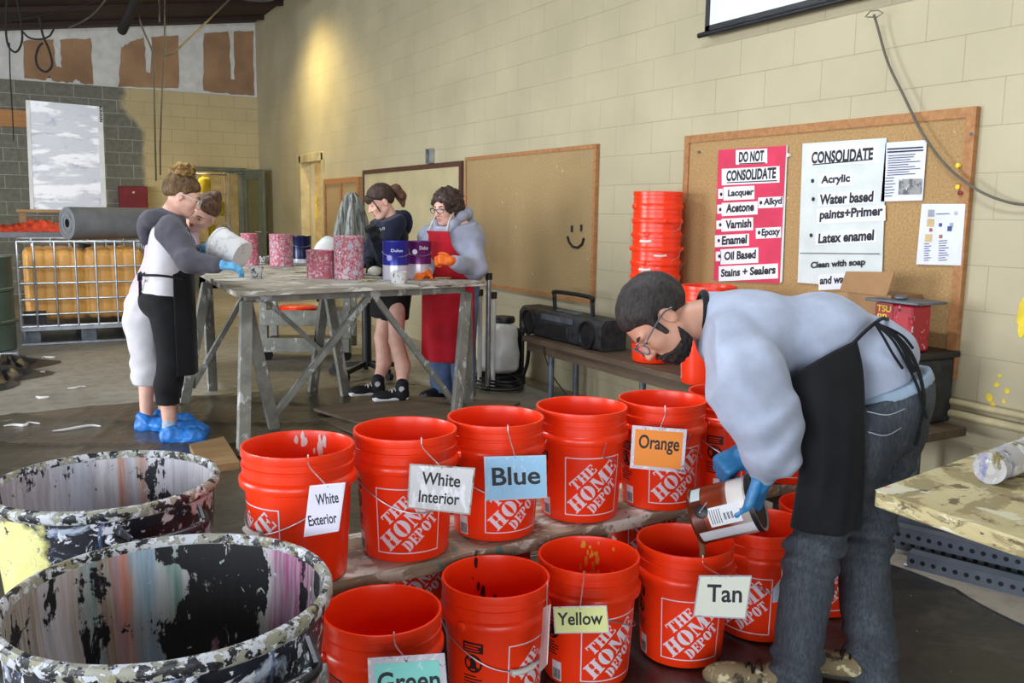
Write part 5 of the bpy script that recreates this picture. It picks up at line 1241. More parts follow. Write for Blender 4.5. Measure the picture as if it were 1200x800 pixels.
# dark green drum at the frame's left edge
c = P(-22, 405, 8.2); c = A(c[0], c[1], 0); dr = thing('oil_drum', 'dark green drum cut by the left edge of the photo', 'drum', c)
m = MB(); m.lathe([(0, .06), (.28, .06), (.29, .07), (.29, .3), (.3, .31), (.3, .33), (.29, .34), (.29, .6), (.3, .61), (.3, .63), (.29, .64), (.29, .9), (.3, .915), (.285, .915), (.28, .89), (0, .89)], 40, c); m.build('drum_shell', mat('dark_green_paint', (70, 84, 74), .5), dr)
m = MB(); m.box(c+A(0, 0, .03), (.6, .6, .06)); m.build('dolly', M['steel'], dr, bevel=.01)
# ================================================================== people
M['skin_m'] = mat('skin_tan', (196, 142, 116), .55, var=.05, vs=20.)
M['skin_f'] = mat('skin_fair', (226, 176, 156), .55, var=.05, vs=20.)
M['lips'] = mat('lips', (190, 104, 100), .5); M['eye'] = mat('eye_dark', (40, 32, 30), .2)
def hair_mat(name, c1, c2, sc=(90., 90., 18.)):
    t = NT(name); n = t.noise(t.mapped(t.coord(), sc), 1., 4., .6, .8); t.set('Base Color', t.mix(t.step(n, .35, .65), lin(c1), lin(c2))); t.set('Roughness', .62); t.set('Specular IOR Level', .3); t.bump(n, .6, .005); return t.m
def cloth(name, c, var=.08, rough=.9, vs=9., weave=420.):
    t = NT(name); co = t.coord(); n = t.noise(co, vs, 5.); w = t.noise(co, weave, 2.)
    t.set('Base Color', t.mix(t.math('MULTIPLY', w, .25), t.mix(t.step(n, .3, .7), lin([v*(1-var) for v in c]), lin([min(255, v*(1+var)) for v in c])), lin([v*.8 for v in c])))
    t.set('Roughness', rough); t.set('Specular IOR Level', .25); t.set('Sheen Weight', .08); t.bump(t.math('ADD', n, t.math('MULTIPLY', w, .4)), .25, .004); return t.m
M['grey_knit'] = cloth('light_grey_sweatshirt', (164, 171, 190)); M['denim'] = splatter('washed_black_denim', (54, 58, 66), [((78, 83, 90), (12., 12., 4.), .4, .25, 2), ((46, 50, 57), (160., 160., 40.), .42, .25, 5), ((104, 108, 112), (200., 200., 22.), .58, .2, 8)], .85, bump=.15)
M['blk'] = cloth('black_apron_cloth', (19, 19, 22), .25, .8); M['blue_glove'] = mat('blue_nitrile', (52, 124, 178), .38, var=.06, vs=30., bump=.15, bs=60.)
M['cyan_glove'] = mat('light_blue_nitrile', (98, 178, 226), .4, var=.06, vs=30., bump=.15, bs=60.)
M['silver'] = mat('brushed_frame', (190, 190, 194), .3, .5); M['lens'] = mat('clear_lens', (226, 228, 232), .05, alpha=.22)

class Head:
    def __init__(s, c, f, u, sc=1., fem=False):
        s.c = np.array(c, float); s.sc = sc; s.f = unit(f); s.u = unit(np.array(u)-s.f*(np.array(u)@s.f)); s.l = np.cross(s.u, s.f); s.fem = fem
        s.R = np.array([s.f, s.l, s.u])
    def w(s, f, l, u): return s.c+s.sc*(s.f*f+s.l*l+s.u*u)
    def loc(s, p): return (p-s.c)@s.R.T/s.sc
    def raw(s, q):
        a = q.copy(); a[:, 1] = np.abs(a[:, 1]); fe = s.fem
        d = ell_d(a, A(-.012, 0, .03), (.1, .077, .088))
        d = smin(d, ell_d(a, A(.03, 0, -.04), (.062, .054 if fe else .059, .072)), .03)
        d = smin(d, cap_d(a, A(.0, .045, -.06), A(.05, .02, -.098), .02, .018 if fe else .022), .03)
        d = smin(d, ell_d(a, A(.068, 0, -.098), (.02, .02, .016)), .02)
        d = smin(d, ell_d(a, A(.06, .036, -.028), (.024, .022, .022)), .02)
        d = smin(d, ell_d(a, A(.076, .018, .018), (.014, .034, .009)), .018)
        e = cap_d(a, A(.1, .03, .0), A(.1, .033, .0), .013, .013); d = -smin(-d, e, .012)
        d = smin(d, ell_d(a, A(.074, .031, -.002), (.012, .016, .0105)), .004)
        d = smin(d, cap_d(a, A(.09, 0, .002), A(.112, 0, -.034), .007, .011), .012)
        d = smin(d, ell_d(a, A(.1, .011, -.037), (.011, .008, .007)), .006)
        d = smin(d, ell_d(a, A(.088, 0, -.061), (.011, .021, .0065)), .008)
        d = smin(d, ell_d(a, A(.085, 0, -.073), (.011, .018, .007)), .008)
        d = np.maximum(d, -(ell_d(a, A(.102, 0, -.0665), (.012, .022, .0016))))
        ear = ell_d(a, A(-.008, .079, -.012), (.02, .009, .031), np.array([[.95, .3, 0], [-.3, .95, 0], [0, 0, 1]]))
        ear = np.maximum(ear, -ell_d(a, A(-.002, .089, -.01), (.011, .006, .019)))
        return smin(d, ear, .006)
    def fn(s, p): return s.raw(s.loc(p))*s.sc
    def face(s, parent, lips=True, brow=None, glasses=None, frame=None, lens=True):
        for sg in (-1, 1):
            pr = [('e', s.w(.0855, .031*sg, -.001), (.0042*s.sc, .0085*s.sc, .005*s.sc), s.R)]
            sculpt('eye', field(pr), *bounds(pr, .004), .0016*s.sc, M['eye'], parent)
            if brow:
                pr = chain([s.w(.091, .014*sg, .02), s.w(.089, .034*sg, .025), s.w(.074, .05*sg, .02)], [.004*s.sc, .004*s.sc, .0025*s.sc]); sculpt('eyebrow', field(pr, .003), *bounds(pr, .006), .002*s.sc, brow, parent)
        if lips:
            pr = [('e', s.w(.0925, 0, -.0605), (.008*s.sc, .019*s.sc, .0045*s.sc), s.R), ('e', s.w(.0895, 0, -.0725), (.008*s.sc, .016*s.sc, .005*s.sc), s.R)]
            sculpt('lips', field(pr, .002), *bounds(pr, .004), .0018*s.sc, M['lips'], parent)
        if glasses:
            m = MB(); 
            for sg in (-1, 1):
                ring = [s.w(.112-.012*(abs(math.cos(t)) if math.cos(t)*1 > 0 else 0)-.0, sg*(.034+.026*math.cos(t)), -.004+glasses*math.sin(t)) for t in np.linspace(0, 2*PI, 24, endpoint=False)]
                m.tube(ring, .0022*s.sc, 6, closed=True)
                m.tube(catmull([s.w(.102, .06*sg, .004), s.w(.08, .076*sg, .006), s.w(.0, .086*sg, .006), s.w(-.03, .084*sg, -.008)], 16), .0026*s.sc, 6)
            m.tube([s.w(.112, -.01, .002), s.w(.116, 0, .006), s.w(.112, .01, .002)], .0022*s.sc, 6)
            g = m.build('glasses', frame or M['silver'], parent)
            if lens:
                m = MB()
                for sg in (-1, 1): m.add([s.w(.111-.012*(abs(math.cos(t)) if math.cos(t) > 0 else 0), sg*(.034+.025*math.cos(t)), -.004+glasses*.95*math.sin(t)) for t in np.linspace(0, 2*PI, 24, endpoint=False)], [tuple(range(24))])
                m.build('lens', M['lens'], g)
def cap_hair(H, thick, line, front, amp=.003, k=.006, shift=0., back=-.2, fq=70., side=None):
    """hair close to the skull: everything behind the hairline  u > front*f + line  (local metres)"""
    def fn(p):
        q = H.loc(p); d = ell_d(q, A(-.016, 0, .032), (.1+thick, .078+thick, .09+thick))
        d = d-amp*np.sin(q[:, 0]*fq+9*q[:, 2])*np.sin(q[:, 1]*fq*.9+6*q[:, 0])-amp*.6*np.sin(q[:, 1]*150+q[:, 0]*40)
        g = (front*q[:, 0]+line-q[:, 2])/math.hypot(1, front)
        d = d+(thick+.004)*np.exp(np.minimum(g, 0)/.012)
        d = smin(-d, -g, k)*-1
        if side: 
            a = q.copy(); a[:, 1] = np.abs(a[:, 1]); d = smin(d, cap_d(a, A(.03, .07, .05), A(.034, .066, -.03), .014, .008), .012)
        ear = ell_d(np.stack([q[:, 0], np.abs(q[:, 1]), q[:, 2]], 1), A(.0, .085, -.015), (.024, .03, .034)); d = np.maximum(d, -ear)
        return np.maximum(d, back-q[:, 2])*H.sc
    r = (.12+thick)*1.25*H.sc; return fn, H.w(0, 0, .03)-r, H.w(0, 0, .03)+r
def hand(w, d, n, thumb, curls, sc=1., thumb_curl=.5, spread=0.):
    """palm, four unequal jointed fingers and a thumb; d towards the fingers, n out of the back of the hand, thumb=+1/-1"""
    d = unit(d); n = unit(np.array(n)-d*(np.array(n)@d)); y = np.cross(n, d)*thumb; w = np.array(w, float); o = []
    R = np.array([d, y, n]); k = sc
    o.append(('b', w+d*.05*k, (.046*k, .039*k, .0145*k), R, .0135*k)); o.append(('c', w-d*.01*k, w+d*.03*k, .026*k, .024*k))
    o.append(('e', w+d*.03*k+y*.024*k-n*.008*k, (.032*k, .017*k, .015*k), R))
    for i, (off, ln) in enumerate(((.0295, .9), (.0098, 1.), (-.0098, .94), (-.0285, .76))):
        b = w+d*.09*k+y*off*k; ang = 0.; pts = [b-d*.012*k, b]; dd = unit(d+y*spread*(1.5-i))
        for L, t in zip((.044, .028, .022), (curls[i], curls[i]*1.15, curls[i]*.8)):
            ang += t; v = dd*math.cos(ang)-n*math.sin(ang); pts.append(pts[-1]+v*L*ln*k)
        o += chain(pts, [.0098*k, .0098*k, .0092*k, .0084*k, .0074*k])
    b = w+d*.018*k+y*.03*k-n*.004*k; t1 = unit(d*.62+y*.75-n*.25); t2 = unit(t1*math.cos(thumb_curl)+(-y*.5-n*.5+d*.6)*math.sin(thumb_curl)); t3 = unit(t2*math.cos(thumb_curl*.7)+(-y*.8-n*.3)*math.sin(thumb_curl*.7))
    o += chain([b, b+t1*.04*k, b+t1*.04*k+t2*.032*k, b+t1*.04*k+t2*.032*k+t3*.026*k], [.0145*k, .012*k, .0105*k, .009*k])
    return o
def shrink(pr, r):
    o = []
    for q in pr:
        if q[0] == 'c': o.append(('c', q[1], q[2], max(.003, q[3]-r), max(.003, q[4]-r)))
        elif q[0] == 'e': o.append(('e', q[1], tuple(max(.004, v-r) for v in q[2]))+tuple(q[3:]))
        else: o.append(('b', q[1], tuple(max(.004, v-r) for v in q[2]), q[3] if len(q) > 3 else None, max(.002, (q[4] if len(q) > 4 else .01)-r)))
    return o
def cut(fn, planes):
    """keep the side each normal points AWAY from: (point, normal)"""
    def g(p):
        d = fn(p)
        for o, n in planes: d = np.maximum(d, (p-np.array(o))@unit(n))
        return d
    return g
def make_body(t, H, prims, skin, h, k=.03, hands=()):
    b = list(prims); f0 = field(b, k); hs = [field(g, .004) for g in hands]
    def f(p):
        d = f0(p)
        for g in hs: d = smin(d, g(p), .006)
        return d
    fn = lambda p: smin(f(p), H.fn(p), .015)
    lo, hi = bounds(b+[q for g in hands for q in g]); lo = np.minimum(lo, H.c-.16*H.sc); hi = np.maximum(hi, H.c+.16*H.sc)
    return sculpt('body', fn, lo, hi, h, skin, t)
def wear(t, name, prims, m, h=.009, k=.04, planes=(), fold=.004, fs=16., sd=0., extra=None):
    f = field(prims, k); b = lambda p: f(p)+fold*wob(p, fs, sd)+fold*.5*wob(p[:, [2, 0, 1]], fs*2.3, sd+3)
    g = cut(b, planes) if planes else b
    if extra: g0 = g; g = lambda p: extra(g0(p), p)
    return sculpt(name, g, *bounds(prims, .03), h, m, t)
def shoe_prims(heel, toe, w=.045, hh=.05, cr=.037):
    heel, toe = np.array(heel, float), np.array(toe, float); d = unit((toe-heel)*A(1, 1, 0)); L = np.linalg.norm((toe-heel)[:2]); s = A(-d[1], d[0], 0); z = heel[2]
    R = np.array([d, s, A(0, 0, 1)]); b = A(heel[0], heel[1], z)
    up = [('e', b+d*.045+A(0, 0, .038), (.052, w*.8, .038), R), ('e', b+d*L*.5+A(0, 0, .036), (L*.42, w*.85, .034), R), ('e', b+d*(L-.06)+A(0, 0, .034), (.07, w, .033), R), ('c', b+d*.042+A(0, 0, .03), b+d*.038+A(0, 0, .06+hh), cr, cr)]
    so = [('b', b+d*L*.5+A(0, 0, .012), (L*.5, w*.9, .012), R, .01), ('e', b+d*(L-.055)+A(0, 0, .012), (.062, w*1.02, .013), R)]
    return up, so, d, s, b, L
def laces(t, b, d, s, L, m_, n=4):
    m = MB()
    for i in range(n):
        c = b+d*(L*.38+.026*i)+A(0, 0, .082-.009*i); m.tube(catmull([c-s*.03-A(0, 0, .012), c+A(0, 0, .005), c+s*.03-A(0, 0, .012)], 8), .0035, 6)
        m.tube(catmull([c-s*.03-A(0, 0, .012), c+d*.012+A(0, 0, .003), c+d*.024+s*.03-A(0, 0, .02)], 8), .003, 6)
    m.build('laces', m_, t)

# ------------------------------------------------------------------ the man bending over the buckets
def bending_man():
    c0 = A(2.0, 1.75, 0); t = thing('person', 'bearded man in grey sweatshirt and black apron bending to pour paint', 'person', c0)
    up_i = lambda x, y: unit(RT*x+UP*(-y))                       # image direction to world
    D = 2.7
    H = Head(P(771, 373, 2.72), up_i(-.5, .86)+FW*-.1, up_i(-.86, -.5), 1.05)
    ax = up_i(-.97, -.2); nr = up_i(-.2, .97)*-1; Rm = np.array([ax, FW, nr])
    # limbs
    s1, e1, w1 = P(855, 412, 2.54), P(910, 506, 2.45), P(895, 556, 2.55)
    s2, e2, w2 = P(850, 392, 2.86), P(915, 492, 2.86), P(880, 528, 2.74)
    hipL, kneeL, ankL = P(1010, 500, 2.57), P(952, 645, 2.56), P(930, 782, 2.58)
    hipR, kneeR, ankR = P(1036, 500, 2.76), P(1010, 650, 2.73), P(1026, 786, 2.65)
    g1 = hand(w1, up_i(-.3, .95)+FW*.12, up_i(.45, .1)-FW*.85, 1, [.3, .4, .5, .6], 1.12, .35)
    g2 = hand(w2, up_i(-.93, .46)-FW*.1, up_i(-.25, -.55)-FW*.8, 1, [1.2, 1.3, 1.3, 1.35], 1.12, .15)
    neck0 = P(840, 372, 2.71)
    flesh = [('c', H.w(-.02, 0, -.06), neck0, .056, .066), ('e', P(890, 393, 2.7), (.13, .16, .1), Rm), ('e', P(965, 400, 2.68), (.13, .14, .1), Rm), ('e', P(1035, 440, 2.66), (.08, .12, .08), Rm)]
    flesh += chain([s1, e1, w1], [.055, .04, .03])+chain([s2, e2, w2], [.055, .04, .03])
    flesh += chain([P(1026, 500, 2.6), kneeL, ankL], [.06, .05, .038])+chain([P(1046, 500, 2.74), kneeR, ankR], [.06, .05, .038])
    for a in (ankL, ankR): flesh.append(('c', a, A(a[0], a[1], .06), .036, .036))
    make_body(t, H, flesh, M['skin_m'], .0055, .018, [shrink(g1, .0045), shrink(g2, .0045)])
    H.face(t, True, hair_mat('dark_brow', (44, 34, 30), (66, 52, 44)), .019, mat('dark_clear_frame', (92, 90, 96), .3))
    hm = hair_mat('dark_brown_short_hair', (30, 26, 28), (62, 54, 50), (120., 120., 40.))
    fn, lo, hi = cap_hair(H, .012, -.008, .72, .0022, .006, back=-.09, fq=95., side=True); sculpt('hair', fn, lo, hi, .004, hm, t)
    def beard(p):
        q = H.loc(p); d = H.raw(q)-.006-.003*np.sin(q[:, 0]*230+q[:, 2]*120+30*q[:, 1])*np.sin(q[:, 1]*210+q[:, 2]*60)-.003*wob(q, 120.)
        a = np.abs(q[:, 1]); line_ = q[:, 2]+.08-.032*np.exp(-(q[:, 1]/.03)**2)-1.1*np.maximum(0, .032-q[:, 0])
        d = np.maximum(d, line_); d = np.maximum(d, -(q[:, 0]-.004)); mouth = ell_d(q, A(.1, 0, -.066), (.03, .02, .0075)); d = np.maximum(d, -mouth)
        return np.maximum(d, -(q[:, 2]+.128))*H.sc
    r = .15; sculpt('beard', beard, H.c-r, H.c+r, .004, hair_mat('black_beard', (24, 20, 20), (52, 44, 40), (150., 150., 60.)), t)
    # grey sweatshirt
    top = [('e', P(884, 396, 2.70), (.175, .2, .15), Rm), ('e', P(958, 402, 2.68), (.165, .185, .158), Rm), ('e', P(1022, 428, 2.66), (.12, .178, .145), Rm), ('c', P(850, 402, 2.56), P(848, 382, 2.85), .08, .08), ('c', P(835, 372, 2.71), P(870, 385, 2.7), .078, .11)]
    sl = chain([s1, P(872, 445, 2.5), P(895, 490, 2.48), P(903, 528, 2.51), w1+unit(w1-e1)*-.005], [.095, .108, .098, .076, .044])+chain([s2, e2, w2+unit(w2-e2)*-.03], [.085, .066, .042])
    def pulls(d, p):
        q = p-CAM; xx = q@RT/(q@FW); yy = -(q@UP)/(q@FW)
        a = xx*.55+yy; b = xx-yy*.7; arm = np.exp(-((xx-.285)/.06)**2)*np.clip((yy-.03)/.06, 0, 1)
        d = d+.0065*arm*np.sin(yy*150+xx*60+2*np.sin(xx*60))                       # rucks along the sleeve
        d = d+.008*np.exp(-((xx-.31)/.09)**2-((yy-.02)/.05)**2)*np.sin(b*105)       # drag lines from the armpit
        return d+.0055*np.exp(-((xx-.42)/.05)**2)*np.sin(a*95+1.5*np.sin(b*40))     # creases at the waist
    wear(t, 'sweatshirt', top+sl, M['grey_knit'], .007, .035, [(P(822, 366, 2.71), up_i(-.98, -.1)), (P(1046, 440, 2.66), up_i(.86, .5))], .005, 15., 1., pulls)
    b = MB(); nk = P(823, 367, 2.71); fr = frame_from(up_i(-.98, -.05)); b.tube([nk+.063*(fr[0]*math.cos(a)+fr[1]*math.sin(a)) for a in np.linspace(0, 2*PI, 28, endpoint=False)], .011, 8, closed=True); b.build('collar', M['blk'], t)
    for e, w, nm in ((e1, w1, 0), (e2, w2, 1)):
        d = unit(w-e); b = [('c', w-d*.035, w-d*.008, .04, .037)]; wear(t, 'cuff', b, M['grey_knit'], .006, .01, [], .002, 60.)
    for g, w, e in ((g1, w1, e1), (g2, w2, e2)):
        d = unit(w-e); b = g+[('c', w-d*.02, w+d*.02, .034, .03)]
        sculpt('glove', lambda p: field(b, .007)(p)+.0012*wob(p, 90.), *bounds(b), .0042, M['blue_glove'], t)
    # jeans: seat, legs, turned hems
    sit = [('e', P(1038, 462, 2.66), (.125, .175, .15), Rm), ('e', P(1040, 490, 2.6), (.1, .1, .12)), ('e', P(1046, 490, 2.74), (.1, .1, .12)), ('c', P(1022, 500, 2.58), kneeL, .1, .073), ('c', kneeL, ankL+A(0, 0, -.045), .073, .073), ('c', P(1044, 500, 2.75), kneeR, .1, .074), ('c', kneeR, ankR+A(0, 0, -.05), .074, .074)]
    def creases(d, p):
        z = p[:, 2]; k_ = np.exp(-((z-kneeL[2])/.09)**2)+np.exp(-((z-.1)/.06)**2)+.6*np.exp(-((z-.6)/.08)**2)
        return d+.008*k_*np.sin(z*95+6*p[:, 0]*4+5*np.sin(p[:, 1]*14))
    wear(t, 'jeans', sit, M['denim'], .0065, .03, [(P(1043, 452, 2.66), up_i(-.4, -.92))], .004, 14., 2., creases)
    m = MB(); st = mat('pale_stitching', (150, 156, 166), .8)                            # pocket and yoke stitching, belt band
    def on(pts, r): m.tube(catmull([P(*q) for q in pts], 24), r, 5)
    on([(1016, 482, 2.475), (1040, 486, 2.475), (1062, 478, 2.49), (1078, 470, 2.53)], .0016)
    on([(1017, 506, 2.475), (1038, 510, 2.47), (1058, 500, 2.49), (1068, 494, 2.51)], .0016)
    m.build('pocket_stitching', st, t)
    wb = [('e', P(1038, 461, 2.66), (.128, .18, .154), Rm)]
    wear(t, 'waistband', wb, mat('pale_denim', (140, 158, 176), .85), .0065, .02, [(P(1043, 444, 2.66), up_i(-.4, -.92)), (P(1044, 457, 2.66), up_i(.4, .92))], .002)
    # apron: bib edge and the long panel hanging from the waist
    G = [[P(942, 452, 2.86), P(915, 458, 2.7), P(905, 455, 2.58), P(940, 432, 2.48), P(975, 412, 2.47), P(1004, 398, 2.485)],
         [P(950, 480, 2.86), P(936, 488, 2.7), P(928, 485, 2.56), P(950, 470, 2.46), P(985, 455, 2.45), P(1012, 440, 2.47)],
         [P(960, 530, 2.84), P(946, 538, 2.7), P(938, 535, 2.56), P(962, 525, 2.45), P(990, 518, 2.44), P(1014, 512, 2.46)],
         [P(962, 580, 2.82), P(944, 588, 2.68), P(932, 588, 2.54), P(958, 585, 2.45), P(988, 582, 2.44), P(1013, 578, 2.46)],
         [P(964, 610, 2.8), P(944, 618, 2.66), P(927, 618, 2.53), P(955, 626, 2.46), P(985, 628, 2.45), P(1009, 622, 2.47)]]
    S = sheet(G, 40, 48); u = np.linspace(0, 1, 48)[None, :]; v = np.linspace(0, 1, 40)[:, None]
    S = S+(.006*np.sin(u*22+v*3)*v)[:, :, None]*(-FW)
    m = MB(); m.grid(S); m.build('apron', M['blk'], t, smooth=180, solid=.004)
    # bib under the chest: lies between arm and belly
    G = [[P(868, 440, 2.84), P(868, 452, 2.7), P(872, 446, 2.56)], [P(905, 452, 2.85), P(905, 462, 2.7), P(905, 455, 2.56)], [P(945, 455, 2.86), P(925, 470, 2.7), P(925, 460, 2.55)]]
    m = MB(); m.grid(sheet(G, 16, 20)); m.build('bib', M['blk'], t, smooth=180, solid=.004)
    m = MB(); tie = [(1000, 402, 2.47), (1014, 388, 2.475), (1026, 378, 2.485), (1034, 373, 2.53), (1040, 374, 2.58)]
    m.tube(catmull([P(*q) for q in tie], 24), .006, 6)
    for k, pts in enumerate([[(1026, 378, 2.48), (1048, 392, 2.46), (1066, 412, 2.46), (1078, 440, 2.47), (1083, 470, 2.48), (1078, 500, 2.48), (1072, 522, 2.48)], [(1026, 379, 2.48), (1046, 398, 2.46), (1062, 425, 2.46), (1076, 455, 2.47), (1086, 490, 2.48)],
                              [(1024, 378, 2.48), (1040, 384, 2.47), (1058, 394, 2.47), (1070, 408, 2.48)], [(1026, 380, 2.475), (1036, 396, 2.465), (1046, 414, 2.455), (1058, 432, 2.455)], [(1027, 379, 2.47), (1042, 388, 2.455), (1056, 404, 2.455), (1072, 436, 2.465)]]):
        q = catmull([P(*q_) for q_ in pts], 24); w_ = .011 if k in (0, 4) else .007
        for i in range(23): m.beam(q[i], q[i+1], w_, .004, side=UP)
    m.build('apron_ties', M['blk'], t)
    # laced shoes
    sm = splatter('worn_tan_suede', (126, 108, 78), [((196, 182, 146), (26., 26., 26.), .56, .05, 2), ((60, 50, 36), (20., 20., 20.), .6, .05, 5)], .8, bump=.1)
    for a, (tx, ty) in ((ankL, (846, 798)), (ankR, (975, 803))):
        toe = Pz(tx, ty, 0.); hl = A(a[0], a[1], 0)+unit((A(a[0], a[1], 0)-toe)*A(1, 1, 0))*.0; dd = unit(-_r0+A(FW[0], FW[1], 0)*(.1 if tx < 900 else .3)); hl = hl+dd*.0; toe = hl+dd*(.25 if tx < 900 else .2)
        up, so, d, s, b, L = shoe_prims(A(hl[0], hl[1], .016), A(toe[0], toe[1], .016), .043, .0, .024)
        sh = wear(t, 'shoe', up, sm, .006, .03, [], .001, 40.); sculpt('sole', field(so, .01), *bounds(so), .005, mat('dark_rubber', (52, 48, 42), .8), sh) if False else None
        wear(t, 'sole', so, mat('dark_rubber', (52, 48, 42), .8), .005, .01, [], .0)
        laces(t, b, d, s, L, M['print_black'])
    return t
bending_man()
# the can he tips, and the paint running out of it
cb_, ct_ = P(889, 588, 2.6), P(817, 605, 2.68); axd = unit(ct_-cb_)
bro = NT('copper_printed_can'); co = bro.coord(); sx = bro.n('SeparateXYZ', {0: co}); ang = bro.math('ARCTAN2', sx.outputs[1], sx.outputs[0])
col = bro.mix(bro.step(sx.outputs[2], .03, .085), lin((200, 186, 178)), lin((136, 52, 24))); col = bro.mix(bro.step(sx.outputs[2], .145, .15), col, lin((92, 40, 24)))
bro.set('Base Color', col); bro.set('Roughness', .28); bro.set('Metallic', .3)
pc = bpy.data.objects.new('paint_can', None); link(pc); tag(pc, 'copper coloured paint can tipped in the man\'s blue gloved hands', 'can')
Rc = frame_from(axd, FW); hL = .19; rC = .083
pc.matrix_world = Matrix(((Rc[0][0], Rc[1][0], Rc[2][0], cb_[0]), (Rc[0][1], Rc[1][1], Rc[2][1], cb_[1]), (Rc[0][2], Rc[1][2], Rc[2][2], cb_[2]), (0, 0, 0, 1)))
def in_can(m, name, mm, parent=None, **kw):
    o = m.build(name, mm, **kw); o.parent = parent or pc; return o
m = MB(); m.lathe([(0, .006), (rC-.006, .004)], 44); in_can(m, 'can_base', M['black'])
m = MB(); m.lathe([(rC+.0022, -.0005), (rC+.003, .001), (rC+.003, .014), (rC+.0005, .015)], 44); in_can(m, 'bottom_seam', M['black'])
m = MB(); m.lathe([(rC-.006, .003), (rC-.004, .0), (rC+.002, 0), (rC+.002, .006), (rC, .009), (rC, hL-.01), (rC+.0025, hL-.006), (rC+.001, hL), (rC-.01, hL-.002), (rC-.012, hL-.01), (rC-.004, hL-.014), (rC-.004, .012), (0, .012)], 44); cbd = in_can(m, 'can_body', bro.m)
lc = CAM-(cb_+ct_)/2; la = math.atan2(lc@Rc[1], lc@Rc[0])           # which side of the can faces us
def can_patch(a0, a1, z0, z1, off, mm, name, n=10):
    m = MB(); G = [[((rC+off)*math.cos(la+a0+(a1-a0)*k/n), (rC+off)*math.sin(la+a0+(a1-a0)*k/n), z) for k in range(n+1)] for z in (z0, z1)]; m.grid(G); return in_can(m, name, mm)
sgn = 1 if (Rc[1]@UP)*math.cos(la)-(Rc[0]@UP)*math.sin(la) > 0 else -1
can_patch(-.5*sgn, .18*sgn, .04, .135, .001, M['paper'], 'printed_label')
can_patch(-1.1*sgn, -.62*sgn, .01, hL-.012, .001, mat('pale_band', (206, 202, 206), .4), 'printed_band')
can_patch(.55*sgn, 1.2*sgn, .15, .178, .001, mat('pale_print', (190, 206, 206), .4), 'printed_panel')
can_patch(-.05*sgn, 1.2*sgn, .02, .07, .0008, mat('cream_fade', (214, 206, 200), .4), 'printed_fade')
m = MB()
for k in range(9):
    z = .062+.0035*k
    if k % 3 != 2:
        G = [[((rC+.0018)*math.cos(la+a*sgn), (rC+.0018)*math.sin(la+a*sgn), zz) for a in (-.32, -.2, -.08)] for zz in (z, z+.0022)]; m.grid(G)
for k in range(5):
    G = [[((rC+.0018)*math.cos(la+a*sgn), (rC+.0018)*math.sin(la+a*sgn), zz) for a in np.linspace(-.4, .1, 5)] for zz in (.098+.007*k, .1+.007*k)]; m.grid(G)
in_can(m, 'label_print', M['print_black'])
m = MB(); ea = la+.12*sgn; e = A(math.cos(ea), math.sin(ea), 0); m.lathe([(0, 0), (.02, 0), (.02, .004), (.012, .007), (0, .007)], 18, e*(rC-.001)+A(0, 0, .15), R=frame_from(e)); in_can(m, 'handle_boss', M['black'])
hp = P(842, 570, 2.62); hl_ = np.array([(hp-cb_)@Rc[0], (hp-cb_)@Rc[1], (hp-cb_)@Rc[2]])
m = MB(); m.tube(catmull([e*rC+A(0, 0, .15), e*(rC+.012)+A(0, 0, .15), (e*(rC+.01)+A(0, 0, .15))*.4+hl_*.6, hl_], 16), .0022, 6)
e2 = A(math.cos(ea+PI), math.sin(ea+PI), 0); m.tube(catmull([hl_, (hl_+e2*rC+A(0, 0, .15))/2+(hl_-A(0,0,.15))*.35, e2*(rC+.005)+A(0, 0, .15)], 16), .0022, 6); in_can(m, 'handle', M['wire'])
m = MB(); m.lathe([(0, hL-.06), (rC-.006, hL-.06)], 30); in_can(m, 'paint_inside', mat('tan_paint', (150, 110, 76), .3))
a = P(821, 629, 2.66); q = catmull([P(822, 618, 2.675), a, P(823, 645, 2.665), P(822, 668, 2.67), P(821, 700, 2.68)], 24)
m = MB(); m.tube(q, [.012*(1-.35*i/23) for i in range(24)], 12); tag(m.build('paint_stream', mat('brown_paint', (116, 78, 54), .2, var=.05), origin=q[-1]), 'brown stream of paint pouring from the tipped can into the bucket', 'paint')
# ------------------------------------------------------------------ standing figures: coordinates in each one's own frame (forward, left, up)
class Fig:
    def __init__(s, foot, fwd, label, sc=1.):
        s.o = A(foot[0], foot[1], foot[2] if len(foot) > 2 else 0); s.f = unit(A(fwd[0], fwd[1], 0)); s.l = A(-s.f[1], s.f[0], 0); s.sc = sc
        s.t = thing('person', label, 'person', s.o)
        s.R = np.array([s.f, s.l, A(0, 0, 1)])
    def w(s, f, l, u): return s.o+s.sc*(s.f*f+s.l*l+A(0, 0, u))
    def d(s, f, l, u): return unit(s.f*f+s.l*l+A(0, 0, u))
    def e(s, f, l, u, r): return ('e', s.w(f, l, u), tuple(v*s.sc for v in r), s.R)
    def c(s, pts, rs): return chain([s.w(*p) for p in pts], [r*s.sc for r in rs])
def std_body(G, lean, hip, H, arms, legs, hands, skin, h=.0085):
    b = [('c', H.w(-.02, 0, -.06), G.w(*lean(1.36)), .048*G.sc, .058*G.sc)]
    f, l, _ = lean(1.22); b.append(G.e(f, l, 1.22, (.085, .13, .15)))
    f, l, _ = lean(1.0); b.append(G.e(f, l, 1.0, (.085, .12, .16))); f, l, _ = hip; b.append(G.e(f, l, .9, (.095, .14, .11)))
    for pts in arms: b += G.c(pts, [.045, .034, .025])
    for pts in legs: b += G.c(pts, [.08, .052, .05, .034, .036][:len(pts)])
    return make_body(G.t, H, b, skin, h, .02, hands)
def glove(G, pr, w, e, m, long=.03, h=.006):
    d = unit(w-e); b = pr+[('c', w-d*long, w+d*.02, .036*G.sc, .031*G.sc)]; sculpt('glove', lambda p: field(b, .008)(p)+.001*wob(p, 80.), *bounds(b), h, m, G.t)
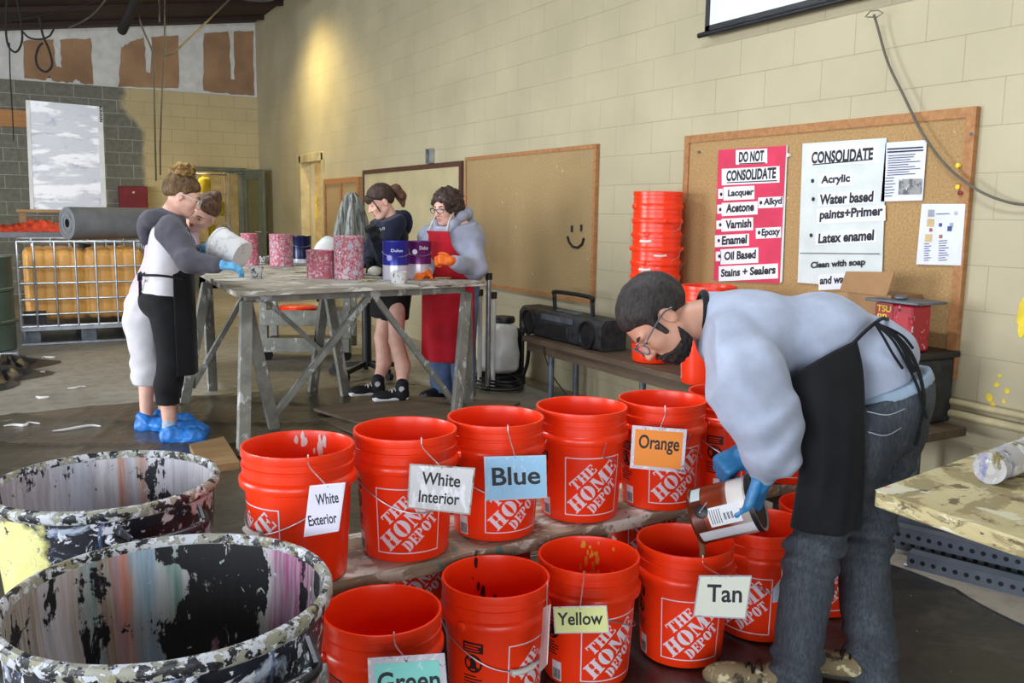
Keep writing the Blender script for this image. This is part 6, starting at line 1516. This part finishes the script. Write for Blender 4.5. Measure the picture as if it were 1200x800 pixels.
def bow(G, c, sz, m):
    b = MB()
    for s in (-1, 1): b.tube(catmull([c, c+G.l*s*sz*.8+A(0, 0, sz*.35), c+G.l*s*sz+A(0, 0, -.1*sz), c+A(0, 0, -.02)], 14), .008, 6)
    for s in (-1, .5): b.tube(catmull([c, c+G.l*s*sz*.4+A(0, 0, -sz*.9), c+G.l*s*sz*.5+A(0, 0, -sz*2.)], 10), .008, 6)
    b.build('apron_bow', m, G.t)
def bootie(G, heel, toe, m):
    up, so, d, s, b, L = shoe_prims(heel, toe, .05, .01); q = up+so
    f = field(q, .04); sculpt('shoe_cover', lambda p: f(p)-.003+.007*wob(p, 38.)+.004*wob(p[:, [1, 2, 0]], 90.), *bounds(q, .04), .007, m, G.t)
M['cover'] = mat('blue_shoe_cover', (40, 122, 206), .45, var=.1, vs=20., bump=.2)

# ---- woman in the white and grey hooded top, black apron, facing the table
def woman_hoodie():
    ft = P(195, 300, 5.22)[:2]; G = Fig(ft, (.97, -.20), 'woman with a topknot in a white and grey hoodie, black apron and capris', .95)
    T = G.t; K = 1.
    hc = P(214, 229, 5.24); H = Head(hc, G.d(.88, .0, -.38), G.d(.36, 0, .93), .98, True)
    sh = 1.34
    lean = lambda z: (max(0, (z-.9))*.03+.0, 0, z)
    wr = P(255, 310, 4.98); eR = P(222, 306, 4.98); sR = P(200, 272, 5.05); wr2 = P(246, 293, 5.36); eL = P(222, 300, 5.42); sL = P(205, 268, 5.42)
    gR = hand(wr, G.d(.95, .1, -.12), G.d(.1, -.35, .93), 1, [.35, .4, .45, .5], .95, .3)
    gL = hand(wr2, G.d(.95, -.1, .2), G.d(-.2, .5, .8), -1, [.3, .4, .4, .5], .95, .3)
    b = [('c', H.w(-.02, 0, -.06), G.w(.02, 0, 1.4), .048, .056), G.e(.03, 0, 1.22, (.085, .13, .15)), G.e(.01, 0, 1.0, (.085, .12, .16)), G.e(-.01, 0, .9, (.095, .14, .11))]
    b += chain([sR, eR, wr], [.045, .036, .026])+chain([sL, eL, wr2], [.045, .036, .026])
    legs = [[(-.01, -.085, .88), (.02, -.085, .5), (-.02, -.085, .33), (-.02, -.085, .1), (-.02, -.085, .05)], [(-.01, .085, .88), (.02, .09, .5), (-.02, .09, .33), (-.02, .09, .1), (-.02, .09, .05)]]
    for pts in legs: b += G.c(pts, [.085, .06, .056, .036, .036])
    make_body(T, H, b, M['skin_f'], .007, .02, [shrink(gR, .005), shrink(gL, .005)])
    hm = hair_mat('brown_hair_blond_streaks', (58, 42, 34), (120, 92, 56), (60., 60., 20.)); H.face(T, True, hm, .019, M['white_p'])
    fn, lo, hi = cap_hair(H, .013, .0, .62, .003, .01, back=-.05); sculpt('hair', fn, lo, hi, .0065, hm, T)
    bun = [('e', H.w(-.05, 0, .14), (.06, .058, .05), H.R), ('e', H.w(-.085, .01, .12), (.04, .045, .04), H.R), ('e', H.w(-.02, 0, .165), (.035, .04, .03), H.R)]
    sculpt('topknot', lambda p: field(bun, .02)(p)+.003*np.sin(H.loc(p)[:, 0]*150+60*H.loc(p)[:, 1])+.004*wob(p, 45.), *bounds(bun), .006, hair_mat('blond_streaked_hair', (66, 46, 30), (170, 132, 66), (50., 50., 50.)), T)
    m = MB(); wv = [(P(184, 200, 5.14), P(181, 222, 5.14))]
    # hoodie: white body, charcoal sleeves, shoulders and hood
    tor = [G.e(.02, 0, 1.24, (.125, .175, .17)), G.e(.0, 0, 1.05, (.13, .165, .18)), G.e(-.015, 0, .9, (.14, .18, .13))]
    wear(T, 'hoodie_body', tor, M['white_cloth'], .008, .06, [(G.w(0, 0, .885), (0, 0, -1)), (G.w(.02, 0, 1.345), (0, 0, 1))], .006, 15., 4.)
    ch = cloth('charcoal_jersey', (84, 82, 90)); 
    slv = [('c', sR+A(0, 0, .0), eR, .081, .068), ('c', eR, wr-unit(wr-eR)*.01, .064, .045), ('c', sL, eL, .075, .06), ('c', eL, wr2-unit(wr2-eL)*.01, .06, .042), ('c', sR, G.w(.02, 0, 1.36), .075, .075), ('c', sL, G.w(.02, 0, 1.36), .075, .075), ('c', G.w(.0, -.0, 1.38), G.w(.05, 0, 1.38), .08, .075)]
    wear(T, 'hoodie_sleeves', slv, ch, .007, .03, [(H.w(-.02, 0, -.115), H.u)], .007, 26., 7.)
    hood = [G.e(-.09, 0, 1.38, (.055, .1, .06)), G.e(-.04, .08, 1.4, (.07, .035, .04)), G.e(-.04, -.08, 1.4, (.07, .035, .04)), G.e(-.125, 0, 1.3, (.035, .07, .08))]
    wear(T, 'hood', hood, ch, .007, .04, [], .008, 26., 5.)
    capri = [G.e(-.02, 0, .88, (.155, .19, .13))]+[q for s in (-1, 1) for q in G.c([(-.0, .085*s, .82), (.015, .088*s, .5), (-.02, .088*s, .36), (-.02, .088*s, .22)], [.11, .083, .078, .068])]
    wear(T, 'capri_leggings', capri, M['blk'], .008, .03, [(G.w(0, 0, .94), (0, 0, 1)), (G.w(0, 0, .245), (0, 0, -1))], .003, 20.)
    # apron at the front with a tie behind
    S = sheet([[G.w(fx+dx, ly*ws, z) for fx, ly in ((.045, .19), (.135, .13), (.16, 0), (.135, -.13), (.045, -.19))] for z, ws, dx in ((1.26, .5, -.01), (1.12, .6, -.005), (1.02, .95, .0), (.93, 1.05, .0), (.8, 1.05, .0), (.65, 1., 0.), (.5, .95, 0.), (.43, .95, 0.))], 40, 30)
    m = MB(); m.grid(S); m.build('apron', M['blk'], T, smooth=180, solid=.004)
    m = MB(); m.tube(catmull([G.w(.1, -.17, 1.03), G.w(-.02, -.178, 1.05), G.w(-.12, -.12, 1.05), G.w(-.15, 0, 1.04), G.w(-.12, .12, 1.05), G.w(-.02, .178, 1.05), G.w(.1, .17, 1.03)], 40), .007, 6); m.build('waist_tie', M['blk'], T); bow(G, G.w(-.155, -.03, 1.03), .07, M['blk'])
    m = MB(); m.tube(catmull([G.w(.12, -.1, 1.24), G.w(.06, -.08, 1.38), H.w(-.07, 0, -.1), G.w(.06, .08, 1.38), G.w(.12, .1, 1.24)], 30), .006, 6); m.build('neck_strap', M['blk'], T)
    glove(G, gR, wr, eR, M['cyan_glove'], .05); glove(G, gL, wr2, eL, M['cyan_glove'], .06)
    sk_ = splatter('patterned_socks', (176, 190, 206), [((200, 70, 70), (30., 30., 60.), .6, .04, 1), ((60, 80, 110), (30., 30., 70.), .62, .04, 5), ((110, 170, 206), (40., 40., 60.), .55, .04, 8)], .8, bump=0)
    for s in (-1, 1):
        q = G.c([(-.02, .087*s, .13), (-.02, .087*s, .04)], [.041, .043]); wear(T, 'sock', q, sk_, .006, .01, [], .001)
        bootie(G, G.w(-.06, .087*s, .006), G.w(.18, .1*s, .006), M['cover'])
woman_hoodie()
# ---- the second woman, leaning in behind her, face turned down to the camera
def woman_leaning():
    ft = Pz(168, 503); G = Fig((ft[0]+.03, ft[1]+.02), (.8, -.6), 'woman in white trousers and blue shoe covers leaning in with head tilted', .97)
    T = G.t; up_i = lambda x, y: RT*x-UP*y
    D = 5.58
    H = Head(P(238, 249, D-.05), up_i(-.3, .42)-FW*.8, up_i(.55, -.82)-FW*.15, .95, True)
    chest = P(203, 292, D+.1); wst = P(182, 345, D+.1); hipc = P(174, 375, D+.08)
    nk = P(218, 272, D+.03)
    wR = P(243, 291, D-.26); eR = P(232, 310, D-.12); sR = P(215, 285, D-.02); sL = P(200, 280, D+.25); eL = P(215, 320, D+.3); wL = P(245, 305, D+.12)
    gR = hand(wR, up_i(.9, -.35)-FW*.1, up_i(-.2, -.8)-FW*.5, -1, [.5, .55, .6, .6], .92, .3); gL = hand(wL, up_i(.95, -.1)-FW*.2, up_i(0, -.9)-FW*.3, 1, [.5, .5, .5, .5], .92, .3)
    kL, aL = P(172, 430, D+.02), P(171, 488, D); kR, aR = P(196, 440, D+.12), P(192, 492, D+.1)
    b = [('c', H.w(-.02, 0, -.06), nk, .046, .055), ('c', nk, chest, .07, .11), ('c', chest, wst, .11, .1), ('c', wst, hipc, .1, .12)]
    b += chain([sR, eR, wR], [.042, .034, .025])+chain([sL, eL, wL], [.042, .034, .025])+chain([hipc+G.l*-.08, kL, aL, A(aL[0], aL[1], .05)], [.08, .055, .034, .034])+chain([hipc+G.l*.08, kR, aR, A(aR[0], aR[1], .05)], [.08, .055, .034, .034])
    make_body(T, H, b, M['skin_f'], .007, .02, [shrink(gR, .005), shrink(gL, .005)])
    hm = hair_mat('mid_brown_hair', (64, 46, 36), (112, 82, 58), (60., 60., 20.)); H.face(T, True, hm)
    fn, lo, hi = cap_hair(H, .013, .012, .58, .003, .01, back=-.05); sculpt('hair', fn, lo, hi, .0065, hm, T)
    bun = [('e', H.w(-.07, .0, .1), (.05, .05, .045), H.R), ('e', H.w(-.05, .015, .125), (.03, .035, .03), H.R)]
    sculpt('hair_bun', lambda p: field(bun, .02)(p)+.006*wob(p, 60.), *bounds(bun), .006, hm, T)
    lil = cloth('pale_lilac_top', (214, 190, 206)); top = [('c', nk, chest, .085, .15), ('c', chest, wst, .15, .14), ('c', wst, hipc, .135, .14)]+chain([sR, eR, wR-unit(wR-eR)*.04], [.075, .058, .044])+chain([sL, eL, wL-unit(wL-eL)*.04], [.075, .058, .044])
    wear(T, 'top', top, lil, .008, .05, [(H.w(-.01, 0, -.13), H.u)], .005, 16., 3.)
    pants = [('c', hipc+A(0, 0, .08), hipc, .14, .155)]+chain([hipc+G.l*-.08, kL, aL+A(0, 0, .16)], [.1, .085, .075])+chain([hipc+G.l*.08, kR, aR+A(0, 0, .16)], [.1, .085, .075])
    def baggy(d, p): return d+.006*np.sin(p[:, 2]*70+12*p[:, 0])*np.exp(-((p[:, 2]-.33)/.14)**2)
    wear(T, 'white_trousers', pants, M['white_cloth'], .008, .04, [(aL+A(0, 0, .2), (0, 0, -1))], .006, 18., 6., baggy)
    S = sheet([[G.w(.17, y, z) for y in (.16, .06, -.06, -.16)] for z in (1.1, .9, .7, .5)], 20, 20); S = S+(hipc-G.w(0, 0, hipc[2]))[None, None, :]*A(1, 1, 0)
    m = MB(); m.grid(S); m.build('apron', M['blk'], T, smooth=180, solid=.004)
    glove(G, gR, wR, eR, M['cyan_glove'], .07); glove(G, gL, wL, eL, M['cyan_glove'], .06)
    for a in (aL, aR): bootie(G, A(a[0], a[1], .006)-G.f*.05+G.l*.0, A(a[0], a[1], .006)+G.f*.2, M['cover'])
woman_leaning()
# white pail she tips over the table edge
a, b = P(258, 280, 5.2), P(291, 296, 5.12); ax_ = unit(P(272, 300, 5.1)-P(272, 278, 5.3)); 
pb, pt_ = P(262, 303, 5.16), P(276, 281, 5.26); ax_ = unit(pt_-pb)
pl_ = bpy.data.objects.new('white_pail', None); link(pl_); tag(pl_, 'white paint crusted pail held tilted by blue gloved hands over the table', 'pail'); pl_.location = tuple(pb)
Rp = frame_from(unit(P(284, 302, 5.12)-P(256, 284, 5.26)))
Rp = frame_from(-unit(RT*.8-UP*.42+FW*-.22)); pq = P(284, 300, 5.16)
m = MB(); m.lathe([(0, 0), (.085, 0), (.09, .006), (.095, .17), (.1, .175), (.1, .185), (.094, .187), (.088, .17), (.084, .01), (0, .01)], 36, pq, R=Rp)
m.build('pail_body', splatter('white_crusted_pail', (216, 214, 212), [((196, 192, 192), (20., 20., 20.), .55, .06, 2)], .6), pl_)
m = MB(); q0 = pq; m.tube(catmull([q0+Rp[2]*.15+Rp[0]*.1, q0+Rp[2]*.15+Rp[0]*.05+UP*.1, q0+Rp[2]*.14+UP*.13-Rp[0]*.02, q0+Rp[2]*.15-Rp[0]*.1+UP*.08, q0+Rp[2]*.15-Rp[0]*.1], 24), .003, 6); m.build('handle', M['wire'], pl_)

# ---- girl in the navy hoodie
def girl():
    ft = P(459, 300, 6.6); ft[2] = 0; fw_ = -_r0*.93-np.array([FW[0], FW[1], 0])*.38; G = Fig(ft, fw_, 'girl in a navy hoodie, black shorts and canvas shoes looking down', 1.0)
    T = G.t; D = 6.55
    H = Head(P(446, 236, D-.05), G.d(.88, .1, -.42), G.d(.4, .0, .92), .98, True)
    # black gloved fist held in front of the chin, other arm down to the table
    sL = P(462, 262, D-.16); eL = P(452, 300, D-.24); wL = P(440, 280, D-.34); sR = P(447, 258, D+.16); eR = P(434, 298, D+.12); wR = P(432, 308, D-.1)
    gL = hand(wL, A(0, 0, 1)*.8+G.f*.3, G.d(-.3, .9, .1), -1, [1.2, 1.25, 1.3, 1.3], .92, .7); gR = hand(wR, G.d(.8, .2, -.4), G.d(.2, 0, .95), 1, [.5, .5, .5, .5], .92, .3)
    b = [('c', H.w(-.02, 0, -.06), G.w(.0, 0, 1.32), .045, .055), G.e(.0, 0, 1.18, (.08, .12, .14)), G.e(-.01, 0, .98, (.08, .115, .16)), G.e(-.02, 0, .88, (.09, .135, .1))]
    b += chain([sL, eL, wL], [.042, .034, .025])+chain([sR, eR, wR], [.042, .034, .025])
    fL, fR = Pz(468, 468, .036), Pz(440, 462, .036)
    for f_, s in ((fL, 1), (fR, -1)):
        an = A(f_[0], f_[1], .05)-G.f*.02; kn = (an+G.w(-.01, .08*s, .82))/2+A(0, 0, .01)+G.f*.02
        b += chain([G.w(-.02, .08*s, .84), kn, kn*.55+an*.45-G.f*.03, an+A(0, 0, .07), an], [.08, .053, .055, .035, .036])
    make_body(T, H, b, M['skin_f'], .007, .02, [shrink(gL, .005), shrink(gR, .005)])
    hm = hair_mat('dark_brown_hair', (42, 32, 30), (78, 58, 48), (60., 60., 16.)); H.face(T, True, hm)
    fn, lo, hi = cap_hair(H, .012, -.012, .7, .002, .012, back=-.09); sculpt('hair', fn, lo, hi, .0065, hm, T)
    fr = [('e', H.w(.088, 0, .05), (.014, .05, .036), H.R), ('c', H.w(.075, .06, .05), H.w(.06, .076, -.06), .009, .003), ('c', H.w(.075, -.06, .05), H.w(.06, -.076, -.06), .009, .003)]
    sculpt('fringe', lambda p: field(fr, .012)(p)+.003*np.sin(H.loc(p)[:, 1]*220), *bounds(fr), .005, hm, T)
    pt = chain([H.w(-.105, 0, .045), H.w(-.15, 0, .03), H.w(-.165, 0, -.03), H.w(-.15, 0, -.1)], [.022, .034, .034, .012])
    sculpt('ponytail', lambda p: field(pt, .02)(p)+.004*np.sin(H.loc(p)[:, 1]*150+H.loc(p)[:, 0]*50), *bounds(pt), .006, hair_mat('brown_ponytail', (56, 40, 34), (120, 84, 60), (60., 60., 14.)), T)
    nav = cloth('navy_fleece', (26, 29, 48), .15)
    top = [G.e(.0, 0, 1.2, (.12, .165, .16)), G.e(-.01, 0, 1.0, (.125, .16, .19)), G.e(-.02, 0, .88, (.13, .17, .1)), ('c', sL, sR, .075, .075), ('c', G.w(-.0, 0, 1.3), G.w(.02, 0, 1.36), .09, .07)]
    wear(T, 'hoodie', top+chain([sL, eL, wL-unit(wL-eL)*.03], [.075, .06, .043])+chain([sR, eR, wR-unit(wR-eR)*.03], [.075, .058, .042]), nav, .008, .045, [(G.w(0, 0, .82), (0, 0, -1)), (H.w(-.02, 0, -.125), H.u)], .005, 18., 2.)
    hood = [G.e(-.1, 0, 1.29, (.055, .12, .08)), G.e(-.06, .09, 1.34, (.06, .04, .05)), G.e(-.06, -.09, 1.34, (.06, .04, .05))]; wear(T, 'hood', hood, nav, .008, .04, [], .006, 26., 5.)
    dot = splatter('black_spattered_cloth', (20, 20, 24), [((190, 194, 206), (55., 55., 55.), .70, .02, 3), ((150, 156, 170), (24., 24., 24.), .735, .02, 6)], .85, bump=0)
    sh = [G.e(-.02, 0, .84, (.135, .175, .12))]+[q for s in (-1, 1) for q in G.c([(-.015, .085*s, .8), (.0, .09*s, .6)], [.11, .105])]
    wear(T, 'shorts', sh, dot, .008, .04, [(G.w(0, 0, .9), (0, 0, 1)), (G.w(0, 0, .585), (0, 0, -1))], .005, 18., 8.)
    S = sheet([[G.w(fx, ly, z) for fx, ly in ((.02, .19), (.13, .11), (.15, 0), (.13, -.11), (.02, -.19))] for z in (1.25, 1.05, .9, .75, .6)], 30, 24); m = MB(); m.grid(S); m.build('apron', dot, T, smooth=180, solid=.004)
    m = MB(); wq = P(447, 268, D-.17)
    for k in range(3): put_text(m, 'o', P(440+4*k, 272-1.5*k, D-.25), RT, UP, .018, .018, 0)
    m.build('chest_print', M['paper'], T, smooth=0)
    glove(G, gL, wL, eL, M['blk'], .05); glove(G, gR, wR, eR, M['blk'], .05)
    can_m = mat('black_canvas', (24, 24, 30), .8); wh = M['paper']
    for f_ in (fL, fR):
        hl = A(f_[0], f_[1], .036)-G.f*.06; te = hl+G.f*.25; up, so, d, s, b0, L = shoe_prims(hl, te, .042, .05, .046)
        wear(T, 'canvas_shoe', up, can_m, .006, .03, [], .0005); wear(T, 'rubber_sole', so+[('e', b0+d*(L-.02)+A(0, 0, .022), (.026, .036, .022), np.array([d, s, A(0, 0, 1)]))], wh, .005, .01, [], 0.); laces(T, b0, d, s, L, wh)
        m = MB(); nn = s if s@(CAM-b0) > 0 else -s; c = b0+d*.055+A(0, 0, .085)+nn*.044; m.lathe([(0, 0), (.02, 0), (.02, .002), (0, .003)], 18, c, R=frame_from(nn)); m.build('ankle_patch', wh, T)
girl()
# ---- older woman in the red apron
def older():
    ft = P(531, 300, 6.5); ft[2] = 0; G = Fig(ft, -np.array([FW[0], FW[1], 0])*.8-_r0*.6, 'older woman in glasses, grey hooded jacket and red apron with orange glove', 1.02)
    T = G.t; D = 6.45
    H = Head(P(523, 243, D-.06), G.d(.96, .0, -.2), G.d(.2, .0, .98), 1.02, True)
    sL = P(553, 280, D-.0); eL = P(557, 314, D-.08); wL = P(530, 306, D-.34); sR = P(506, 278, D+.05); eR = P(497, 308, D-.04); wR = P(500, 320, D-.24)
    gL = hand(wL, RT*-.93+UP*.12-FW*.2, UP*.5-FW*.85, -1, [1.0, 1.1, 1.15, 1.2], 1.0, .45); gR = hand(wR, G.d(.9, .2, -.1), G.d(.1, 0, .98), 1, [.5, .5, .6, .6], .98, .3)
    b = [('c', H.w(-.02, 0, -.06), G.w(.0, 0, 1.34), .055, .065), G.e(.0, 0, 1.2, (.1, .15, .15)), G.e(.01, 0, 1.0, (.11, .15, .16)), G.e(.0, 0, .9, (.11, .16, .11))]
    b += chain([sL, eL, wL], [.048, .038, .028])+chain([sR, eR, wR], [.048, .038, .028])
    for s in (-1, 1): b += G.c([(0, .1*s, .86), (.02, .1*s, .48), (-.01, .1*s, .1), (-.01, .1*s, .05)], [.09, .058, .038, .038])
    make_body(T, H, b, M['skin_f'], .007, .02, [shrink(gL, .005), shrink(gR, .005)])
    hm = hair_mat('dark_curly_hair', (38, 30, 30), (82, 62, 54), (70., 70., 70.)); H.face(T, True, hm, .016, M['black'])
    def curls(p):
        q = H.loc(p); d = ell_d(q, A(-.025, 0, .035), (.118, .108, .108)); d = smin(d, ell_d(q, A(-.06, 0, -.05), (.06, .1, .075)), .04)
        d = d+.012*wob(q, 75.)+.005*wob(q[:, [1, 2, 0]], 150.); face = ell_d(q, A(.14, 0, -.05), (.105, .082, .125)); return np.maximum(d, -face)*H.sc
    sculpt('curly_hair', curls, H.c-.2, H.c+.2, .006, hm, T)
    gj = cloth('grey_jacket', (164, 168, 186)); top = [G.e(-.01, 0, 1.22, (.14, .2, .17)), G.e(.0, 0, 1.02, (.155, .2, .2)), G.e(.0, 0, .84, (.16, .21, .14)), ('c', sL, sR, .085, .085), ('c', G.w(-.01, 0, 1.28), G.w(-.01, 0, 1.38), .13, .08)]+chain([sL, eL, wL-unit(wL-eL)*.03], [.092, .08, .05])+chain([sR, eR, wR-unit(wR-eR)*.03], [.09, .074, .05])
    vee = lambda d, p: np.maximum(d, -(((G.R@(p-G.o).T).T)[:, 0]*0+np.maximum(np.maximum(np.abs((p-G.o)@G.l)-.02-.45*((p-G.o)[:, 2]-1.18*G.sc), .12-(p-G.o)@G.f*1.0-.0), 1.17*G.sc-(p-G.o)[:, 2])))
    wear(T, 'hooded_jacket', top, gj, .008, .05, [(G.w(0, 0, .72), (0, 0, -1)), (H.w(-.02, 0, -.12), H.u)], .009, 19., 2., None)
    hood = [q for s in (-1, 1) for q in G.c([(.13, .045*s, 1.2), (.1, .085*s, 1.27), (.02, .1*s, 1.325), (-.06, .075*s, 1.345), (-.09, 0, 1.335)], [.022, .03, .034, .04, .045])]+[G.e(-.12, 0, 1.27, (.035, .1, .07))]; wear(T, 'hood', hood, gj, .008, .03, [], .005, 25., 4.)
    sh = [G.e(.05, 0, 1.27, (.085, .075, .1))]; wear(T, 'black_shirt', sh, M['blk'], .008, .02, [(H.w(0, 0, -.14), H.u)], .002)
    red = cloth('red_apron_cloth', (176, 24, 38), .1)
    G1 = [[(.165, .1, 1.22), (.175, .04, 1.22), (.175, -.04, 1.22), (.165, -.1, 1.22)], [(.15, .14, 1.1), (.19, .05, 1.1), (.19, -.05, 1.1), (.15, -.14, 1.1)], [(.06, .215, .98), (.195, .08, .98), (.195, -.08, .98), (.06, -.215, .98)],
          [(.03, .23, .8), (.2, .1, .8), (.2, -.1, .8), (.03, -.23, .8)], [(.04, .24, .55), (.2, .1, .55), (.2, -.1, .55), (.04, -.24, .55)], [(.05, .24, .3), (.2, .1, .3), (.2, -.1, .3), (.05, -.24, .3)]]
    S = sheet([[G.w(*q) for q in r] for r in G1], 44, 36); v = np.linspace(0, 1, 44)[:, None]; u = np.linspace(0, 1, 36)[None, :]; S = S+(.012*np.sin(u*26+2*v)*v**1.5)[:, :, None]*G.f
    m = MB(); m.grid(S); m.build('apron', red, T, smooth=180, solid=.004)
    m = MB()
    for s in (-1, 1): m.tube(catmull([G.w(.168, .085*s, 1.22), G.w(.125, .075*s, 1.3), G.w(.05, .075*s, 1.385)], 16), .006, 6)
    m.build('neck_strap', mat('cream_strap', (206, 196, 176), .8), T)
    den = cloth('blue_denim', (92, 110, 146), .15); jn = [G.e(0, 0, .86, (.14, .19, .12))]+[q for s in (-1, 1) for q in G.c([(0, .1*s, .84), (.015, .105*s, .48), (-.005, .105*s, .06)], [.115, .095, .085])]
    wear(T, 'jeans', jn, den, .008, .03, [(G.w(0, 0, .95), (0, 0, 1)), (G.w(0, 0, .035), (0, 0, -1))], .005, 16., 4.)
    for s in (-1, 1):
        up, so, d, s_, b0, L = shoe_prims(G.w(-.06, .105*s, .006), G.w(.2, .115*s, .006), .045, .04); wear(T, 'shoe', up+so, M['black'], .008, .02, [], 0.)
    og = mat('orange_rubber_glove', (244, 108, 22), .5, bump=.2, bs=50.); glove(G, gL, wL, eL, og, .05); glove(G, gR, wR, eR, og, .05)
older()
# ================================================================== light, camera, exposure
def area(name, loc, aim, sx, sy, power, col):
    L = bpy.data.lights.new(name, 'AREA'); L.shape = 'RECTANGLE'; L.size = sx; L.size_y = sy; L.energy = power; L.color = col
    o = bpy.data.objects.new(name, L); o.location = loc; d = Vector(aim)-Vector(loc); o.rotation_euler = d.to_track_quat('-Z', 'Y').to_euler(); COL.objects.link(o); return o
area('bay_door_daylight', (-2.0, -4.9, 1.7), (1.5, 3., 1.2), 6.0, 2.8, 330, (.86, .93, 1.))
area('side_door_daylight', (-6.4, -.5, 1.7), (1.5, 2.0, .8), 5.2, 2.8, 520, (.84, .92, 1.))
area('far_side_door_daylight', (-6.4, 7.0, 1.6), (2., 8., 1.), 3.8, 2.6, 640, (.9, .95, 1.))
area('storeroom_lamp', (2.6, BY+1.6, 2.7), (2.6, BY+1.6, 0), 1.2, .4, 45, (1., .9, .7))
area('passage_lamp', (WX+1.4, 12.6, 2.55), (WX+1.4, 12.6, 0), .8, .8, 60, (1., .9, .72))
# ceiling fittings: the warm lamp, then the added tube lights
def ceiling_lamp(x, y, power, col, label):
    z = ceil_z(x)-.28; t = thing('hanging_lamp', label, 'lamp', (x, y, z), 0, 'warehouse lamps'); m = MB()
    m.lathe([(.06, .22), (.06, .12), (.24, 0), (.245, 0), (.07, .125), (.07, .23), (0, .23), (0, .22)], 32, (x, y, z)); m.build('shade', M['dark_steel'], t)
    m = MB(); m.tube([(x, y, z+.2), (x, y, ceil_z(x)+.02)], .01, 6); m.build('stem', M['dark_steel'], t)
    L = bpy.data.lights.new('lamp', 'SPOT'); L.energy = power; L.color = col; L.spot_size = math.radians(150); L.spot_blend = 1.; L.shadow_soft_size = .3; o = bpy.data.objects.new('lamp', L); o.location = (x, y, z+.02); COL.objects.link(o)
ceiling_lamp(2.9, 12.2, 420, (1., .8, .36), 'warm hanging lamp near the long wall')
for k, (x, y) in enumerate(((1.4, 2.6), (.6, 6.5))):  # unseen tube fixtures, added to brighten backs and tops from above
    z = ceil_z(x)-.35; t = thing('added_tube_light', ['added twin tube light, out of view over the buckets', 'added twin tube light, out of view over the work table'][k], 'ceiling light', (x, y, z), 0, 'added overhead fill lights'); m = MB()
    m.prism([(-.12, .0), (.12, 0), (.05, .07), (-.05, .07)], (x, y-.75, z+.02), (1, 0, 0), (0, 0, 1), (0, 1, 0), 1.5); m.build('housing', M['white_p'], t)
    for s in (-.5, .5): m = MB(); m.tube([(x, y+s, z+.09), (x, y+s, ceil_z(x)+.02)], .008, 6); m.build('hanger', M['dark_steel'], t)
    area('added_tube_glow', (x, y, z), (x, y, 0), .22, 1.4, 85, (.86, .93, 1.))
W = bpy.data.worlds.new('World'); SC.world = W; W.use_nodes = True; nt = W.node_tree; bg = nt.nodes['Background']; bg.inputs[0].default_value = (.75, .85, 1., 1.); bg.inputs[1].default_value = .3
cam = bpy.data.cameras.new('Camera'); co = bpy.data.objects.new('Camera', cam); COL.objects.link(co)
cam.sensor_width = 36.; cam.sensor_fit = 'HORIZONTAL'; cam.lens = F/1200.*36.; cam.clip_start = .05; cam.clip_end = 100
co.matrix_world = Matrix(((RT[0], UP[0], -FW[0], 0), (RT[1], UP[1], -FW[1], 0), (RT[2], UP[2], -FW[2], CH), (0, 0, 0, 1)))
SC.camera = co
vs = SC.view_settings; vs.view_transform = 'Standard'; vs.look = 'None'; vs.gamma = 1.; vs.use_curve_mapping = False; vs.exposure = -.12
try:
    SC.cycles.max_bounces = 8; SC.cycles.use_denoising = True
except Exception: pass
